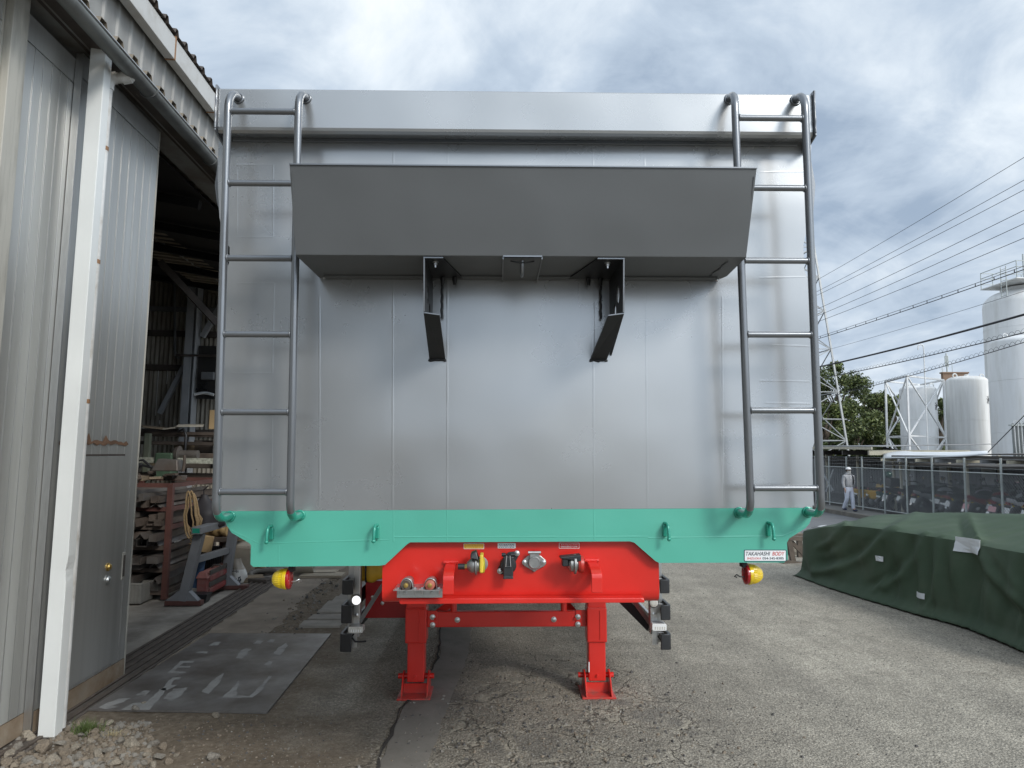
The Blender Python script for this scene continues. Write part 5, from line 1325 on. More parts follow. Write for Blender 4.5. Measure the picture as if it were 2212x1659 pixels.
# white sagging sheet laid over the left end of that roof
FE = [(1909, 989.5), (1950, 989), (1989, 988.5), (2085, 985), (2134, 981)]; BE = [(1908, 966.5), (1940, 972), (1973, 977), (2060, 977.5), (2134, 975)]
def wsheet(u, v):
    k = u * 4; i = min(int(k), 3); f = k - i
    e = lambda E: (E[i][0] + (E[i + 1][0] - E[i][0]) * f, E[i][1] + (E[i + 1][1] - E[i][1]) * f)
    p, q = onX(*e(FE), SX0 - .12), onX(*e(BE), SX0 + 1.3); return p.lerp(q, v)
S('white_roof_sheet', MB().grid(16, 4, wsheet), SHW, solid=.04, smooth=60)
# left, higher roof seen from below
u0, u1 = onX(1765, 976, SX0 - .2), onX(1910, 970, SX0 - .2)
sheet3('upper_roof_sheet', [(SX0 - .25, 42, 2.0), (SX0 - .25, 28.4, 1.84), (SX1 + 1, 28.4, 1.95), (SX1 + 1, 42, 1.95)], .03, GREYST)
S('upper_edge', MB().hexa([(SX0 - .27, 42, 1.86), (SX0 - .27, 28.3, 1.72), (SX0 - .22, 28.3, 1.72), (SX0 - .22, 42, 1.86), (SX0 - .27, 42, 1.98), (SX0 - .27, 28.3, 1.82), (SX0 - .22, 28.3, 1.82), (SX0 - .22, 42, 1.98)]), CREAM)
for k in range(6): S('upper_rafter', MB().box((SX0 - .2, 28.6 + k * 2.2, 1.50), (SX1, 28.72 + k * 2.2, 1.70)), CREAM if k == 0 else SHM)
S('upper_liner', MB().box((SX0, 28.4, 1.30), (SX1, 42, 1.34)), SHM)
for y in (27.8, 30.6, 33.5): S('upper_post', MB().box((SX0 + .3, y, PAVE_Z), (SX0 + .38, y + .08, 1.5)), CREAM)
# rear wall of ridged panels, shutter, notice boards
mb = MB(); prof = []; y = 15
while y < 60: prof += [(y, 0), (y + .03, .03), (y + .10, .03), (y + .13, 0)]; y += .26
k = len(prof); mb.add([(SX1 + .15 - h, yy, PAVE_Z) for yy, h in prof] + [(SX1 + .15 - h, yy, 1.4) for yy, h in prof], [(i, i + 1, i + 1 + k, i + k) for i in range(k - 1)])
S('rear_panel', mb, SHG)
sw = S('shutter', MB().box((SX1 + .03, 32.6, PAVE_Z), (SX1 + .08, 35.2, 1.36)), SHW)
for k in range(20): S('shutter_slat', MB().box((SX1 - .005, 32.62, PAVE_Z + .03 + k * .10), (SX1 + .028, 35.18, PAVE_Z + .115 + k * .10)), SHW, sw)
for y, w, h0, h1 in ((30.2, .5, .1, 1.2), (27.2, .8, .35, 1.25)): S('notice_board', MB().box((SX1 - .02, y, h0), (SX1 + .01, y + w, h1)), M('pale_notice', (.55, .56, .55), .6), bevel=.01)
struct(MB().box((FX + .2, 15, PAVE_Z + .003), (SX1 + .2, 42, PAVE_Z + .02)).build('shelter_floor', M('shelter_concrete', (.13, .125, .12), .85, 0, .2, 2)))
# white cross bracing and cream pipe at the left end
for a, b in (((1775, 1018), (1800, 1060)), ((1800, 1015), (1785, 1062)), ((1786, 1035), (1796, 1062))):
    p, q = onX(a[0], a[1], FX + .5), onX(b[0], b[1], FX + .5); S('cross_brace', MB().bar(p, q, .05, .05), SHW)

# ------------------------------------------------------------------ motorcycles
def mcm(n, c, **k): return M(n, c, k.pop('r', .35), k.pop('m', 0), .1, 10, coat=.4, **k)
BKB = mcm('bike_black', (.018, .018, .020)); CHR = M('bike_chrome', (.6, .6, .6), .15, 1.0, .05); PLT = M('plate_white', (.70, .71, .70), .5, var=.03); PLP = M('plate_pink', (.70, .38, .40), .5, var=.03)
BYEL = mcm('bike_yellow', (.55, .33, .02)); BSIL = mcm('bike_silver', (.36, .37, .38), m=.5); BRED = mcm('bike_red', (.16, .015, .015)); BGRN = mcm('bike_dark_green', (.03, .10, .08)); BWHT = mcm('bike_white', (.6, .6, .6)); BBLU = mcm('bike_blue', (.03, .05, .14))
SIG = mcm('tail_red', (.18, .012, .012))
MIRR = M('mirror_glass', (.85, .86, .88), .06, 1.0, 0)
GRIP = BLACKP
def motorbike(kind, body, label, x, y, yaw, plate=PLT, extra=None):
    """front to +X; tail and number plate to -X"""
    t = thing('motorcycle', label, 'motorcycle', (x, y, PAVE_Z + .02), 'motorcycles parked under the shelter', (.09, 0, yaw)); t.scale = (1.1, 1.1, 1.12)
    s = .86 if kind == 'scooter' else 1.0
    wr = .22 if kind == 'scooter' else .30; wb_ = .62 * s
    for nm, xx in (('rear_wheel', -wb_), ('front_wheel', wb_)):
        w = MB().torus((xx, 0, wr), (0, 1, 0), wr - .055, .055, 24, 8).build(nm, RUBBER, t, smooth=60)
        MB().lathe([(-.05, .05), (-.03, wr * .35), (-.012, wr - .09), (.012, wr - .09), (.03, wr * .35), (.05, .05)], (xx, 0, wr), (0, 1, 0), 14).build('rim', CHR if kind != 'scooter' else BSIL, w, smooth=40)
    for sy in (-.085, .085): MB().tube([(wb_, sy, wr), (wb_ - .14, sy, .62 * s + .1), (wb_ - .22, sy, .92 * s)], .024, 8).build('fork', CHR, t, smooth=60)
    MB().grid(10, 4, lambda u, v: (wb_ + (wr + .02) * math.cos(.3 + 2.0 * u), (v - .5) * .13, wr + (wr + .02) * math.sin(.3 + 2.0 * u))).build('front_mudguard', body, t, smooth=60, solid=.006)
    MB().grid(10, 4, lambda u, v: (-wb_ + (wr + .04) * math.cos(1.0 + 2.0 * u), (v - .5) * .15, wr + (wr + .04) * math.sin(1.0 + 2.0 * u))).build('rear_mudguard', BKB, t, smooth=60, solid=.006)
    if kind == 'scooter':
        MB().hexa([(-.62, -.16, .34), (.12, -.17, .20), (.12, .17, .20), (-.62, .16, .34), (-.74, -.13, .66), (-.02, -.15, .64), (-.02, .15, .64), (-.74, .13, .66)]).build('rear_body', body, t, bevel=.05)
        MB().hexa([(.10, -.16, .16), (.42, -.16, .20), (.42, .16, .20), (.10, .16, .16), (.32, -.20, .86), (.42, -.17, .86), (.42, .17, .86), (.32, .20, .86)]).build('leg_shield', body, t, bevel=.04)
        MB().box((-.1, -.16, .16), (.3, .16, .23)).build('foot_board', BKB, t, bevel=.02)
        MB().hexa([(-.66, -.13, .662), (.0, -.14, .642), (.0, .14, .642), (-.66, .13, .662), (-.62, -.10, .76), (-.04, -.12, .74), (-.04, .12, .74), (-.62, .10, .76)]).build('seat', BLACKS, t, bevel=.03)
    else:
        MB().hexa([(-.28, -.15, .28), (.30, -.15, .25), (.30, .15, .25), (-.28, .15, .28), (-.22, -.12, .62), (.26, -.12, .62), (.26, .12, .62), (-.22, .12, .62)]).build('engine', BSIL if body is BYEL else BKB, t, bevel=.05)
        for k in range(5): MB().box((.02, -.17, .36 + k * .045), (.22, .17, .375 + k * .045)).build('fin', CHR, t)
        MB().sphere((.12, 0, .80), .22, 14, sq=(1.25, .62, .62)).build('fuel_tank', body, t, smooth=60)
        MB().hexa([(-.80, -.10, .74), (-.06, -.13, .68), (-.06, .13, .68), (-.80, .10, .74), (-.82, -.08, .86), (-.08, -.10, .80), (-.08, .10, .80), (-.82, .08, .86)]).build('seat', BLACKS, t, bevel=.04)
        MB().hexa([(-.98, -.07, .76), (-.45, -.13, .56), (-.45, .13, .56), (-.98, .07, .76), (-1.0, -.06, .86), (-.45, -.12, .735), (-.45, .12, .735), (-1.0, .06, .86)]).build('tail_cowl', body, t, bevel=.03)
        MB().tube([(.25, .15, .30), (0, .17, .22), (-.4, .19, .24), (-.95, .20, .38)], [.025, .03, .055, .05], 10).build('exhaust', CHR, t, smooth=60)
    hz_ = 1.02 * s
    MB().tube([(wb_ - .40, -.36, hz_ - .02), (wb_ - .28, -.22, hz_), (wb_ - .24, 0, hz_ - .03), (wb_ - .28, .22, hz_), (wb_ - .40, .36, hz_ - .02)], .016, 8).build('handlebar', GRIP, t, smooth=60)
    for sy in (-1, 1):
        m_ = MB().tube([(wb_ - .30, .22 * sy, hz_), (wb_ - .33, .29 * sy, hz_ + .16)], .008, 6).build('mirror_stem', BLACKP, t)
        MB().cbox((wb_ - .35, .31 * sy, hz_ + .20), (.022, .12, .085), (0, -.25, .15 * sy)).build('mirror_shell', BLACKP, m_, bevel=.01)
        MB().cbox((wb_ - .366, .31 * sy, hz_ + .197), (.004, .105, .07), (0, -.25, .15 * sy)).build('mirror_glass', MIRR, m_)
    MB().lathe([(0, .05), (.06, .095), (.12, .10), (.13, .085)], (wb_ - .22, 0, hz_ - .14), (1, 0, -.1), 14).build('headlight', body if kind == 'scooter' else BKB, t, smooth=40)
    tx = -.76 * s if kind == 'scooter' else -1.0
    MB().cbox((tx + .02, 0, .70), (.05, .16, .07)).build('tail_light', SIG, t, bevel=.01)
    for sy in (-1, 1): MB().cbox((tx + .06, .15 * sy, .66), (.035, .04, .03)).build('indicator', AMB, t, bevel=.008)
    p = MB().cbox((tx - .02, 0, .52), (.006, .23, .15), (0, .35, 0)).build('number_plate', plate, t)
    for k in range(3): MB().cbox((tx - .0235 - .0006, -.05 + .05 * k, .515), (.001, .028, .06), (0, .35, 0)).build('plate_digit', BGRN, p)
    if extra == 'box': MB().box((-.95, -.20, .88), (-.50, .20, 1.18)).build('top_box', BKB, t, bevel=.05)
    if extra == 'screen': MB().grid(8, 6, lambda u, v: (wb_ - .12 - .30 * v, (u - .5) * .40 * (1 - .3 * v), hz_ - .08 + .40 * v)).build('windscreen', M('smoky_screen', (.30, .33, .34), .1, 0, 0, trans=.6), t, smooth=60, solid=.004)
    return t
bikes = [('scooter', BYEL, 'yellow scooter at the far left end of the shelter, behind the walking man', 30.9, .1, PLT, None), ('scooter', BYEL, 'second yellow scooter, just right of the walking man', 29.9, -.15, PLT, None),
         ('scooter', BGRN, 'dark green scooter with a helmet on its mirror before the white shutter', 28.9, .1, PLT, None), ('road', BKB, 'black motorcycle with orange panel beside the dark green scooter', 28.0, .15, PLT, 'box'),
         ('road', BKB, 'black motorcycle left of the third fence post from the left', 26.9, -.1, PLT, None), ('road', BSIL, 'grey tanked motorcycle between the cream post and a fence post', 25.9, .1, PLT, None),
         ('scooter', BKB, 'black scooter with bright mirrors near the shelter middle', 24.95, .2, PLT, 'screen'), ('road', BKB, 'black motorcycle with a low white plate in the shelter middle', 24.0, -.05, PLT, None),
         ('road', BRED, 'dark red motorcycle with a pink plate behind the cream post', 23.0, .12, PLP, None), ('road', BSIL, 'silver motorcycle with a long pale fairing', 22.1, .25, PLP, 'screen'),
         ('road', BWHT, 'black and white motorcycle with a large tilted plate', 21.25, .0, PLT, None), ('road', BKB, 'black motorcycle with a round helmet on it at the right', 20.4, .1, PLT, 'box'), ('road', BRED, 'motorcycle with red side panel at the right edge', 19.5, .0, PLT, None)]
for i, (kd, bd, lb, y, yw, pl, ex) in enumerate(bikes):
    motorbike(kd, bd, lb, 16.25 + .1 * math.sin(i * 2.1), y, yw, pl, ex)
for i, y in enumerate((20.85, 21.7, 22.6, 23.5, 24.5, 25.45, 26.4, 27.5)):
    motorbike('road' if i % 3 else 'scooter', BKB if i % 4 else BSIL, 'black motorcycle squeezed into the crowded row under the shelter' if i % 4 else ('grey scooter squeezed in near the right-hand posts', 'grey road bike squeezed in near the shelter middle')[i // 4], 16.75 + .1 * math.sin(i * 1.3), y, .1 * math.sin(i * 2.7), PLT, 'screen' if i == 3 else None)
def helmet(x, y, z, mat, label):
    t = thing('helmet', label, 'helmet', (x, y, z)); MB().sphere((0, 0, .12), .145, 16, sq=(1.1, 1, 1)).build('shell', mat, t, smooth=60)
    MB().grid(10, 4, lambda u, v: (.165 * math.cos(-1.1 + 2.2 * u) , .155 * math.sin(-1.1 + 2.2 * u), .08 + .09 * v)).build('visor', BLACKP, t, smooth=60, solid=.004)
helmet(16.0, 29.0, PAVE_Z + 1.30, BGRN, 'dark green helmet hung on the scooter in front of the white shutter')
helmet(16.3, 20.9, PAVE_Z + .95, BWHT, 'pale helmet resting on the black motorcycle at the right')

# ------------------------------------------------------------------ overhead cables
CABM = M('cable_black', (.012, .012, .018), .5, 0, .1)
def cable(label, a, b, r, dl=46, dr=24, sag=.35, spiral=0, twin=0, ext=1.12):
    A = CAM_O + ray(*a).normalized() * 1; 
    def pt(p, dep): d = ray(*p); return CAM_O + d * dep
    ex = (a[0] + (b[0] - a[0]) * ext, a[1] + (b[1] - a[1]) * ext)
    a2 = (a[0] - (b[0] - a[0]) * .12, a[1] - (b[1] - a[1]) * .12)
    P0_, P1_ = pt(a2, dl), pt(ex, dr)
    pts = [];
    for i in range(41):
        t = i / 40; p = P0_.lerp(P1_, t); p.z -= sag * 4 * t * (1 - t) * .25; pts.append(p)
    o = MB().tube(pts, r * .8, 6).build('overhead_cable', CABM, smooth=60)
    tag(o, label, 'cable', 'overhead cables to the right')
    if spiral:
        sp = []
        for i in range(900):
            t = i / 899; p = P0_.lerp(P1_, t); p.z -= sag * 4 * t * (1 - t) * .25; a_ = t * spiral * 6.283; sp.append(p + Vector((.0, .05 * math.cos(a_), .07 + .07 * math.sin(a_))))
        MB().tube(sp, .006, 4, cap=False).build('hanger_spiral', CABM, o)
    if twin:
        MB().tube([p + Vector((0, 0, twin)) for p in pts], r * .5, 5).build('messenger_wire', CABM, o)
        for i in range(1, 40, 2): MB().cbox(tuple(pts[i] + Vector((0, 0, twin / 2))), (.02, .03, twin * 1.1)).build('hanger_clip', CABM, o)
    return o
cable('topmost thin overhead cable', (1765, 603), (2212, 339), .014)
cable('second thin overhead cable from the top', (1765, 628), (2212, 388), .014)
cable('third thin overhead cable from the top', (1765, 636), (2212, 409), .014)
cable('fourth overhead cable from the top', (1765, 666), (2212, 453), .015)
cable('fifth overhead cable from the top', (1765, 681), (2212, 482), .015)
cable('sixth overhead cable from the top', (1765, 694), (2212, 513), .015)
cable('overhead cable clipped under a messenger wire, crossing the railing of the tall tank', (1771, 729), (2212, 581), .022, twin=.12)
cable('finest overhead cable, below the clipped pair', (1791, 753), (2212, 628), .010)
cable('thickest black overhead cable bundle', (1773, 789), (2212, 678), .055, sag=.5)
cable('upper cable with a wire spiral around its hanger', (1774, 815), (2212, 717), .026, spiral=70, sag=.5)
cable('lower cable with a wire spiral around its hanger', (1800, 852), (2212, 738), .020, spiral=70, sag=.5)
cable('slanting stay wire in front of the tall tanks', (2138, 973), (2212, 898), .016, 23, 20, 0)

# ------------------------------------------------------------------ tanks
TKM = M('tank_white', (.74, .75, .75), .5, 0, .05, 1.0, .02, 40, dirt=(.62, .62, .60), dirt_amt=.5, dirt_scale=.9, stretch=(2, 2, .3))
TKM2 = M('tank_white_streaked', (.70, .70, .685), .55, 0, .08, 1.5, .02, 40, dirt=(.56, .55, .52), dirt_amt=.6, dirt_scale=1.0, stretch=(3, 3, .25))
def proj_c(px, dep): d = ray(px, 977); return CAM_O + d * dep       # point at eye height
def tank(label, pxl, pxr, dep, ytop, mat, dome=.28, zb=-1.0, name='storage_tank', lugs=True, bands=(), sink=None):
    dl, dr = ray(pxl, 960).xy.normalized(), ray(pxr, 960).xy.normalized(); bi = (dl + dr).normalized(); hyp = dep / bi.y
    c = Vector((bi.x * hyp, bi.y * hyp, CAM_H)); r = hyp * math.sin(math.acos(min(1, dl.dot(bi)))); zt = CAM_H + (977 - ytop) * dep / 1534
    t = thing(name, label, 'tank', (c.x, c.y, zb), None, U_ROT); h = zt - zb
    prof = [(0, r)] + [(h - dome, r)] + [(h - dome + dome * math.sin(a), r * (math.cos(a) ** .6 if a < 1.5 else .02)) for a in [k * math.pi / 2 / 7 for k in range(1, 8)]]
    MB().lathe(prof, (0, 0, 0), (0, 0, 1), 48).build('shell', mat, t, smooth=50)
    for z in bands: MB().lathe([(-.02, r + .002), (-.012, r + .010), (.012, r + .010), (.02, r + .002)], (0, 0, z * h), (0, 0, 1), 48).build('weld_band', mat, t, smooth=40)
    if lugs:
        for s in (-1, 1): MB().torus((s * r * .74, -.2, h - dome * .30 + .10), (0, 1, 0), .13, .045, 16, 6).build('lifting_lug', mat, t, smooth=60)
        MB().lathe([(0, .12), (.12, .12), (.14, .04)], (0, 0, h - .01), (0, 0, 1), 12).build('cap', mat, t)
    return t, c, r, h
tA, cA_, rA, hA = tank('smaller white tank inside a white lattice frame', 1944, 2027, 45, 832, TKM, bands=(.35, .68))
tB, cB_, rB, hB = tank('streaked white tank standing right of the framed tank', 2045, 2140, 45, 811, TKM2, .34, bands=(.33, .62))
tD, cD_, rD, hD = tank('middle-height white tank in front of the tallest one', 2139, 2330, 40, 722, TKM, .42, bands=(.4, .72), lugs=True)
tC, cC_, rC, hC = tank('tallest white tank with railings on its top', 2133, 2324, 48, 618, TKM, 1.1, bands=(.5, .8), lugs=False)
KAN = M('tank_lettering', (.03, .03, .035), .5, var=0); KANR = M('tank_lettering_red', (.35, .03, .03), .5, var=0)
def on_tank(t, r, body, ang, z, size, mats, wdeg):
    cu = bpy.data.curves.new('tmp', 'FONT'); cu.body = body; cu.offset = .02; tmp = bpy.data.objects.new('tmp', cu); SC.collection.objects.link(tmp); bpy.context.view_layer.update()
    me = bpy.data.meshes.new_from_object(tmp.evaluated_get(bpy.context.evaluated_depsgraph_get())); bpy.data.objects.remove(tmp)
    vs = [v.co.copy() for v in me.vertices]
    if not vs: return
    x0, x1 = min(v.x for v in vs), max(v.x for v in vs); y0, y1 = min(v.y for v in vs), max(v.y for v in vs)
    mb = MB(); mb.f = [tuple(p.vertices) for p in me.polygons]; mb.mi = [0] * len(mb.f)
    for v in vs:
        a = ang + wdeg * ((v.x - x0) / (x1 - x0) - .5); rr = r + .008
        mb.v.append((rr * math.sin(a), -rr * math.cos(a), z + size * ((v.y - y0) / (y1 - y0))))
    mb.build('lettering', mats, t)
for t, r, h, zc in ((tA, rA, hA, 5.25), (tB, rB, hB, 5.65)):
    on_tank(t, r, '液', R(38), zc, .52, KAN, R(24))
# lattice frame about the small tank
lf = thing('steel_scaffold', 'white steel lattice frame standing round the smaller tank', 'frame', (cA_.x, cA_.y, -1.0), None, U_ROT)
zt_ = CAM_H + (977 - 822) * 45 / 1534 + 1.0
cr_ = []
for px_, dep in ((1916, 45.6), (1963.5, 42.5), (2043, 44.4), (1993, 47.5)):
    q = proj_c(px_, dep); cr_.append(Vector((q.x - cA_.x, q.y - cA_.y, 0)))
LF = M('frame_white', (.64, .65, .65), .5, 0, .08, 4)
for k in range(4):
    a, b = cr_[k], cr_[(k + 1) % 4]; up = Vector((0, 0, 1))
    if k != 2 or True: MB().bar(a, a + up * zt_, .10, .10, (1, 0, 0)).build('post', LF, lf)
    MB().bar(a + up * zt_, b + up * zt_, .10, .10).build('top_beam', LF, lf)
    zr = CAM_H + (977 - 945) * 45 / 1534 + 1.0
    MB().bar(a + up * zr, b + up * zr, .09, .09).build('ring_beam', LF, lf)
    MB().bar(a + up * zr, b + up * zt_, .07, .07).build('brace', LF, lf); MB().bar(b + up * zr, a + up * zt_, .07, .07).build('brace', LF, lf)
    MB().bar(a + up * zr, b + up * .4, .09, .09).build('brace', LF, lf); MB().bar(b + up * zr, a + up * .4, .09, .09).build('brace', LF, lf)
q = proj_c(2003, 42.6); o = q - cA_
pts = [(o.x, o.y, .2), (o.x - .02, o.y, zt_ + 1.55), (o.x - .03, o.y, zt_ + 1.75)] + [(o.x - .20 + .17 * math.cos(a), o.y, zt_ + 1.8 + .15 * math.sin(a)) for a in [k * math.pi / 6 for k in range(0, 7)]] + [(o.x - .37, o.y, zt_ + 1.62)]
MB().tube(pts, .035, 8).build('vent_pipe', LF, lf, smooth=60)
# railings and platform on the tallest tank
hr = h_top = hC
pl_ = MB().lathe([(-.35, 1.2), (.10, 1.35), (.16, 1.35)], (0, 0, hC - .02), (0, 0, 1), 32).build('platform', TKM, tC)
MB().hexa([(-2.2, -2.4, hC + .24), (2.6, -2.4, hC + .24), (2.6, 1.2, hC + .24), (-2.2, 1.2, hC + .24), (-2.2, -2.4, hC + .30), (2.6, -2.4, hC + .30), (2.6, 1.2, hC + .30), (-2.2, 1.2, hC + .30)]).build('deck', TKM, tC)
for x in (-2.15, -1.3, -.3, .8, 1.9): 
    for y in (-2.35, 1.15): MB().cyl((x, y, hC + .3), (x, y, hC + 1.45), .032, 8).build('rail_post', GALV, tC)
for z in (.65, 1.05, 1.45):
    MB().tube([(-2.15, -2.35, hC + z), (2.4, -2.35, hC + z), (2.4, 1.15, hC + z), (-2.15, 1.15, hC + z)], .028, 6, closed=True).build('hand_rail', GALV, tC)
for x in (-.35, .35): MB().cyl((x - .3, -1.0, hC + .3), (x - .3, -1.0, hC + 2.3), .05, 8).build('vent', GALV, tC)
lx = -2.55
for y in (-.3, .2): MB().tube([(lx, y - 1.6, hC - .9), (lx, y - 1.6, hC + 1.2)], .03, 6).build('ladder_rail', GALV, tC)
for k in range(8): MB().cyl((lx, -1.9, hC - .8 + k * .26), (lx, -1.4, hC - .8 + k * .26), .018, 6).build('ladder_rung', GALV, tC)
# finned vaporiser at the right edge
vp = thing('vaporiser', 'grey finned vaporiser with looped pipes at the foot of the tall tanks', 'vaporiser', tuple(proj_c(2200, 30) - Vector((0, 0, CAM_H + .9))))
o0 = proj_c(2186, 30); zt2 = CAM_H + (977 - 915) * 30 / 1534
for k in range(7):
    x = o0.x + .10 + k * .155; MB().box((x - .05, o0.y - .01, -.9), (x + .05, o0.y + .01, zt2)).build('fin', GALV, vp, world=True)
    MB().box((x - .012, o0.y - .12, -.9), (x + .012, o0.y - .0105, zt2)).build('fin', ALU, vp, world=True)
    MB().tube([(x + .075 - .075 * math.cos(a), o0.y - .05, zt2 + .12 * math.sin(a)) for a in [j * math.pi / 6 for j in range(7)]], .016, 6).build('loop', ALU, vp, world=True, smooth=60)
MB().box((o0.x - .01, o0.y - .10, zt2 - .10), (o0.x + 1.2, o0.y + .1, zt2 - .05)).build('top_bar', GALV, vp, world=True)

# ------------------------------------------------------------------ lattice mast
PYM = M('mast_galvanised', (.33, .34, .34), .5, .3, .1, 3)
D = 47
base_c = proj_c(1688, D); mpp = D / 1534
ms = thing('lattice_mast', 'pale steel lattice transmission mast half hidden behind the trailer', 'mast', (base_c.x, base_c.y, -1.0), None, (0, .010, 0))
def half(z):  # half width from measured leg line
    h = 3.0
    for _ in range(40):
        qx, qy = proj((base_c.x + h, base_c.y - h, z - 1.0)); h += (1766 + (qy - 605) * .177 - qx) * mpp * .5
    return max(.4, h)
zs = [0]; 
while zs[-1] < 23.5: zs.append(zs[-1] + max(1.2, half(zs[-1]) * 1.05))
for i in range(len(zs) - 1):
    z0_, z1_ = zs[i], zs[i + 1]; h0, h1 = half(z0_), half(z1_)
    c0 = [Vector((sx * h0, sy * h0, z0_)) for sx, sy in ((-1, -1), (1, -1), (1, 1), (-1, 1))]; c1 = [Vector((sx * h1, sy * h1, z1_)) for sx, sy in ((-1, -1), (1, -1), (1, 1), (-1, 1))]
    for k in range(4):
        n = (k + 1) % 4
        MB().bar(c0[k], c1[k], .10, .10, (1, 0, 0)).build('leg_section', PYM, ms)
        MB().bar(c0[k], c1[n], .05, .05).build('lattice_bar', PYM, ms); MB().bar(c0[n], c1[k], .05, .05).build('lattice_bar', PYM, ms)
        MB().bar(c1[k], c1[n], .05, .05).build('lattice_bar', PYM, ms)
q = proj_c(1808, D * .9); MB().cbox((half(9) * .95, -half(9), CAM_H + 1.0 + (977 - 909) * mpp), (1.5, .8, .06)).build('platform', PYM, ms)

# ------------------------------------------------------------------ block of flats behind
BRN = M('brown_render', (.19, .125, .085), .8, 0, .08, .3); PNK = M('pink_tile', (.36, .26, .22), .75, 0, .08, .3); GLS = M('dark_window', (.05, .06, .07), .15, 0, .1)
D = 120; mpp = D / 1534
bl = thing('apartment_block', 'brown apartment block with antennas on its roof, behind the streaked tank', 'building', tuple(proj_c(2090, D) - Vector((0, 0, CAM_H + 1))))
o0 = proj_c(2047, D); o1 = proj_c(2102, D); o2 = proj_c(2160, D); zr = CAM_H + (977 - 806) * mpp; zr2 = CAM_H + (977 - 912) * mpp
MB().box((o0.x, o0.y, zr - 2.0), (o1.x, o0.y + .6, zr)).build('roof_house', BRN, bl, world=True)
MB().box((o0.x - .15, o0.y - .15, zr + .002), (o1.x + .15, o0.y + .75, zr + .25)).build('parapet', BRN, bl, world=True)
MB().box((o0.x - 2, o0.y - 2, -1), (o2.x, o0.y + 12, zr2)).build('wall', PNK, bl, world=True)
for f_ in range(4):
    for k in range(6):
        x = o0.x - 1.4 + k * 1.75; z = .2 + f_ * 1.75
        if z + 1.1 < zr2: 
            w = MB().box((x, o0.y - 2.06, z), (x + 1.1, o0.y - 2.004, z + 1.1)).build('window', WHITE, bl, world=True); MB().box((x + .08, o0.y - 2.09, z + .08), (x + 1.02, o0.y - 2.063, z + 1.02)).build('pane', GLS, w, world=True)
MB().box((o0.x - 2.1, o0.y - 3, zr2 * .6), (o2.x + .4, o0.y - 2.1, zr2 * .6 + .3)).build('balcony', PNK, bl, world=True)
def ant(px_, ya, yb_, r): a = proj_c(px_, D); MB().cyl((a.x, a.y + 1, CAM_H + (977 - yb_) * mpp), (a.x, a.y + 1, CAM_H + (977 - ya) * mpp), r, 6).build('antenna', GALV, bl, world=True)
ant(2064.5, 760, 806, .14); ant(2061.5, 766, 790, .10); ant(2067.5, 766, 790, .10); ant(2054, 786, 806, .05); ant(2076, 785, 806, .05); ant(2101, 803, 812, .08); ant(2104, 803, 812, .08)
a = proj_c(2054, D); 
for k in range(3): MB().cbox((a.x, a.y + 1, CAM_H + (977 - 793 - k * 3) * mpp), (.9 - .15 * k, .06, .06)).build('antenna_arm', GALV, bl, world=True)

# ------------------------------------------------------------------ trees
LEAFM = [M('leaf_dark', (.058, .082, .024), .55, 0, .4, 1.1), M('leaf_mid', (.10, .13, .038), .5, 0, .4, 1.1), M('leaf_light', (.18, .20, .065), .5, 0, .35, 1.1)]
BARK = M('bark', (.09, .07, .05), .85, 0, .2, 8)
def tree(label, px, dep, ytop, wpx, seed, n=4200, leaf=.30, base=-1.0, gap=.55):
    rnd = random.Random(seed); c = proj_c(px, dep); mpp = dep / 1534; zt = CAM_H + (977 - ytop) * mpp; H_ = zt - base; Rw = wpx * mpp / 2
    t = thing('tree', label, 'tree', (c.x, c.y, base), 'trees behind the shelter')
    limbs = MB(); limbs.tube([(0, 0, 0), (rnd.uniform(-.2, .2), 0, H_ * .25), (rnd.uniform(-.3, .3), 0, H_ * .5), (rnd.uniform(-.3, .3), 0, H_ * .8)], [.28, .22, .16, .05], 8)
    cl = []
    for k in range(int(26)):
        a = rnd.uniform(0, 6.283); zf = rnd.uniform(.22, .97); rr = Rw * math.sqrt(max(.04, 1 - ((zf - .50) / .52) ** 2)) * rnd.uniform(.35, 1.0)
        p = Vector((rr * math.cos(a), rr * math.sin(a) * .8, H_ * zf)); cl.append((p, Rw * rnd.uniform(.20, .40)))
        st = Vector((0, 0, H_ * max(.15, zf - .28))); limbs.tube([st, st.lerp(p, .55) + Vector((0, 0, .3)), p], [.09, .05, .015], 5)
    limbs.build('trunk', BARK, t, smooth=60)
    cr = MB(); 
    for i in range(n):
        p, s = cl[rnd.randrange(len(cl))]
        d = Vector((rnd.gauss(0, 1), rnd.gauss(0, 1), rnd.gauss(0, .8))); d = d.normalized() * s * (rnd.random() ** .45)
        q = p + d
        L_ = leaf * rnd.uniform(.55, 1.25); a = Vector((rnd.gauss(0, 1), rnd.gauss(0, 1), rnd.gauss(0, .7))).normalized(); b = a.cross(Vector((rnd.gauss(0, 1), rnd.gauss(0, 1), rnd.gauss(0, 1)))).normalized()
        mi = 0 if rnd.random() < .40 else (1 if rnd.random() < .7 else 2)
        cr.add([q - a * L_ * .5, q + b * L_ * .22 + a * L_ * .05, q + a * L_ * .5, q - b * L_ * .22], [(0, 1, 2, 3)], mi)
    me = bpy.data.meshes.new('crown'); me.from_pydata(cr.v, [], cr.f)
    for m_ in LEAFM: me.materials.append(m_)
    me.polygons.foreach_set('material_index', cr.mi); o = bpy.data.objects.new('crown', me); SC.collection.objects.link(o); o.parent = t
    return t
tree('tall broad tree with open crown next to the mast', 1812, 58, 782, 150, 1, 17000, .27)
tree('low bushy tree between the tall tree and the framed tank', 1895, 62, 848, 95, 2, 9000, .32)
tree('small pointed tree rising left of the lattice frame', 1880, 70, 835, 40, 3, 3000, .30)
tree('dark tree directly behind the lattice frame', 1935, 66, 848, 70, 4, 5000, .34)
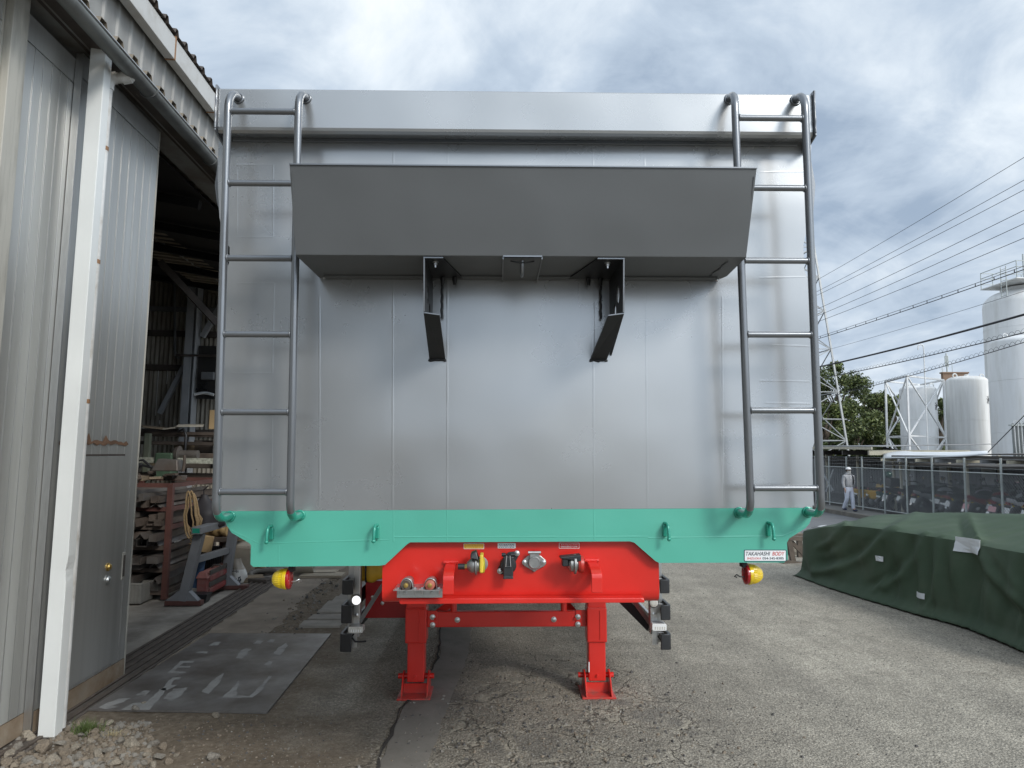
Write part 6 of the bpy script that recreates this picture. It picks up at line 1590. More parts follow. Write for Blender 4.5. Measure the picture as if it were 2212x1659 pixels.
tree('tree filling the gap between the framed and the streaked tank', 2034, 64, 860, 56, 5, 5000, .34)
tree('tree behind the mast at the trailer edge', 1740, 66, 830, 120, 6, 8000, .32)
tree('dark bush under the tall tree', 1850, 52, 872, 125, 7, 11000, .27)
tree('dark bush below the mast platform', 1785, 50, 868, 100, 8, 10000, .27)
tree('bush behind the feet of the lattice frame', 1915, 55, 900, 70, 9, 4500, .28)
tree('bush behind the streaked tank', 2060, 70, 880, 70, 10, 4000, .34)
rnd = random.Random(77)
wd = MB()
for i in range(15000):
    px_ = rnd.uniform(1700, 2150); dep = rnd.uniform(74, 80); c = proj_c(px_, dep); zt = CAM_H + (977 - (850 + 12 * math.sin(px_ * .05) + 8 * math.sin(px_ * .13))) * dep / 1534
    z = -1 + (zt + 1) * (rnd.random() ** .9); q = Vector((c.x, c.y, z)); L_ = .42 * rnd.uniform(.5, 1.2)
    a = Vector((rnd.gauss(0, 1), rnd.gauss(0, 1), rnd.gauss(0, .7))).normalized(); b = a.cross(Vector((rnd.gauss(0, 1), rnd.gauss(0, 1), rnd.gauss(0, 1)))).normalized()
    wd.add([q - a * L_ * .5, q + b * L_ * .25, q + a * L_ * .5, q - b * L_ * .25], [(0, 1, 2, 3)], 0 if rnd.random() < .6 else 1)
me = bpy.data.meshes.new('wood'); me.from_pydata(wd.v, [], wd.f)
for m_ in LEAFM[:2]: me.materials.append(m_)
me.polygons.foreach_set('material_index', wd.mi); o = bpy.data.objects.new('distant_wood', me); SC.collection.objects.link(o); stuff(o)

# the low tree line that closes the view beyond the yard
rnd = random.Random(91); wd = MB()
for i in range(9000):
    a_ = rnd.uniform(-1.25, .42); dep = rnd.uniform(150, 165); x, y = dep * math.sin(a_), dep * math.cos(a_)
    h = 6.5 + 2.5 * math.sin(a_ * 23) + 1.5 * math.sin(a_ * 61); q = Vector((x, y, -1 + (h + 1) * rnd.random() ** .8)); L_ = 1.5 * rnd.uniform(.5, 1.2)
    a = Vector((rnd.gauss(0, 1), rnd.gauss(0, 1), rnd.gauss(0, .7))).normalized(); b = a.cross(Vector((rnd.gauss(0, 1), rnd.gauss(0, 1), rnd.gauss(0, 1)))).normalized()
    wd.add([q - a * L_ * .5, q + b * L_ * .3, q + a * L_ * .5, q - b * L_ * .3], [(0, 1, 2, 3)], 0 if rnd.random() < .6 else 1)
me = bpy.data.meshes.new('tree_line'); me.from_pydata(wd.v, [], wd.f)
for m_ in LEAFM[:2]: me.materials.append(m_)
me.polygons.foreach_set('material_index', wd.mi); o = bpy.data.objects.new('tree_line', me); SC.collection.objects.link(o); stuff(o)
# ------------------------------------------------------------------ tarpaulin over a long stack at the right
def lerpc(pts, x):
    if x <= pts[0][0]: return pts[0][1]
    for (a, ya), (b, yb_) in zip(pts, pts[1:]):
        if x <= b: return ya + (yb_ - ya) * (x - a) / (b - a)
    (a, ya), (b, yb_) = pts[-2:]; return yb_ + (yb_ - ya) / (b - a) * (x - b)
CAM_I = CAM_M.inverted()
def proj(P_):
    v = CAM_I @ (Vector(P_) - CAM_O); return 1106 - 1534 * v.x / v.z, 829.5 + 1534 * v.y / v.z
BOT = [(1729, 1245), (1795, 1270), (1902, 1303), (2003, 1332), (2107, 1360), (2212, 1404), (2400, 1480)]
TOP = [(1728, 1148), (1775, 1139), (1824, 1136), (1870, 1140), (1915, 1146), (2003, 1159), (2086, 1172), (2152, 1186), (2212, 1196), (2400, 1226)]
SIL = [(1728, 1141), (1756, 1129), (1805, 1131), (1824, 1128), (1899, 1113.5), (1979, 1110), (2030, 1109), (2092, 1110), (2212, 1113), (2400, 1118)]
NU, side, topn, back = 190, 34, 22, 6
CREASE = [([(1979, 1109), (1940, 1133), (1912, 1150), (1892, 1180), (1864, 1206), (1822, 1224), (1768, 1234)], .060, 13), ([(1960, 1112), (1915, 1135), (1885, 1160), (1862, 1186), (1830, 1205), (1775, 1215)], -.050, 15),
          ([(1826, 1130), (1813, 1147), (1800, 1166), (1772, 1182)], .040, 9), ([(1845, 1128), (1828, 1150), (1812, 1170), (1780, 1192)], -.030, 9), ([(2000, 1158), (1984, 1200), (1958, 1240), (1915, 1268)], .042, 11), ([(1975, 1160), (1955, 1205), (1930, 1235), (1880, 1262)], -.035, 11),
          ([(2036, 1163), (2030, 1220), (2016, 1292), (1998, 1318)], .030, 9), ([(2062, 1170), (2058, 1230), (2046, 1300)], .018, 8), ([(2092, 1119), (2112, 1172), (2140, 1235), (2190, 1285), (2270, 1350)], .060, 14), ([(2075, 1130), (2095, 1190), (2125, 1250), (2180, 1310), (2250, 1370)], -.040, 14),
          ([(2150, 1188), (2190, 1255), (2240, 1300)], .035, 12), ([(1740, 1150), (1745, 1200), (1760, 1240)], .03, 8), ([(1915, 1150), (1928, 1195), (1918, 1240), (1890, 1275)], .026, 8)]
def crease(qx, qy):
    d_ = 0.0
    for pl_, amp, wd_ in CREASE:
        best = 1e9
        for (ax, ay), (bx_, by_) in zip(pl_, pl_[1:]):
            t = max(0, min(1, ((qx - ax) * (bx_ - ax) + (qy - ay) * (by_ - ay)) / ((bx_ - ax) ** 2 + (by_ - ay) ** 2))); best = min(best, math.hypot(qx - ax - t * (bx_ - ax), qy - ay - t * (by_ - ay)))
        if best < wd_ * 3: d_ += amp * math.exp(-(best / wd_) ** 2 * 1.6)
    return d_
tv = []; rows = []
for i in range(NU + 1):
    u = i / NU; px_ = 1729 + (2400 - 1729) * u ** .9
    b = onZ(px_, lerpc(BOT, px_), 0.0)
    zt_ = onY(px_, lerpc(TOP, px_), b.y).z
    # ridge height that puts the outline where it was measured
    xr_ = b.x + 1.0; zr_ = zt_ + .1
    for _ in range(25):
        qx, qy = proj((xr_, b.y, zr_)); zr_ += (qy - lerpc(SIL, qx)) * .004
    zr_ = max(zr_, zt_ + .02)
    row = []
    for j in range(side + 1):
        w = j / side; z = .012 + (zt_ - .012) * (w ** 1.0)
        dn = 1 - w
        swag = .030 * math.sin(2 * math.pi * (u * 5.2 + .42 * dn + .10 * math.sin(u * 9))) * (dn ** .7) * (.15 + .85 * w)
        fold = .026 * math.sin(2 * math.pi * (u * 13.0 - .35 * dn + .3 * math.sin(u * 17))) * math.sin(math.pi * dn) + .006 * math.sin(2 * math.pi * (u * 31 + .5 * dn)) * dn
        sag = -.10 * math.exp(-((u - .17) / .10) ** 2) * math.sin(math.pi * min(1, w * 1.15)) 
        hem = .07 * max(0, (dn - .86) / .14) ** 1.5
        rn = .0
        x = b.x + .07 * w - swag - fold - sag * .5 - hem + rn
        cx_, cy_ = proj((x, b.y, z)); x -= crease(cx_, cy_) * (1 - .5 * w) * min(1, dn * 6 + .25)
        zz = z + (.005 * abs(math.sin(u * 38 + 1.3 * math.sin(u * 25))) if j == 0 else 0)
        row.append((x, b.y - .02 * math.sin(u * 40) * dn, zz))
    for j in range(1, topn + 1):
        w = j / topn; x = b.x + .075 + (.96) * w
        pk = .022 * math.sin(2 * math.pi * (u * 6.0 + .15 * w)) * w + .008 * math.sin(2 * math.pi * (u * 17 - .6 * w)) * (w * (1 - w) * 4)
        z = zt_ + .008 + (zr_ - zt_) * (w if w < .75 else .75 + .25 * math.sin((w - .75) / .25 * math.pi / 2))  + pk * .55 * (1 - w * .9) * (1 if zr_ > zt_ + .1 else .3)
        cx_, cy_ = proj((x, b.y, z)); z += crease(cx_, cy_) * .8 * (1 - w * .6)
        row.append((x, b.y, z))
    for j in range(1, back + 1):
        w = j / back; row.append((b.x + 1.05 + 1.0 * w, b.y, zr_ * (1 - w) + .0 + gz(b.x + 2.05) * w))
    rows.append(row)
m_ = len(rows[0])
# close the far end
c_ = rows[0]; end = [(x, y + .05, max(z * .0, gz(x))) for x, y, z in c_]
mb = MB(); near_ = [(x, y - .05, max(z * .0, gz(x))) for x, y, z in rows[-1]]; allr = [end] + rows + [near_]
mb.add([p for r_ in allr for p in r_], [(i * m_ + j, (i + 1) * m_ + j, (i + 1) * m_ + j + 1, i * m_ + j + 1) for i in range(len(allr) - 1) for j in range(m_ - 1)])
TARP = M('green_tarpaulin', (.052, .080, .050), .75, 0, .10, 1.6, .10, 120, spec=.25, dirt=(.074, .100, .066), dirt_amt=.4, dirt_scale=1.3, rvar=.06)
tp = thing('tarpaulin', 'dark green tarpaulin draped over a long low stack beside the trailer', 'tarpaulin', (4.2, 7.5, 0))
mb.build('cover', TARP, tp, world=True, smooth=48, solid=.006)
TAGM = M('white_patch', (.60, .62, .63), .5, var=.05)
def patch(px_, py, w, h):
    best = min((p for r_ in rows for p in r_[:side + topn]), key=lambda p: (proj(p)[0] - px_) ** 2 + (proj(p)[1] - py) ** 2)
    sv = [p for r_ in rows for p in r_[:side + 1]]
    def f(u, v):
        y, z = best[1] + (u - .5) * w, best[2] + (v - .5) * h
        q = sorted(sv, key=lambda p: (p[1] - y) ** 2 + (p[2] - z) ** 2)[:4]
        return (min(p[0] for p in q) - .010, y, z)
    MB().grid(4, 4, f).build('patch', TAGM, tp, world=True, solid=.003)
patch(2098, 1180, .28, .135); patch(1902, 1205, .09, .055); patch(1987, 1285, .13, .055)
tvx = [p for r_ in rows for p in r_[side + 1:side + topn]]; c = min(tvx, key=lambda p: (proj(p)[0] - 1768) ** 2 + (proj(p)[1] - 1137) ** 2)
def f4(u, v):
    x, y = c[0] + (u - .5) * .12, c[1] + (v - .5) * .22; q = sorted(tvx, key=lambda p: (p[0] - x) ** 2 + (p[1] - y) ** 2)[:4]; return (x, y, max(p[2] for p in q) + .006)
MB().grid(3, 3, f4).build('patch', TAGM, tp, world=True, solid=.003)
# rusty frame sticking out from beneath its far end
fr = thing('rusty_trestle', 'rusty steel trestle frame poking out beneath the far end of the tarpaulin', 'frame', tuple(onZ(1712, 1216, 0)))
yy = onZ(1705, 1214).y
RF = M('rusty_frame_steel', (.115, .092, .072), .75, .1, .25, 8, .08, 60)
def fpt(x, y, d=0): return onY(x, y, yy + d)
MB().bar(fpt(1703, 1164), fpt(1713, 1213), .07, .07).build('post', RF, fr, world=True)
MB().bar(fpt(1688, 1214, -.1), fpt(1752, 1221, .1), .10, .07).build('base', RF, fr, world=True)
MB().bar(fpt(1698, 1162), fpt(1752, 1164), .08, .06).build('top_beam', RF, fr, world=True)
MB().bar(fpt(1710, 1170, .03), fpt(1748, 1212, .03), .05, .05).build('brace', RF, fr, world=True)
MB().bar(fpt(1690, 1158, .5), fpt(1752, 1155, .5), .07, .05).build('back_beam', RF, fr, world=True)
MB().bar(fpt(1726, 1160, .6), fpt(1728, 1208, .6), .07, .07).build('back_post', RF, fr, world=True)
for k in range(3):
    o = MB().bar(fpt(1695, 1180 + k * 9, .9), fpt(1760, 1182 + k * 9, .9), .16, .11).build('stacked_timber', M('pale_timber', (.24, .215, .175), .8, 0, .2, 5, .1, 40)); tag(o, ('top pale timber baulk stacked behind the rusty frame', 'middle pale timber baulk stacked behind the rusty frame', 'lowest pale timber baulk stacked behind the rusty frame')[k], 'timber')

# ------------------------------------------------------------------ the man on the pavement
def skin(name, pts, edges, mat, parent, sub=2):
    me = bpy.data.meshes.new(name); me.from_pydata([p[:3] for p in pts], edges, []); me.materials.append(mat)
    o = bpy.data.objects.new(name, me); SC.collection.objects.link(o); o.parent = parent
    md = o.modifiers.new('skin', 'SKIN'); md.use_smooth_shade = True
    if not me.skin_vertices:
        bm = bmesh.new(); bm.from_mesh(me); bm.verts.layers.skin.verify(); bm.to_mesh(me); bm.free()
    for i, p in enumerate(pts):
        r = p[3]; sv = me.skin_vertices[0].data[i]; sv.radius = r if isinstance(r, tuple) else (r, r); sv.use_root = (i == 0)
    if sub: s = o.modifiers.new('sub', 'SUBSURF'); s.levels = sub; s.render_levels = sub
    return o
pm = thing('person', 'man in grey hooded jacket, white trousers, white cap and face mask walking on the pavement', 'person', (13.98, 28.3, PAVE_Z + .004), None, (0, .0175, R(14)))
SKN = M('skin', (.42, .26, .19), .5, 0, .05, 20); HOOD = M('grey_hoodie', (.30, .305, .315), .85, 0, .10, 12, .3, 30); TROU = M('white_trousers', (.52, .55, .63), .8, 0, .08, 8, .3, 14)
SHOE = M('navy_shoe', (.025, .03, .06), .5); HAIR = M('black_hair', (.012, .011, .011), .6); CAPW = M('white_cap', (.70, .70, .70), .7); MASK = M('grey_mask', (.42, .42, .40), .8); BAGB = M('black_strap', (.015, .015, .018), .6)
# he faces -Y; his right foot trails
body = [(0, 0, .92, .065), (0, 0, 1.15, (.10, .08)), (0, 0, 1.36, (.11, .08)), (0, .0, 1.46, .055), (0, -.012, 1.53, .062), (0, -.018, 1.60, (.075, .088)), (0, -.008, 1.67, .07)]
be = [(0, 1), (1, 2), (2, 3), (3, 4), (4, 5), (5, 6)]
def limb(pts, root):
    s = len(body); body.extend(pts); be.append((root, s)); be.extend((i, i + 1) for i in range(s, s + len(pts) - 1)); return s + len(pts) - 1
hands = []
for sx, yo in ((-1, -.06), (1, .05)):
    w = limb([(sx * .19, 0, 1.38, .055), (sx * .235, .02, 1.12, .042), (sx * .245, yo, .90, .030), (sx * .245, yo - .012, .86, (.030, .017)), (sx * .243, yo - .018, .82, (.034, .015))], 2)
    hands.append((sx, yo, w))
for sx, yk, ya in ((-1, .02, .20), (1, -.05, -.12)):
    limb([(sx * .08, 0, .84, .058), (sx * .10, yk - .03, .49, .048), (sx * .105, ya, .10, .040), (sx * .11, ya - .13, .045, .035)], 0)
for sx, yo, w in hands:
    for k, (dx, ln) in enumerate(((-.024, .062), (-.008, .074), (.008, .070), (.024, .055))):
        limb([(sx * .243 + .002 * sx, yo - .018 + dx, .80, .009), (sx * .240, yo - .022 + dx, .80 - ln * .55, .0085), (sx * .232, yo - .026 + dx, .80 - ln, .0075)], w)
    limb([(sx * .238, yo - .045, .850, .011), (sx * .232, yo - .062, .815, .010), (sx * .228, yo - .066, .79, .008)], w - 1)
skin('body', body, be, SKN, pm, 2)
hd = [(0, 0, .84, (.20, .14)), (0, 0, 1.16, (.185, .13)), (0, 0, 1.36, (.20, .125)), (0, .01, 1.455, (.085, .075))]; he = [(0, 1), (1, 2), (2, 3)]
for sx, yo in ((-1, -.06), (1, .05)):
    s = len(hd); hd += [(sx * .205, 0, 1.375, .078), (sx * .252, .02, 1.12, .066), (sx * .258, yo + .005, .92, .050), (sx * .258, yo, .905, .046)]; he += [(2, s), (s, s + 1), (s + 1, s + 2), (s + 2, s + 3)]
ho = skin('hoodie', hd, he, HOOD, pm, 2)
MB().torus((0, .03, 1.455), (0, .35, 1), .095, .038, 20, 10).build('hood', HOOD, ho, smooth=60)
MB().cbox((0, -.127, 1.18), (.008, .006, .42)).build('zip', CAPW, ho)
for s in (-1, 1): MB().tube([(s * .03, -.13, 1.42), (s * .035, -.135, 1.33), (s * .03, -.135, 1.28)], .005, 6).build('drawstring', CAPW, ho)
tp_ = [(0, 0, .92, (.17, .125)), (0, 0, 1.04, (.155, .11))]; te = [(0, 1)]
for sx, yk, ya in ((-1, .02, .20), (1, -.05, -.12)):
    s = len(tp_); tp_ += [(sx * .095, 0, .82, .108), (sx * .10, yk - .03, .48, .083), (sx * .105, ya * .8, .16, .075), (sx * .105, ya, .075, .072)]; te += [(0, s), (s, s + 1), (s + 1, s + 2), (s + 2, s + 3)]
skin('trousers', tp_, te, TROU, pm, 2)
for sx, ya, lift in ((-1, .20, .035), (1, -.12, 0)):
    MB().sphere((sx * .11, ya - .07, .045 + lift), .05, 14, sq=(1.0, 2.7, .95)).build('shoe', SHOE, pm, smooth=60)
cp = MB().grid(18, 8, lambda u, v: (.094 * math.cos(u * 6.2832) * math.cos(v * 1.45), -.008 + .108 * math.sin(u * 6.2832) * math.cos(v * 1.45), 1.645 + .095 * math.sin(v * 1.45))).build('cap', CAPW, pm, smooth=60, solid=.006)
MB().grid(8, 3, lambda u, v: ((u - .5) * .15, -.10 - .06 * v * (1 - (2 * u - 1) ** 2 * .5), 1.642 - .012 * v)).build('peak', HAIR, cp, smooth=60, solid=.006)
MB().grid(16, 4, lambda u, v: (.088 * math.cos(u * 3.5 - .18), .0 + .098 * math.sin(u * 3.5 - .18), 1.56 + .085 * v)).build('hair', HAIR, pm, smooth=60, solid=.012)
MB().grid(12, 6, lambda u, v: (.076 * math.sin(-1.35 + 2.7 * u) * (1 - .12 * (1 - v)), -.012 - .098 * math.cos(-1.35 + 2.7 * u) * (1 - .1 * (1 - v)) - .012 * math.exp(-((u - .5) * 6) ** 2), 1.512 + .085 * v)).build('mask', MASK, pm, smooth=60, solid=.004)
for s in (-1, 1):
    MB().sphere((s * .030, -.098, 1.618), .011, 8).build('eye', HAIR, pm, smooth=60)
    MB().sphere((s * .078, .005, 1.585), .022, 8, sq=(.35, .7, 1.2)).build('ear', SKN, pm, smooth=60)
MB().tube([(.12, -.10, 1.06), (.13, -.135, 1.2), (.125, -.125, 1.36), (.11, -.03, 1.45), (.10, .10, 1.40)], .022, 8).build('shoulder_strap', BAGB, pm, smooth=60)
MB().sphere((.06, .17, 1.22), .17, 14, sq=(.9, .55, 1.25)).build('backpack', BAGB, pm, smooth=60)
# ------------------------------------------------------------------ things inside the workshop door (workshop frame)
REDST = M('red_oxide_steel', (.105, .045, .037), .6, .1, .25, 6, .05, 60)
STEELB = M('dull_steel', (.135, .125, .115), .55, .4, .25, 5, .06, 60, dirt=(.09, .065, .05), dirt_amt=.6)
STEELR = M('brown_rusty_steel', (.095, .074, .060), .7, .2, .3, 7, .08, 60)
WOODB = M('old_wood', (.20, .155, .105), .75, 0, .25, 5, .1, 50, stretch=(1, 1, 8))
PLYW = M('plywood', (.42, .30, .16), .65, 0, .12, 4, .05, 60)
TANC = M('tan_canvas', (.40, .28, .13), .7, 0, .15, 4, .15, 20)
GREYLEG = M('trestle_grey', (.20, .205, .215), .5, .1, .1, 5, .04, 60)
def bp(px, py, y): return b_pl(px, py, 1, y)
# trestle
yA, yB = 7.86, 8.74
tq = bthing('steel_trestle', 'grey steel trestle on red feet standing at the door opening', 'trestle', (-.55, 8.3, 0))
def T(name, mb, mat, par=tq, **k): return mb.build(name, mat, par, world=True, **k)
zt_ = bp(433, 1140, yA).z
tops = []
for (yy, bx_, tx_, fa, fb) in ((yA, (396, 1290), (432, 1150), 359, 437), (yB, (486, 1262), (505, 1150), 459, 505)):
    b_, t_ = bp(*bx_, yy), bp(*tx_, yy); b_.z = .05; t_ = Vector((t_.x, yy, zt_ - .06))
    T('post', MB().bar(b_, t_, .095, .10, (0, 1, 0)), GREYLEG, bevel=.006); tops.append(t_)
    f0, f1 = bp(fa, 1305, yy).x, bp(fb, 1305, yy).x
    if yy == yB: f1 = f0 + .40
    T('foot', MB().box((f0, yy - .05, .008), (f1, yy + .05, .055)), REDST, bevel=.003)
    T('gusset', MB().prism([(b_.x - .16, .056), (b_.x + .17, .056), (b_.x + .06, .16), (b_.x - .035, .16)], lambda p, k: (p[0], yy - .045 + .09 * k, p[1])), GREYLEG)
T('top_beam', MB().box((tops[0].x - .04, yA - .14, zt_ - .055), (tops[0].x + .06, yB + .10, zt_ + .02)), GREYLEG, bevel=.006)
T('beam_end', MB().box((tops[0].x - .028, yA - .142, zt_ - .042), (tops[0].x + .048, yA - .141, zt_ + .008)), GREENM)
ma, mb_ = Vector((bp(412, 1210, yA).x, yA, .46)), Vector((bp(495, 1190, yB).x, yB, .46))
T('tie_bar', MB().bar(ma, mb_, .06, .07), GREYLEG, bevel=.004)

# steel rack with bar stock
RX0, RX1, RY0, RY1, RZ = -2.0, -.90, 8.15, 9.9, 1.29
rk = bthing('stock_rack', 'low red-brown steel rack full of bar ends beside the trestle', 'rack', (-1.45, 9.0, 0))
def K(name, mb, mat, par=rk, **k): return mb.build(name, mat, par, world=True, **k)
for x in (RX0, RX1):
    for y in (RY0, RY1): K('post', MB().box((x - .03, y - .03, .006), (x + .03, y + .03, RZ - .03)), REDST, bevel=.003)
levels = [.10, .34, .58, .80, 1.0, RZ - .03]
for z in levels:
    for y in (RY0, RY1): K('shelf_bar', MB().box((RX0 + .031, y - .022, z - .045), (RX1 - .031, y + .022, z)), REDST if z > .9 else STEELR)
    K('shelf_bar', MB().box((RX1 - .022, RY0 + .031, z - .045), (RX1 + .022, RY1 - .031, z)), REDST if z > .7 else STEELR)
rnd = random.Random(12)
LAB = 'dull steel bar end lying among the stock on the red-brown rack'
def stock(kind, x, z, w, h, y0, y1, mat, ang=0.0):
    c = Vector((x, (y0 + y1) / 2, z)); L = y1 - y0; mb = MB()
    if kind == 0:    # channel
        t = .008; mb.box((-w / 2, -L / 2, 0), (w / 2, L / 2, t)); mb.box((-w / 2, -L / 2, t), (-w / 2 + t, L / 2, h)); mb.box((w / 2 - t, -L / 2, t), (w / 2, L / 2, h))
    elif kind == 1:  # angle
        t = .008; mb.prism([(-w / 2, 0), (0, h), (w / 2, 0), (w / 2 - t * 1.4, 0), (0, h - t * 1.6), (-w / 2 + t * 1.4, 0)], lambda p, k: (p[0], -L / 2 + L * k, p[1]))
    elif kind == 2: mb.box((-w / 2, -L / 2, 0), (w / 2, L / 2, h))
    else:            # hollow box
        t = .006; mb.prism([(-w / 2, 0), (w / 2, 0), (w / 2, h), (-w / 2, h)], lambda p, k: (p[0], -L / 2 + L * k, p[1]))
    o = mb.build('steel_bar', mat); o.matrix_world = B_M @ Matrix.Translation(c) @ Matrix.Rotation(ang, 4, 'Z')
    return tag(o, LAB, 'steel bar', 'bar stock on the rack')
for li, z in enumerate(levels[:-1]):
    x = RX1 - .05
    top = levels[li + 1] - .05
    while x > -1.75:
        w = rnd.uniform(.05, .13); h = min(rnd.uniform(.04, .11), top - z - .02); zz = z + .002
        stock(rnd.randrange(4), x - w / 2, zz, w, h, RY0 - rnd.uniform(.02, .22), RY1 - rnd.uniform(.0, .5), rnd.choice((STEELB, STEELB, STEELR)), rnd.uniform(-.03, .03))
        if rnd.random() < .75 and z + h + .05 < top:
            w2 = w * rnd.uniform(.7, 1.0); stock(rnd.randrange(4), x - w / 2, z + h + .004, w2, min(.07, top - z - h - .01), RY0 - rnd.uniform(.0, .25), RY1 - rnd.uniform(.1, .7), rnd.choice((STEELB, STEELR)), rnd.uniform(-.06, .06))
        x -= w + rnd.uniform(.005, .03)
# heap of offcuts on the top shelf
for i in range(26):
    x = rnd.uniform(RX0 + .15, RX1 - .05); y = rnd.uniform(RY0 - .05, RY0 + .5); w, d_, h = rnd.uniform(.08, .28), rnd.uniform(.06, .18), rnd.uniform(.012, .05)
    lay = rnd.choice((0, 0, 1, 2)); o = MB().cbox((0, 0, 0), (w, d_, h)).build('offcut', rnd.choice((STEELB, STEELR, STEELR, WOODB)), bevel=.003)
    o.matrix_world = B_M @ Matrix.Translation((x, y, RZ + .02 + lay * .045)) @ Euler((rnd.uniform(-.25, .25), rnd.uniform(-.3, .3), rnd.uniform(0, 3))).to_matrix().to_4x4()
    tag(o, 'flat rusty offcut in the untidy heap on top of the red-brown rack', 'offcut', 'offcuts on the rack top')
gb = bthing('motor_housing', 'grey motor housing sitting on the heap of offcuts', 'motor', (-1.02, 8.35, RZ + .10))
MB().hexa([(-.16, -.10, 0), (.14, -.10, 0), (.14, .10, 0), (-.16, .10, 0), (-.10, -.08, .14), (.12, -.08, .13), (.12, .08, .13), (-.10, .08, .14)]).build('housing', STEELB, gb, bevel=.012)
MB().tube([(.16, 0, .0), (.17, 0, .10), (.165, 0, .18)], .018, 8).build('handle', STEELR, gb, smooth=60)
for s in (0, 1): MB().tube([(-.15 - .02 * s, -.02, .03), (-.28, -.03, .06 + .06 * s), (-.36, -.02, .02 + .09 * s), (-.42, 0, -.03)], .014, 8).build('cable', BLACKP, gb, smooth=60)
# clamp hanging at the front of the rack
cl_ = bthing('hanging_clamp', 'small steel clamp hanging under the top bar of the rack', 'clamp', (-1.36, 8.10, .98))
MB().lathe([(0, .004), (.03, .03), (.06, .018), (.2, .018), (.26, .035), (.30, .03)], (0, 0, 0), (0, 0, 1), 10).build('spindle', STEELB, cl_, smooth=40)
MB().box((-.05, -.02, .20), (.09, .02, .28)).build('jaw', STEELR, cl_, bevel=.005)
# coil of rope and dark bag on the rack's right end
rp_ = bthing('rope_coil', 'coil of tan rope hanging from the end of the rack', 'rope', (0, 0, 0))
ROPE = M('tan_rope', (.30, .21, .11), .85, 0, .2, 60, .3, 150)
yR = 8.05
c = bp(412, 1075, yR)
for k in range(7):
    pts = []; w_ = .045 + .007 * k; h_ = .30 + rnd.uniform(-.06, .06); ph = rnd.uniform(-.02, .02)
    for i in range(20):
        a = 2 * math.pi * i / 20; pts.append((c.x + ph + w_ * math.sin(a) * (1.1 if math.cos(a) < 0 else .7) + .04 * (1 - math.cos(a)) * .5, yR + .012 * k - .04, c.z - .18 + h_ * math.cos(a) * .72))
    MB().tube(pts, .009, 6, closed=True).build('loop', ROPE, rp_, smooth=60)
MB().tube([(c.x + .06, yR, c.z - .3), (c.x + .03, yR - .02, c.z - .45), (c.x + .10, yR - .03, c.z - .56), (c.x + .16, yR - .03, c.z - .55)], .007, 6).build('tail', ROPE, rp_, smooth=60)
MB().tube([(c.x, yR - .01, c.z + .03), (c.x + .01, yR, c.z + .10), (c.x + .04, yR + .05, c.z + .16)], .005, 6).build('hook', STEELR, rp_)
bg = bthing('black_bag', 'dark cloth drawstring bag hanging behind the trestle beam', 'bag', (0, 0, 0))
cc = bp(443, 1105, 8.3); BAGM = M('dark_cloth', (.030, .027, .030), .6, 0, .2, 5, .2, 12)
def bagf(u, v):
    a = u * 2 * math.pi; t = v; r = (.035 + .165 * sstep(0, .55, t)) * (1 - .75 * sstep(.85, 1, t))
    r *= 1 + .10 * math.sin(5 * a + 3 * t) * sstep(.1, .5, t)
    return (cc.x - .02 + .05 * t + r * math.cos(a), cc.y + r * .7 * math.sin(a), cc.z + .19 - .40 * t)
MB().grid(20, 14, bagf).build('sack', BAGM, bg, smooth=70)
MB().tube([(cc.x - .02, cc.y, cc.z + .16), (cc.x - .03, cc.y, cc.z + .24), (cc.x + .02, cc.y, cc.z + .29)], .008, 6).build('strap', BAGM, bg)
for s in (-1, 1): MB().tube([(cc.x + .08 * s + .03, cc.y - .05, cc.z - .15), (cc.x + .09 * s + .03, cc.y - .06, cc.z - .22), (cc.x + .02 * s + .05, cc.y - .05, cc.z - .23)], .006, 6).build('string', BAGM, bg, smooth=60)
# tall rack at the back with dark beams
tr2 = bthing('storage_rack', 'tall dark rack of beams across the back of the workshop', 'rack', (-1.4, 10.6, 0))
def K2(name, mb, mat, **k): return mb.build(name, mat, tr2, world=True, **k)
yk = 10.4
def beam(px0, px1, py, t, mat, y=yk, d=.07):
    a, b = bp(px0, py, y), bp(px1, py, y); K2('beam', MB().box((a.x, y, a.z - t), (b.x, y + d, a.z)), mat, bevel=.004)
for (p0, p1, py, t, m_, yy) in ((290, 560, 931, .045, STEELR, 10.4), (290, 560, 937, .03, STEELR, 10.42), (290, 560, 952, .05, DARKST, 10.5), (360, 560, 978, .07, STEELR, 10.2), (290, 560, 1020, .06, STEELR, 10.2), (380, 560, 1038, .05, DARKST, 10.2)):
    beam(p0, p1, py, t, m_, yy)
a = bp(318, 940, 10.3); K2('post', MB().box((a.x - .035, 10.3, .006), (a.x + .035, 10.37, bp(318, 936, 10.3).z)), M('pale_green_steel', (.19, .21, .16), .6, .1, .2, 6))
a = bp(470, 940, 10.6); K2('post', MB().box((a.x - .035, 10.6, .006), (a.x + .035, 10.67, bp(318, 936, 10.6).z)), DARKST)
b0, b1 = bp(290, 996, 9.95), bp(478, 996, 9.95); CHQ = M('galvanised_angle', (.36, .37, .31), .6, .1, .45, 26, .1, 60)
K2('pale_angle', MB().box((b0.x, 9.95, bp(380, 1001, 9.95).z), (b1.x, 10.0, bp(380, 989, 9.95).z)), CHQ, bevel=.003)
BLUEB = M('blue_steel', (.06, .14, .19), .6, 0, .2, 5)
for py in (1030, 1118): 
    b0, b1 = bp(424, py, 10.3), bp(490, py, 10.3); K2('blue_beam', MB().box((b0.x, 10.28, b0.z - .09), (b1.x, 10.33, b0.z)), BLUEB)
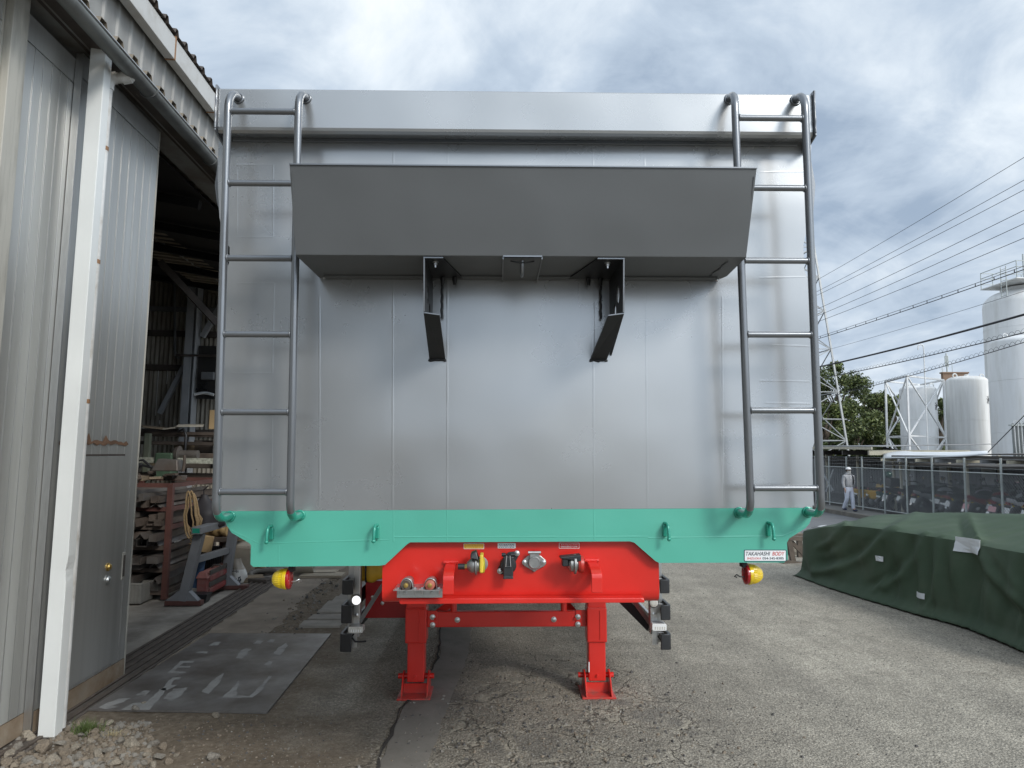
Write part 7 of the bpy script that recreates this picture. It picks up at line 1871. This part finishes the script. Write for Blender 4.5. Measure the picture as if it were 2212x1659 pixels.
for k in range(9):     # boards and slabs stored behind
    p0 = 300 + rnd.uniform(0, 150); py = rnd.choice((965, 1000, 1060, 1090, 1135)); a = bp(p0, py, 10.8); o = MB().cbox((0, 0, 0), (rnd.uniform(.2, .5), .3, rnd.uniform(.08, .2))).build('stored_block', rnd.choice((DARKST, WOODB, STEELB, GREYST)), bevel=.01)
    o.matrix_world = B_M @ Matrix.Translation((a.x, 10.9, max(.12, a.z))); tag(o, 'dim block stored in the shadow between the beams of the tall back rack', 'block', 'blocks stored in the back rack')
# pale boards on the rack top
for k, (px_, py) in enumerate(((385, 925), (410, 922), (330, 926))):
    a = bp(px_, py, 10.42); o = MB().cbox((0, 0, 0), (.34, .3, .018)).build('loose_board', WOODB if k == 2 else M('pale_board', (.45, .42, .35), .7)); o.matrix_world = B_M @ Matrix.Translation((a.x, 10.45, a.z + .02)) @ Euler((.1, -.15 + .12 * k, .3 * k)).to_matrix().to_4x4()
    tag(o, ('pale board lying at the left on the back rack top', 'pale board at the middle of the back rack top', 'long brown board along the back rack top')[k], 'board')
a, b = bp(455, 886, 10.5), bp(500, 928, 10.5); o = MB().box((a.x, 10.46, b.z), (b.x, 10.62, a.z)).build('plywood_crate', PLYW, bevel=.006); o.matrix_world = B_M; tag(o, 'pale plywood crate standing on top of the back rack', 'crate')
hs = bthing('hanging_hose', 'black hose draped over the beams of the back rack', 'hose', (0, 0, 0))
pts = [bp(385, 932, 10.32), bp(396, 927, 10.30), bp(402, 940, 10.28), bp(400, 970, 10.28), bp(392, 1000, 10.28), bp(378, 1018, 10.28), bp(362, 1022, 10.28)]
MB().tube(pts, .018, 8).build('hose', BLACKP, hs, smooth=60)
mc = bthing('pipe_bender', 'green machine with a round flange under the back rack', 'machine', (0, 0, 0))
a = bp(375, 985, 9.9); MB().box((a.x - .25, 9.9, a.z - .30), (a.x - .02, 10.15, a.z + .04)).build('body', M('machine_green', (.07, .115, .075), .5, .1, .15, 6), mc, bevel=.02)
MB().lathe([(0, .10), (.05, .12), (.06, .06), (.30, .06)], (a.x - .02, 10.02, a.z + .02), (1, 0, 0), 18).build('flange', STEELB, mc, smooth=40)
# red tool chest, its lid and drawers
tb = bthing('red_toolbox', 'dusty red toolbox on the floor under the trestle', 'toolbox', (0, 0, 0))
RDT = M('dusty_red', (.26, .045, .04), .55, 0, .25, 6, dirt=(.22, .15, .13), dirt_amt=.6, dirt_scale=4)
x0, x1 = bp(427, 1260, 8.15).x, bp(446, 1260, 8.15).x; zt2 = bp(446, 1243, 8.15).z
MB().box((x0, 8.12, .05), (x1 + .02, 8.78, zt2 - .03)).build('chest', RDT, tb, bevel=.008)
MB().hexa([(x0 - .01, 8.10, zt2 - .027), (x1 + .03, 8.10, zt2 - .027), (x1 + .03, 8.80, zt2 - .027), (x0 - .01, 8.80, zt2 - .027), (x0 + .02, 8.12, zt2 + .04), (x1, 8.12, zt2 + .04), (x1, 8.78, zt2 + .04), (x0 + .02, 8.78, zt2 + .04)]).build('lid', M('faded_red_lid', (.33, .13, .11), .6, 0, .2, 6), tb, bevel=.006)
for k in range(4): MB().box((x1 + .021, 8.16, .07 + k * .065), (x1 + .035, 8.74, .12 + k * .065)).build('drawer', DARKST if k % 2 else RDT, tb, bevel=.003)
MB().tube([(x0 + .05, 8.4, zt2 + .045), (x0 + .08, 8.4, zt2 + .075), (x0 + .14, 8.4, zt2 + .075), (x0 + .16, 8.4, zt2 + .06)], .010, 6).build('handle', STEELB, tb, smooth=60)
tb2 = bthing('black_tray', 'low black tray on the floor in front of the red toolbox', 'tray', (0, 0, 0))
x0, x1 = bp(405, 1290, 7.98).x, bp(446, 1290, 7.98).x
MB().hexa([(x0, 7.95, .008), (x1, 7.95, .008), (x1, 8.08, .008), (x0, 8.08, .008), (x0 - .02, 7.93, .10), (x1 + .02, 7.93, .10), (x1 + .02, 8.10, .10), (x0 - .02, 8.10, .10)]).build('tub', BLACKP, tb2, bevel=.005)
x0, x1 = bp(408, 1260, 8.1).x, bp(430, 1260, 8.1).x
o = MB().cbox((0, 0, 0), (x1 - x0, .03, .30)).build('blue_panel', M('blue_paint', (.035, .095, .20), .5, 0, .15, 5), bevel=.004); o.matrix_world = B_M @ Matrix.Translation(((x0 + x1) / 2, 8.2, .27)) @ Euler((-.1, .12, .25)).to_matrix().to_4x4(); tag(o, 'small blue sheet panel leaning between the trestle post and the red toolbox', 'panel')
# pale crate at the foot of the rack
ct = bthing('parts_crate', 'grey plastic parts crate on the floor next to the door edge', 'crate', (0, 0, 0)); CR = M('grey_crate_plastic', (.24, .235, .215), .6, 0, .15, 8)
x0, x1, y0_, y1_ = bp(278, 1290, 7.95).x, bp(308, 1290, 7.95).x, 7.9, 8.2; h = .20
MB().box((x0, y0_, .008), (x1, y1_, .02)).build('base', CR, ct)
for (lo, hi) in (((x0, y0_, .021), (x1, y0_ + .012, h)), ((x0, y1_ - .012, .021), (x1, y1_, h)), ((x0, y0_ + .0125, .021), (x0 + .012, y1_ - .0125, h)), ((x1 - .012, y0_ + .0125, .021), (x1, y1_ - .0125, h))):
    MB().box(lo, hi).build('side', CR, ct, bevel=.002)
for k in range(4): xx = x0 + (x1 - x0) * (k + .5) / 4; MB().box((xx - .006, y0_ - .008, .02), (xx + .006, y0_ - .0005, h)).build('rib', CR, ct)
MB().box((x0 - .008, y0_ - .010, h + .0005), (x1 + .008, y0_ + .02, h + .02)).build('rim', CR, ct, bevel=.003)
# tan canvas bundle on a low shelf behind the trestle, dark grille below
tn = bthing('canvas_bundle', 'folded tan canvas lying on a shelf behind the trestle', 'canvas', (0, 0, 0))
x0, x1 = bp(428, 1140, 9.3).x, bp(492, 1140, 9.3).x; za, zb_ = bp(440, 1158, 9.3).z, bp(440, 1125, 9.3).z
MB().grid(24, 8, lambda u, v: (x0 + (x1 - x0) * u, 9.3 - .10 * math.sin(math.pi * v) - .01 * math.sin(u * 23), za + (zb_ - za) * v + .008 * math.sin(u * 17 + v * 6))).build('front_fold', TANC, tn, smooth=60, solid=.01)
MB().box((x0, 9.31, za), (x1, 9.75, zb_ - .005)).build('pile', TANC, tn, bevel=.02)
lo_ = bthing('low_shelf', 'low dark shelf with a ribbed heater under the tan canvas', 'shelf', (0, 0, 0))
MB().box((x0 - .05, 9.2, za - .06), (x1 + .10, 9.8, za - .004)).build('shelf_board', STEELR, lo_, bevel=.004)
for xx in (x0, x1): MB().box((xx - .03, 9.25, .006), (xx + .03, 9.31, za - .061)).build('post', DARKST, lo_)
for k in range(12): xx = x0 + .06 + (x1 - x0 - .12) * k / 11; MB().box((xx - .010, 9.28, .10), (xx + .010, 9.30, za - .12)).build('bar', BLACKP, lo_)
a = bp(415, 1170, 9.2); o = MB().cbox((0, 0, 0), (.36, .05, .20)).build('brown_board', PLYW, bevel=.004); o.matrix_world = B_M @ Matrix.Translation((a.x + .1, 9.1, a.z)) @ Euler((.1, .15, .2)).to_matrix().to_4x4(); tag(o, 'tan board leaning between the rack and the trestle', 'board')
# bench of pale posts further along, with bits beneath
wb = bthing('timber_bench', 'weathered timber bench at the end of the opening, half hidden by the trailer corner', 'bench', (0, 0, 0))
PG = M('weathered_post', (.27, .255, .19), .75, 0, .2, 5, .1, 40)
yb = 10.3
for px_ in (509, 530, 552, 585): a = bp(px_, 1200, yb); MB().box((a.x - .05, yb, .006), (a.x + .05, yb + .09, 1.0)).build('post', PG, wb, bevel=.004)
for py in (1150, 1163, 1176): a, b = bp(500, py, yb - .01), bp(640, py - 2, yb - .01); MB().box((a.x, yb - .06, a.z - .05), (b.x, yb - .005, a.z)).build('rail', PG if py != 1163 else WOODB, wb, bevel=.004)
a = bp(543, 1190, yb - .2); o = MB().cbox((0, 0, 0), (.14, .1, .28)).build('white_can', M('can_white', (.42, .42, .40), .5), bevel=.012); o.matrix_world = B_M @ Matrix.Translation((a.x, yb - .22, a.z)); tag(o, 'upright whitish can hanging on the timber bench', 'can')
# bag of gravel lying on its head with its printing upside down
sb = bthing('gravel_bag', 'white printed gravel bag standing upside down by the rear trestle foot', 'bag', (0, 0, 0))
ys = 9.05; x0, x1 = bp(486, 1250, ys).x, bp(523, 1250, ys).x; zt3 = bp(500, 1222, ys).z; wdt = x1 - x0
BAGW = M('white_bag', (.56, .55, .52), .5, 0, .12, 6, .2, 20); BAGC = M('clear_bag_plastic', (.30, .27, .23), .35, 0, .2, 6, .2, 20)
def bagsurf(z0, z1, t0, t1):
    def f(u, v):
        a = u * 2 * math.pi; t = t0 + (t1 - t0) * v; w_ = wdt * (.52 - .20 * t) * (1 + .05 * math.sin(4 * a + 9 * t)); dpt = .12 * (1 - .75 * t)
        return (x0 + wdt / 2 + .03 * math.sin(t * 5) + w_ * math.cos(a), ys + .13 + dpt * math.sin(a), .01 + t * (zt3 + .06))
    return f
MB().grid(20, 8, bagsurf(0, 0, 0, .55)).build('lower_bag', BAGW, sb, smooth=60)
MB().grid(20, 8, bagsurf(0, 0, .551, 1.0)).build('upper_bag', BAGC, sb, smooth=60)
yt = (B_M @ Vector((x0 + wdt / 2, ys - .005, 0))).y - .012
q = text('lettering', '砂利', INK, sb, (489, 1244, 521, 1263), yt, bold=.02, flip=True, world=False)
q2 = text('lettering', '10mm', INK, sb, (500, 1232, 515, 1237), yt, bold=.01, flip=True, world=False)
for t_ in (q, q2):
    if t_: t_.parent = sb; t_.matrix_parent_inverse = sb.matrix_world.inverted()
# small litter along the sill further in
def blk(name, label, cat, px, py, y, size, mat, rot=(0, 0, 0), lift=0):
    a = bp(px, py, y); o = MB().cbox((0, 0, size[2] / 2), size).build(name, mat, bevel=min(size) * .15); o.matrix_world = B_M @ Matrix.Translation((a.x, y, .006 + lift)) @ Euler(rot).to_matrix().to_4x4(); return tag(o, label, cat)
blk('dark_carton', 'dark open carton under the trailer corner beside the gravel bag', 'carton', 550, 1232, 9.9, (.34, .3, .24), DARKST, (0, 0, .3))
blk('paper_sack', 'crumpled pale paper sack behind the gravel bag', 'sack', 520, 1210, 9.7, (.36, .25, .42), M('paper_sack', (.33, .29, .23), .8, 0, .2, 5, .4, 10), (.1, .1, .2))
blk('paper_sack', 'dull pale sack leaning on the timber bench', 'sack', 566, 1200, 10.0, (.44, .25, .40), M('dull_sack', (.25, .235, .205), .8, 0, .25, 5, .4, 10), (.15, 0, -.2))
blk('wood_block', 'flat brown timber block on the sill near the tyre ring', 'block', 530, 1262, 9.25, (.42, .22, .06), WOODB, (0, 0, .4))
blk('wood_block', 'dark timber offcut lying flat in front of the gravel bag', 'block', 560, 1258, 9.2, (.30, .16, .05), DARKST, (0, 0, -.3))
blk('pale_tray', 'pale plastic tray stood on edge below the green plate', 'tray', 600, 1232, 9.9, (.26, .05, .26), M('pale_plastic', (.45, .43, .38), .5), (.3, .2, .3))
o = MB().torus((0, 0, .03), (0, 0, 1), .17, .035, 26, 10).build('tyre_ring', RUBBER, smooth=60); a = bp(570, 1250, 9.5); o.matrix_world = B_M @ Matrix.Translation((a.x, 9.5, .02)) @ Euler((.15, .05, 0)).to_matrix().to_4x4(); o.data.materials[0] = M('dusty_rubber', (.14, .13, .115), .85, 0, .2, 10); tag(o, 'small dusty tyre lying flat on the sill', 'tyre')
o = MB().torus((0, 0, .05), (0, 0, 1), .16, .028, 24, 8).build('tyre_ring', M('pale_hose', (.34, .31, .25), .7), smooth=60); a = bp(598, 1236, 10.0); o.matrix_world = B_M @ Matrix.Translation((a.x, 10.0, .02)) @ Euler((.2, -.1, 0)).to_matrix().to_4x4(); tag(o, 'pale coiled hose ring behind the small dusty tyre', 'hose ring')
o = MB().lathe([(0, .10), (.01, .11), (.26, .12), (.262, .105), (.02, .095)], (0, 0, 0), (1, 0, .08), 22).build('white_bucket', M('dirty_bucket', (.36, .33, .27), .6, 0, .15, 6), smooth=40); a = bp(635, 1238, 9.75); o.matrix_world = B_M @ Matrix.Translation((a.x, 9.75, .125)); tag(o, 'dirty pale bucket on its side behind the left amber lamp', 'bucket')
a = bp(561, 1236, 9.7)
o = MB(); rnd2 = random.Random(2)
for i in range(9): o.sphere((rnd2.gauss(0, .05), rnd2.gauss(0, .04), .06 + rnd2.uniform(0, .1)), rnd2.uniform(.025, .045), 8)
o = o.build('rag_bundle', M('orange_white_rag', (.48, .36, .20), .8, 0, .4, 12, .3, 20), smooth=60); o.matrix_world = B_M @ Matrix.Translation((a.x, 9.7, 0)); tag(o, 'orange and white rag bundle beside the dusty tyre', 'rag')
# planks on the ground at the far end of the sill
for k, (p0, p1) in enumerate((((652, 1246), (742, 1245.5)), ((668, 1240), (728, 1239.5)))):
    a, b = onZ(*p0), onZ(*p1); o = MB().bar((a.x, a.y, .02), (b.x, b.y, .02), .26, .03).build('plank', M('bare_plank', (.34, .29, .22), .8, 0, .2, 5, .1, 40)); tag(o, ('nearer bare plank lying across the yard edge', 'farther bare plank lying across the yard edge')[k], 'plank')
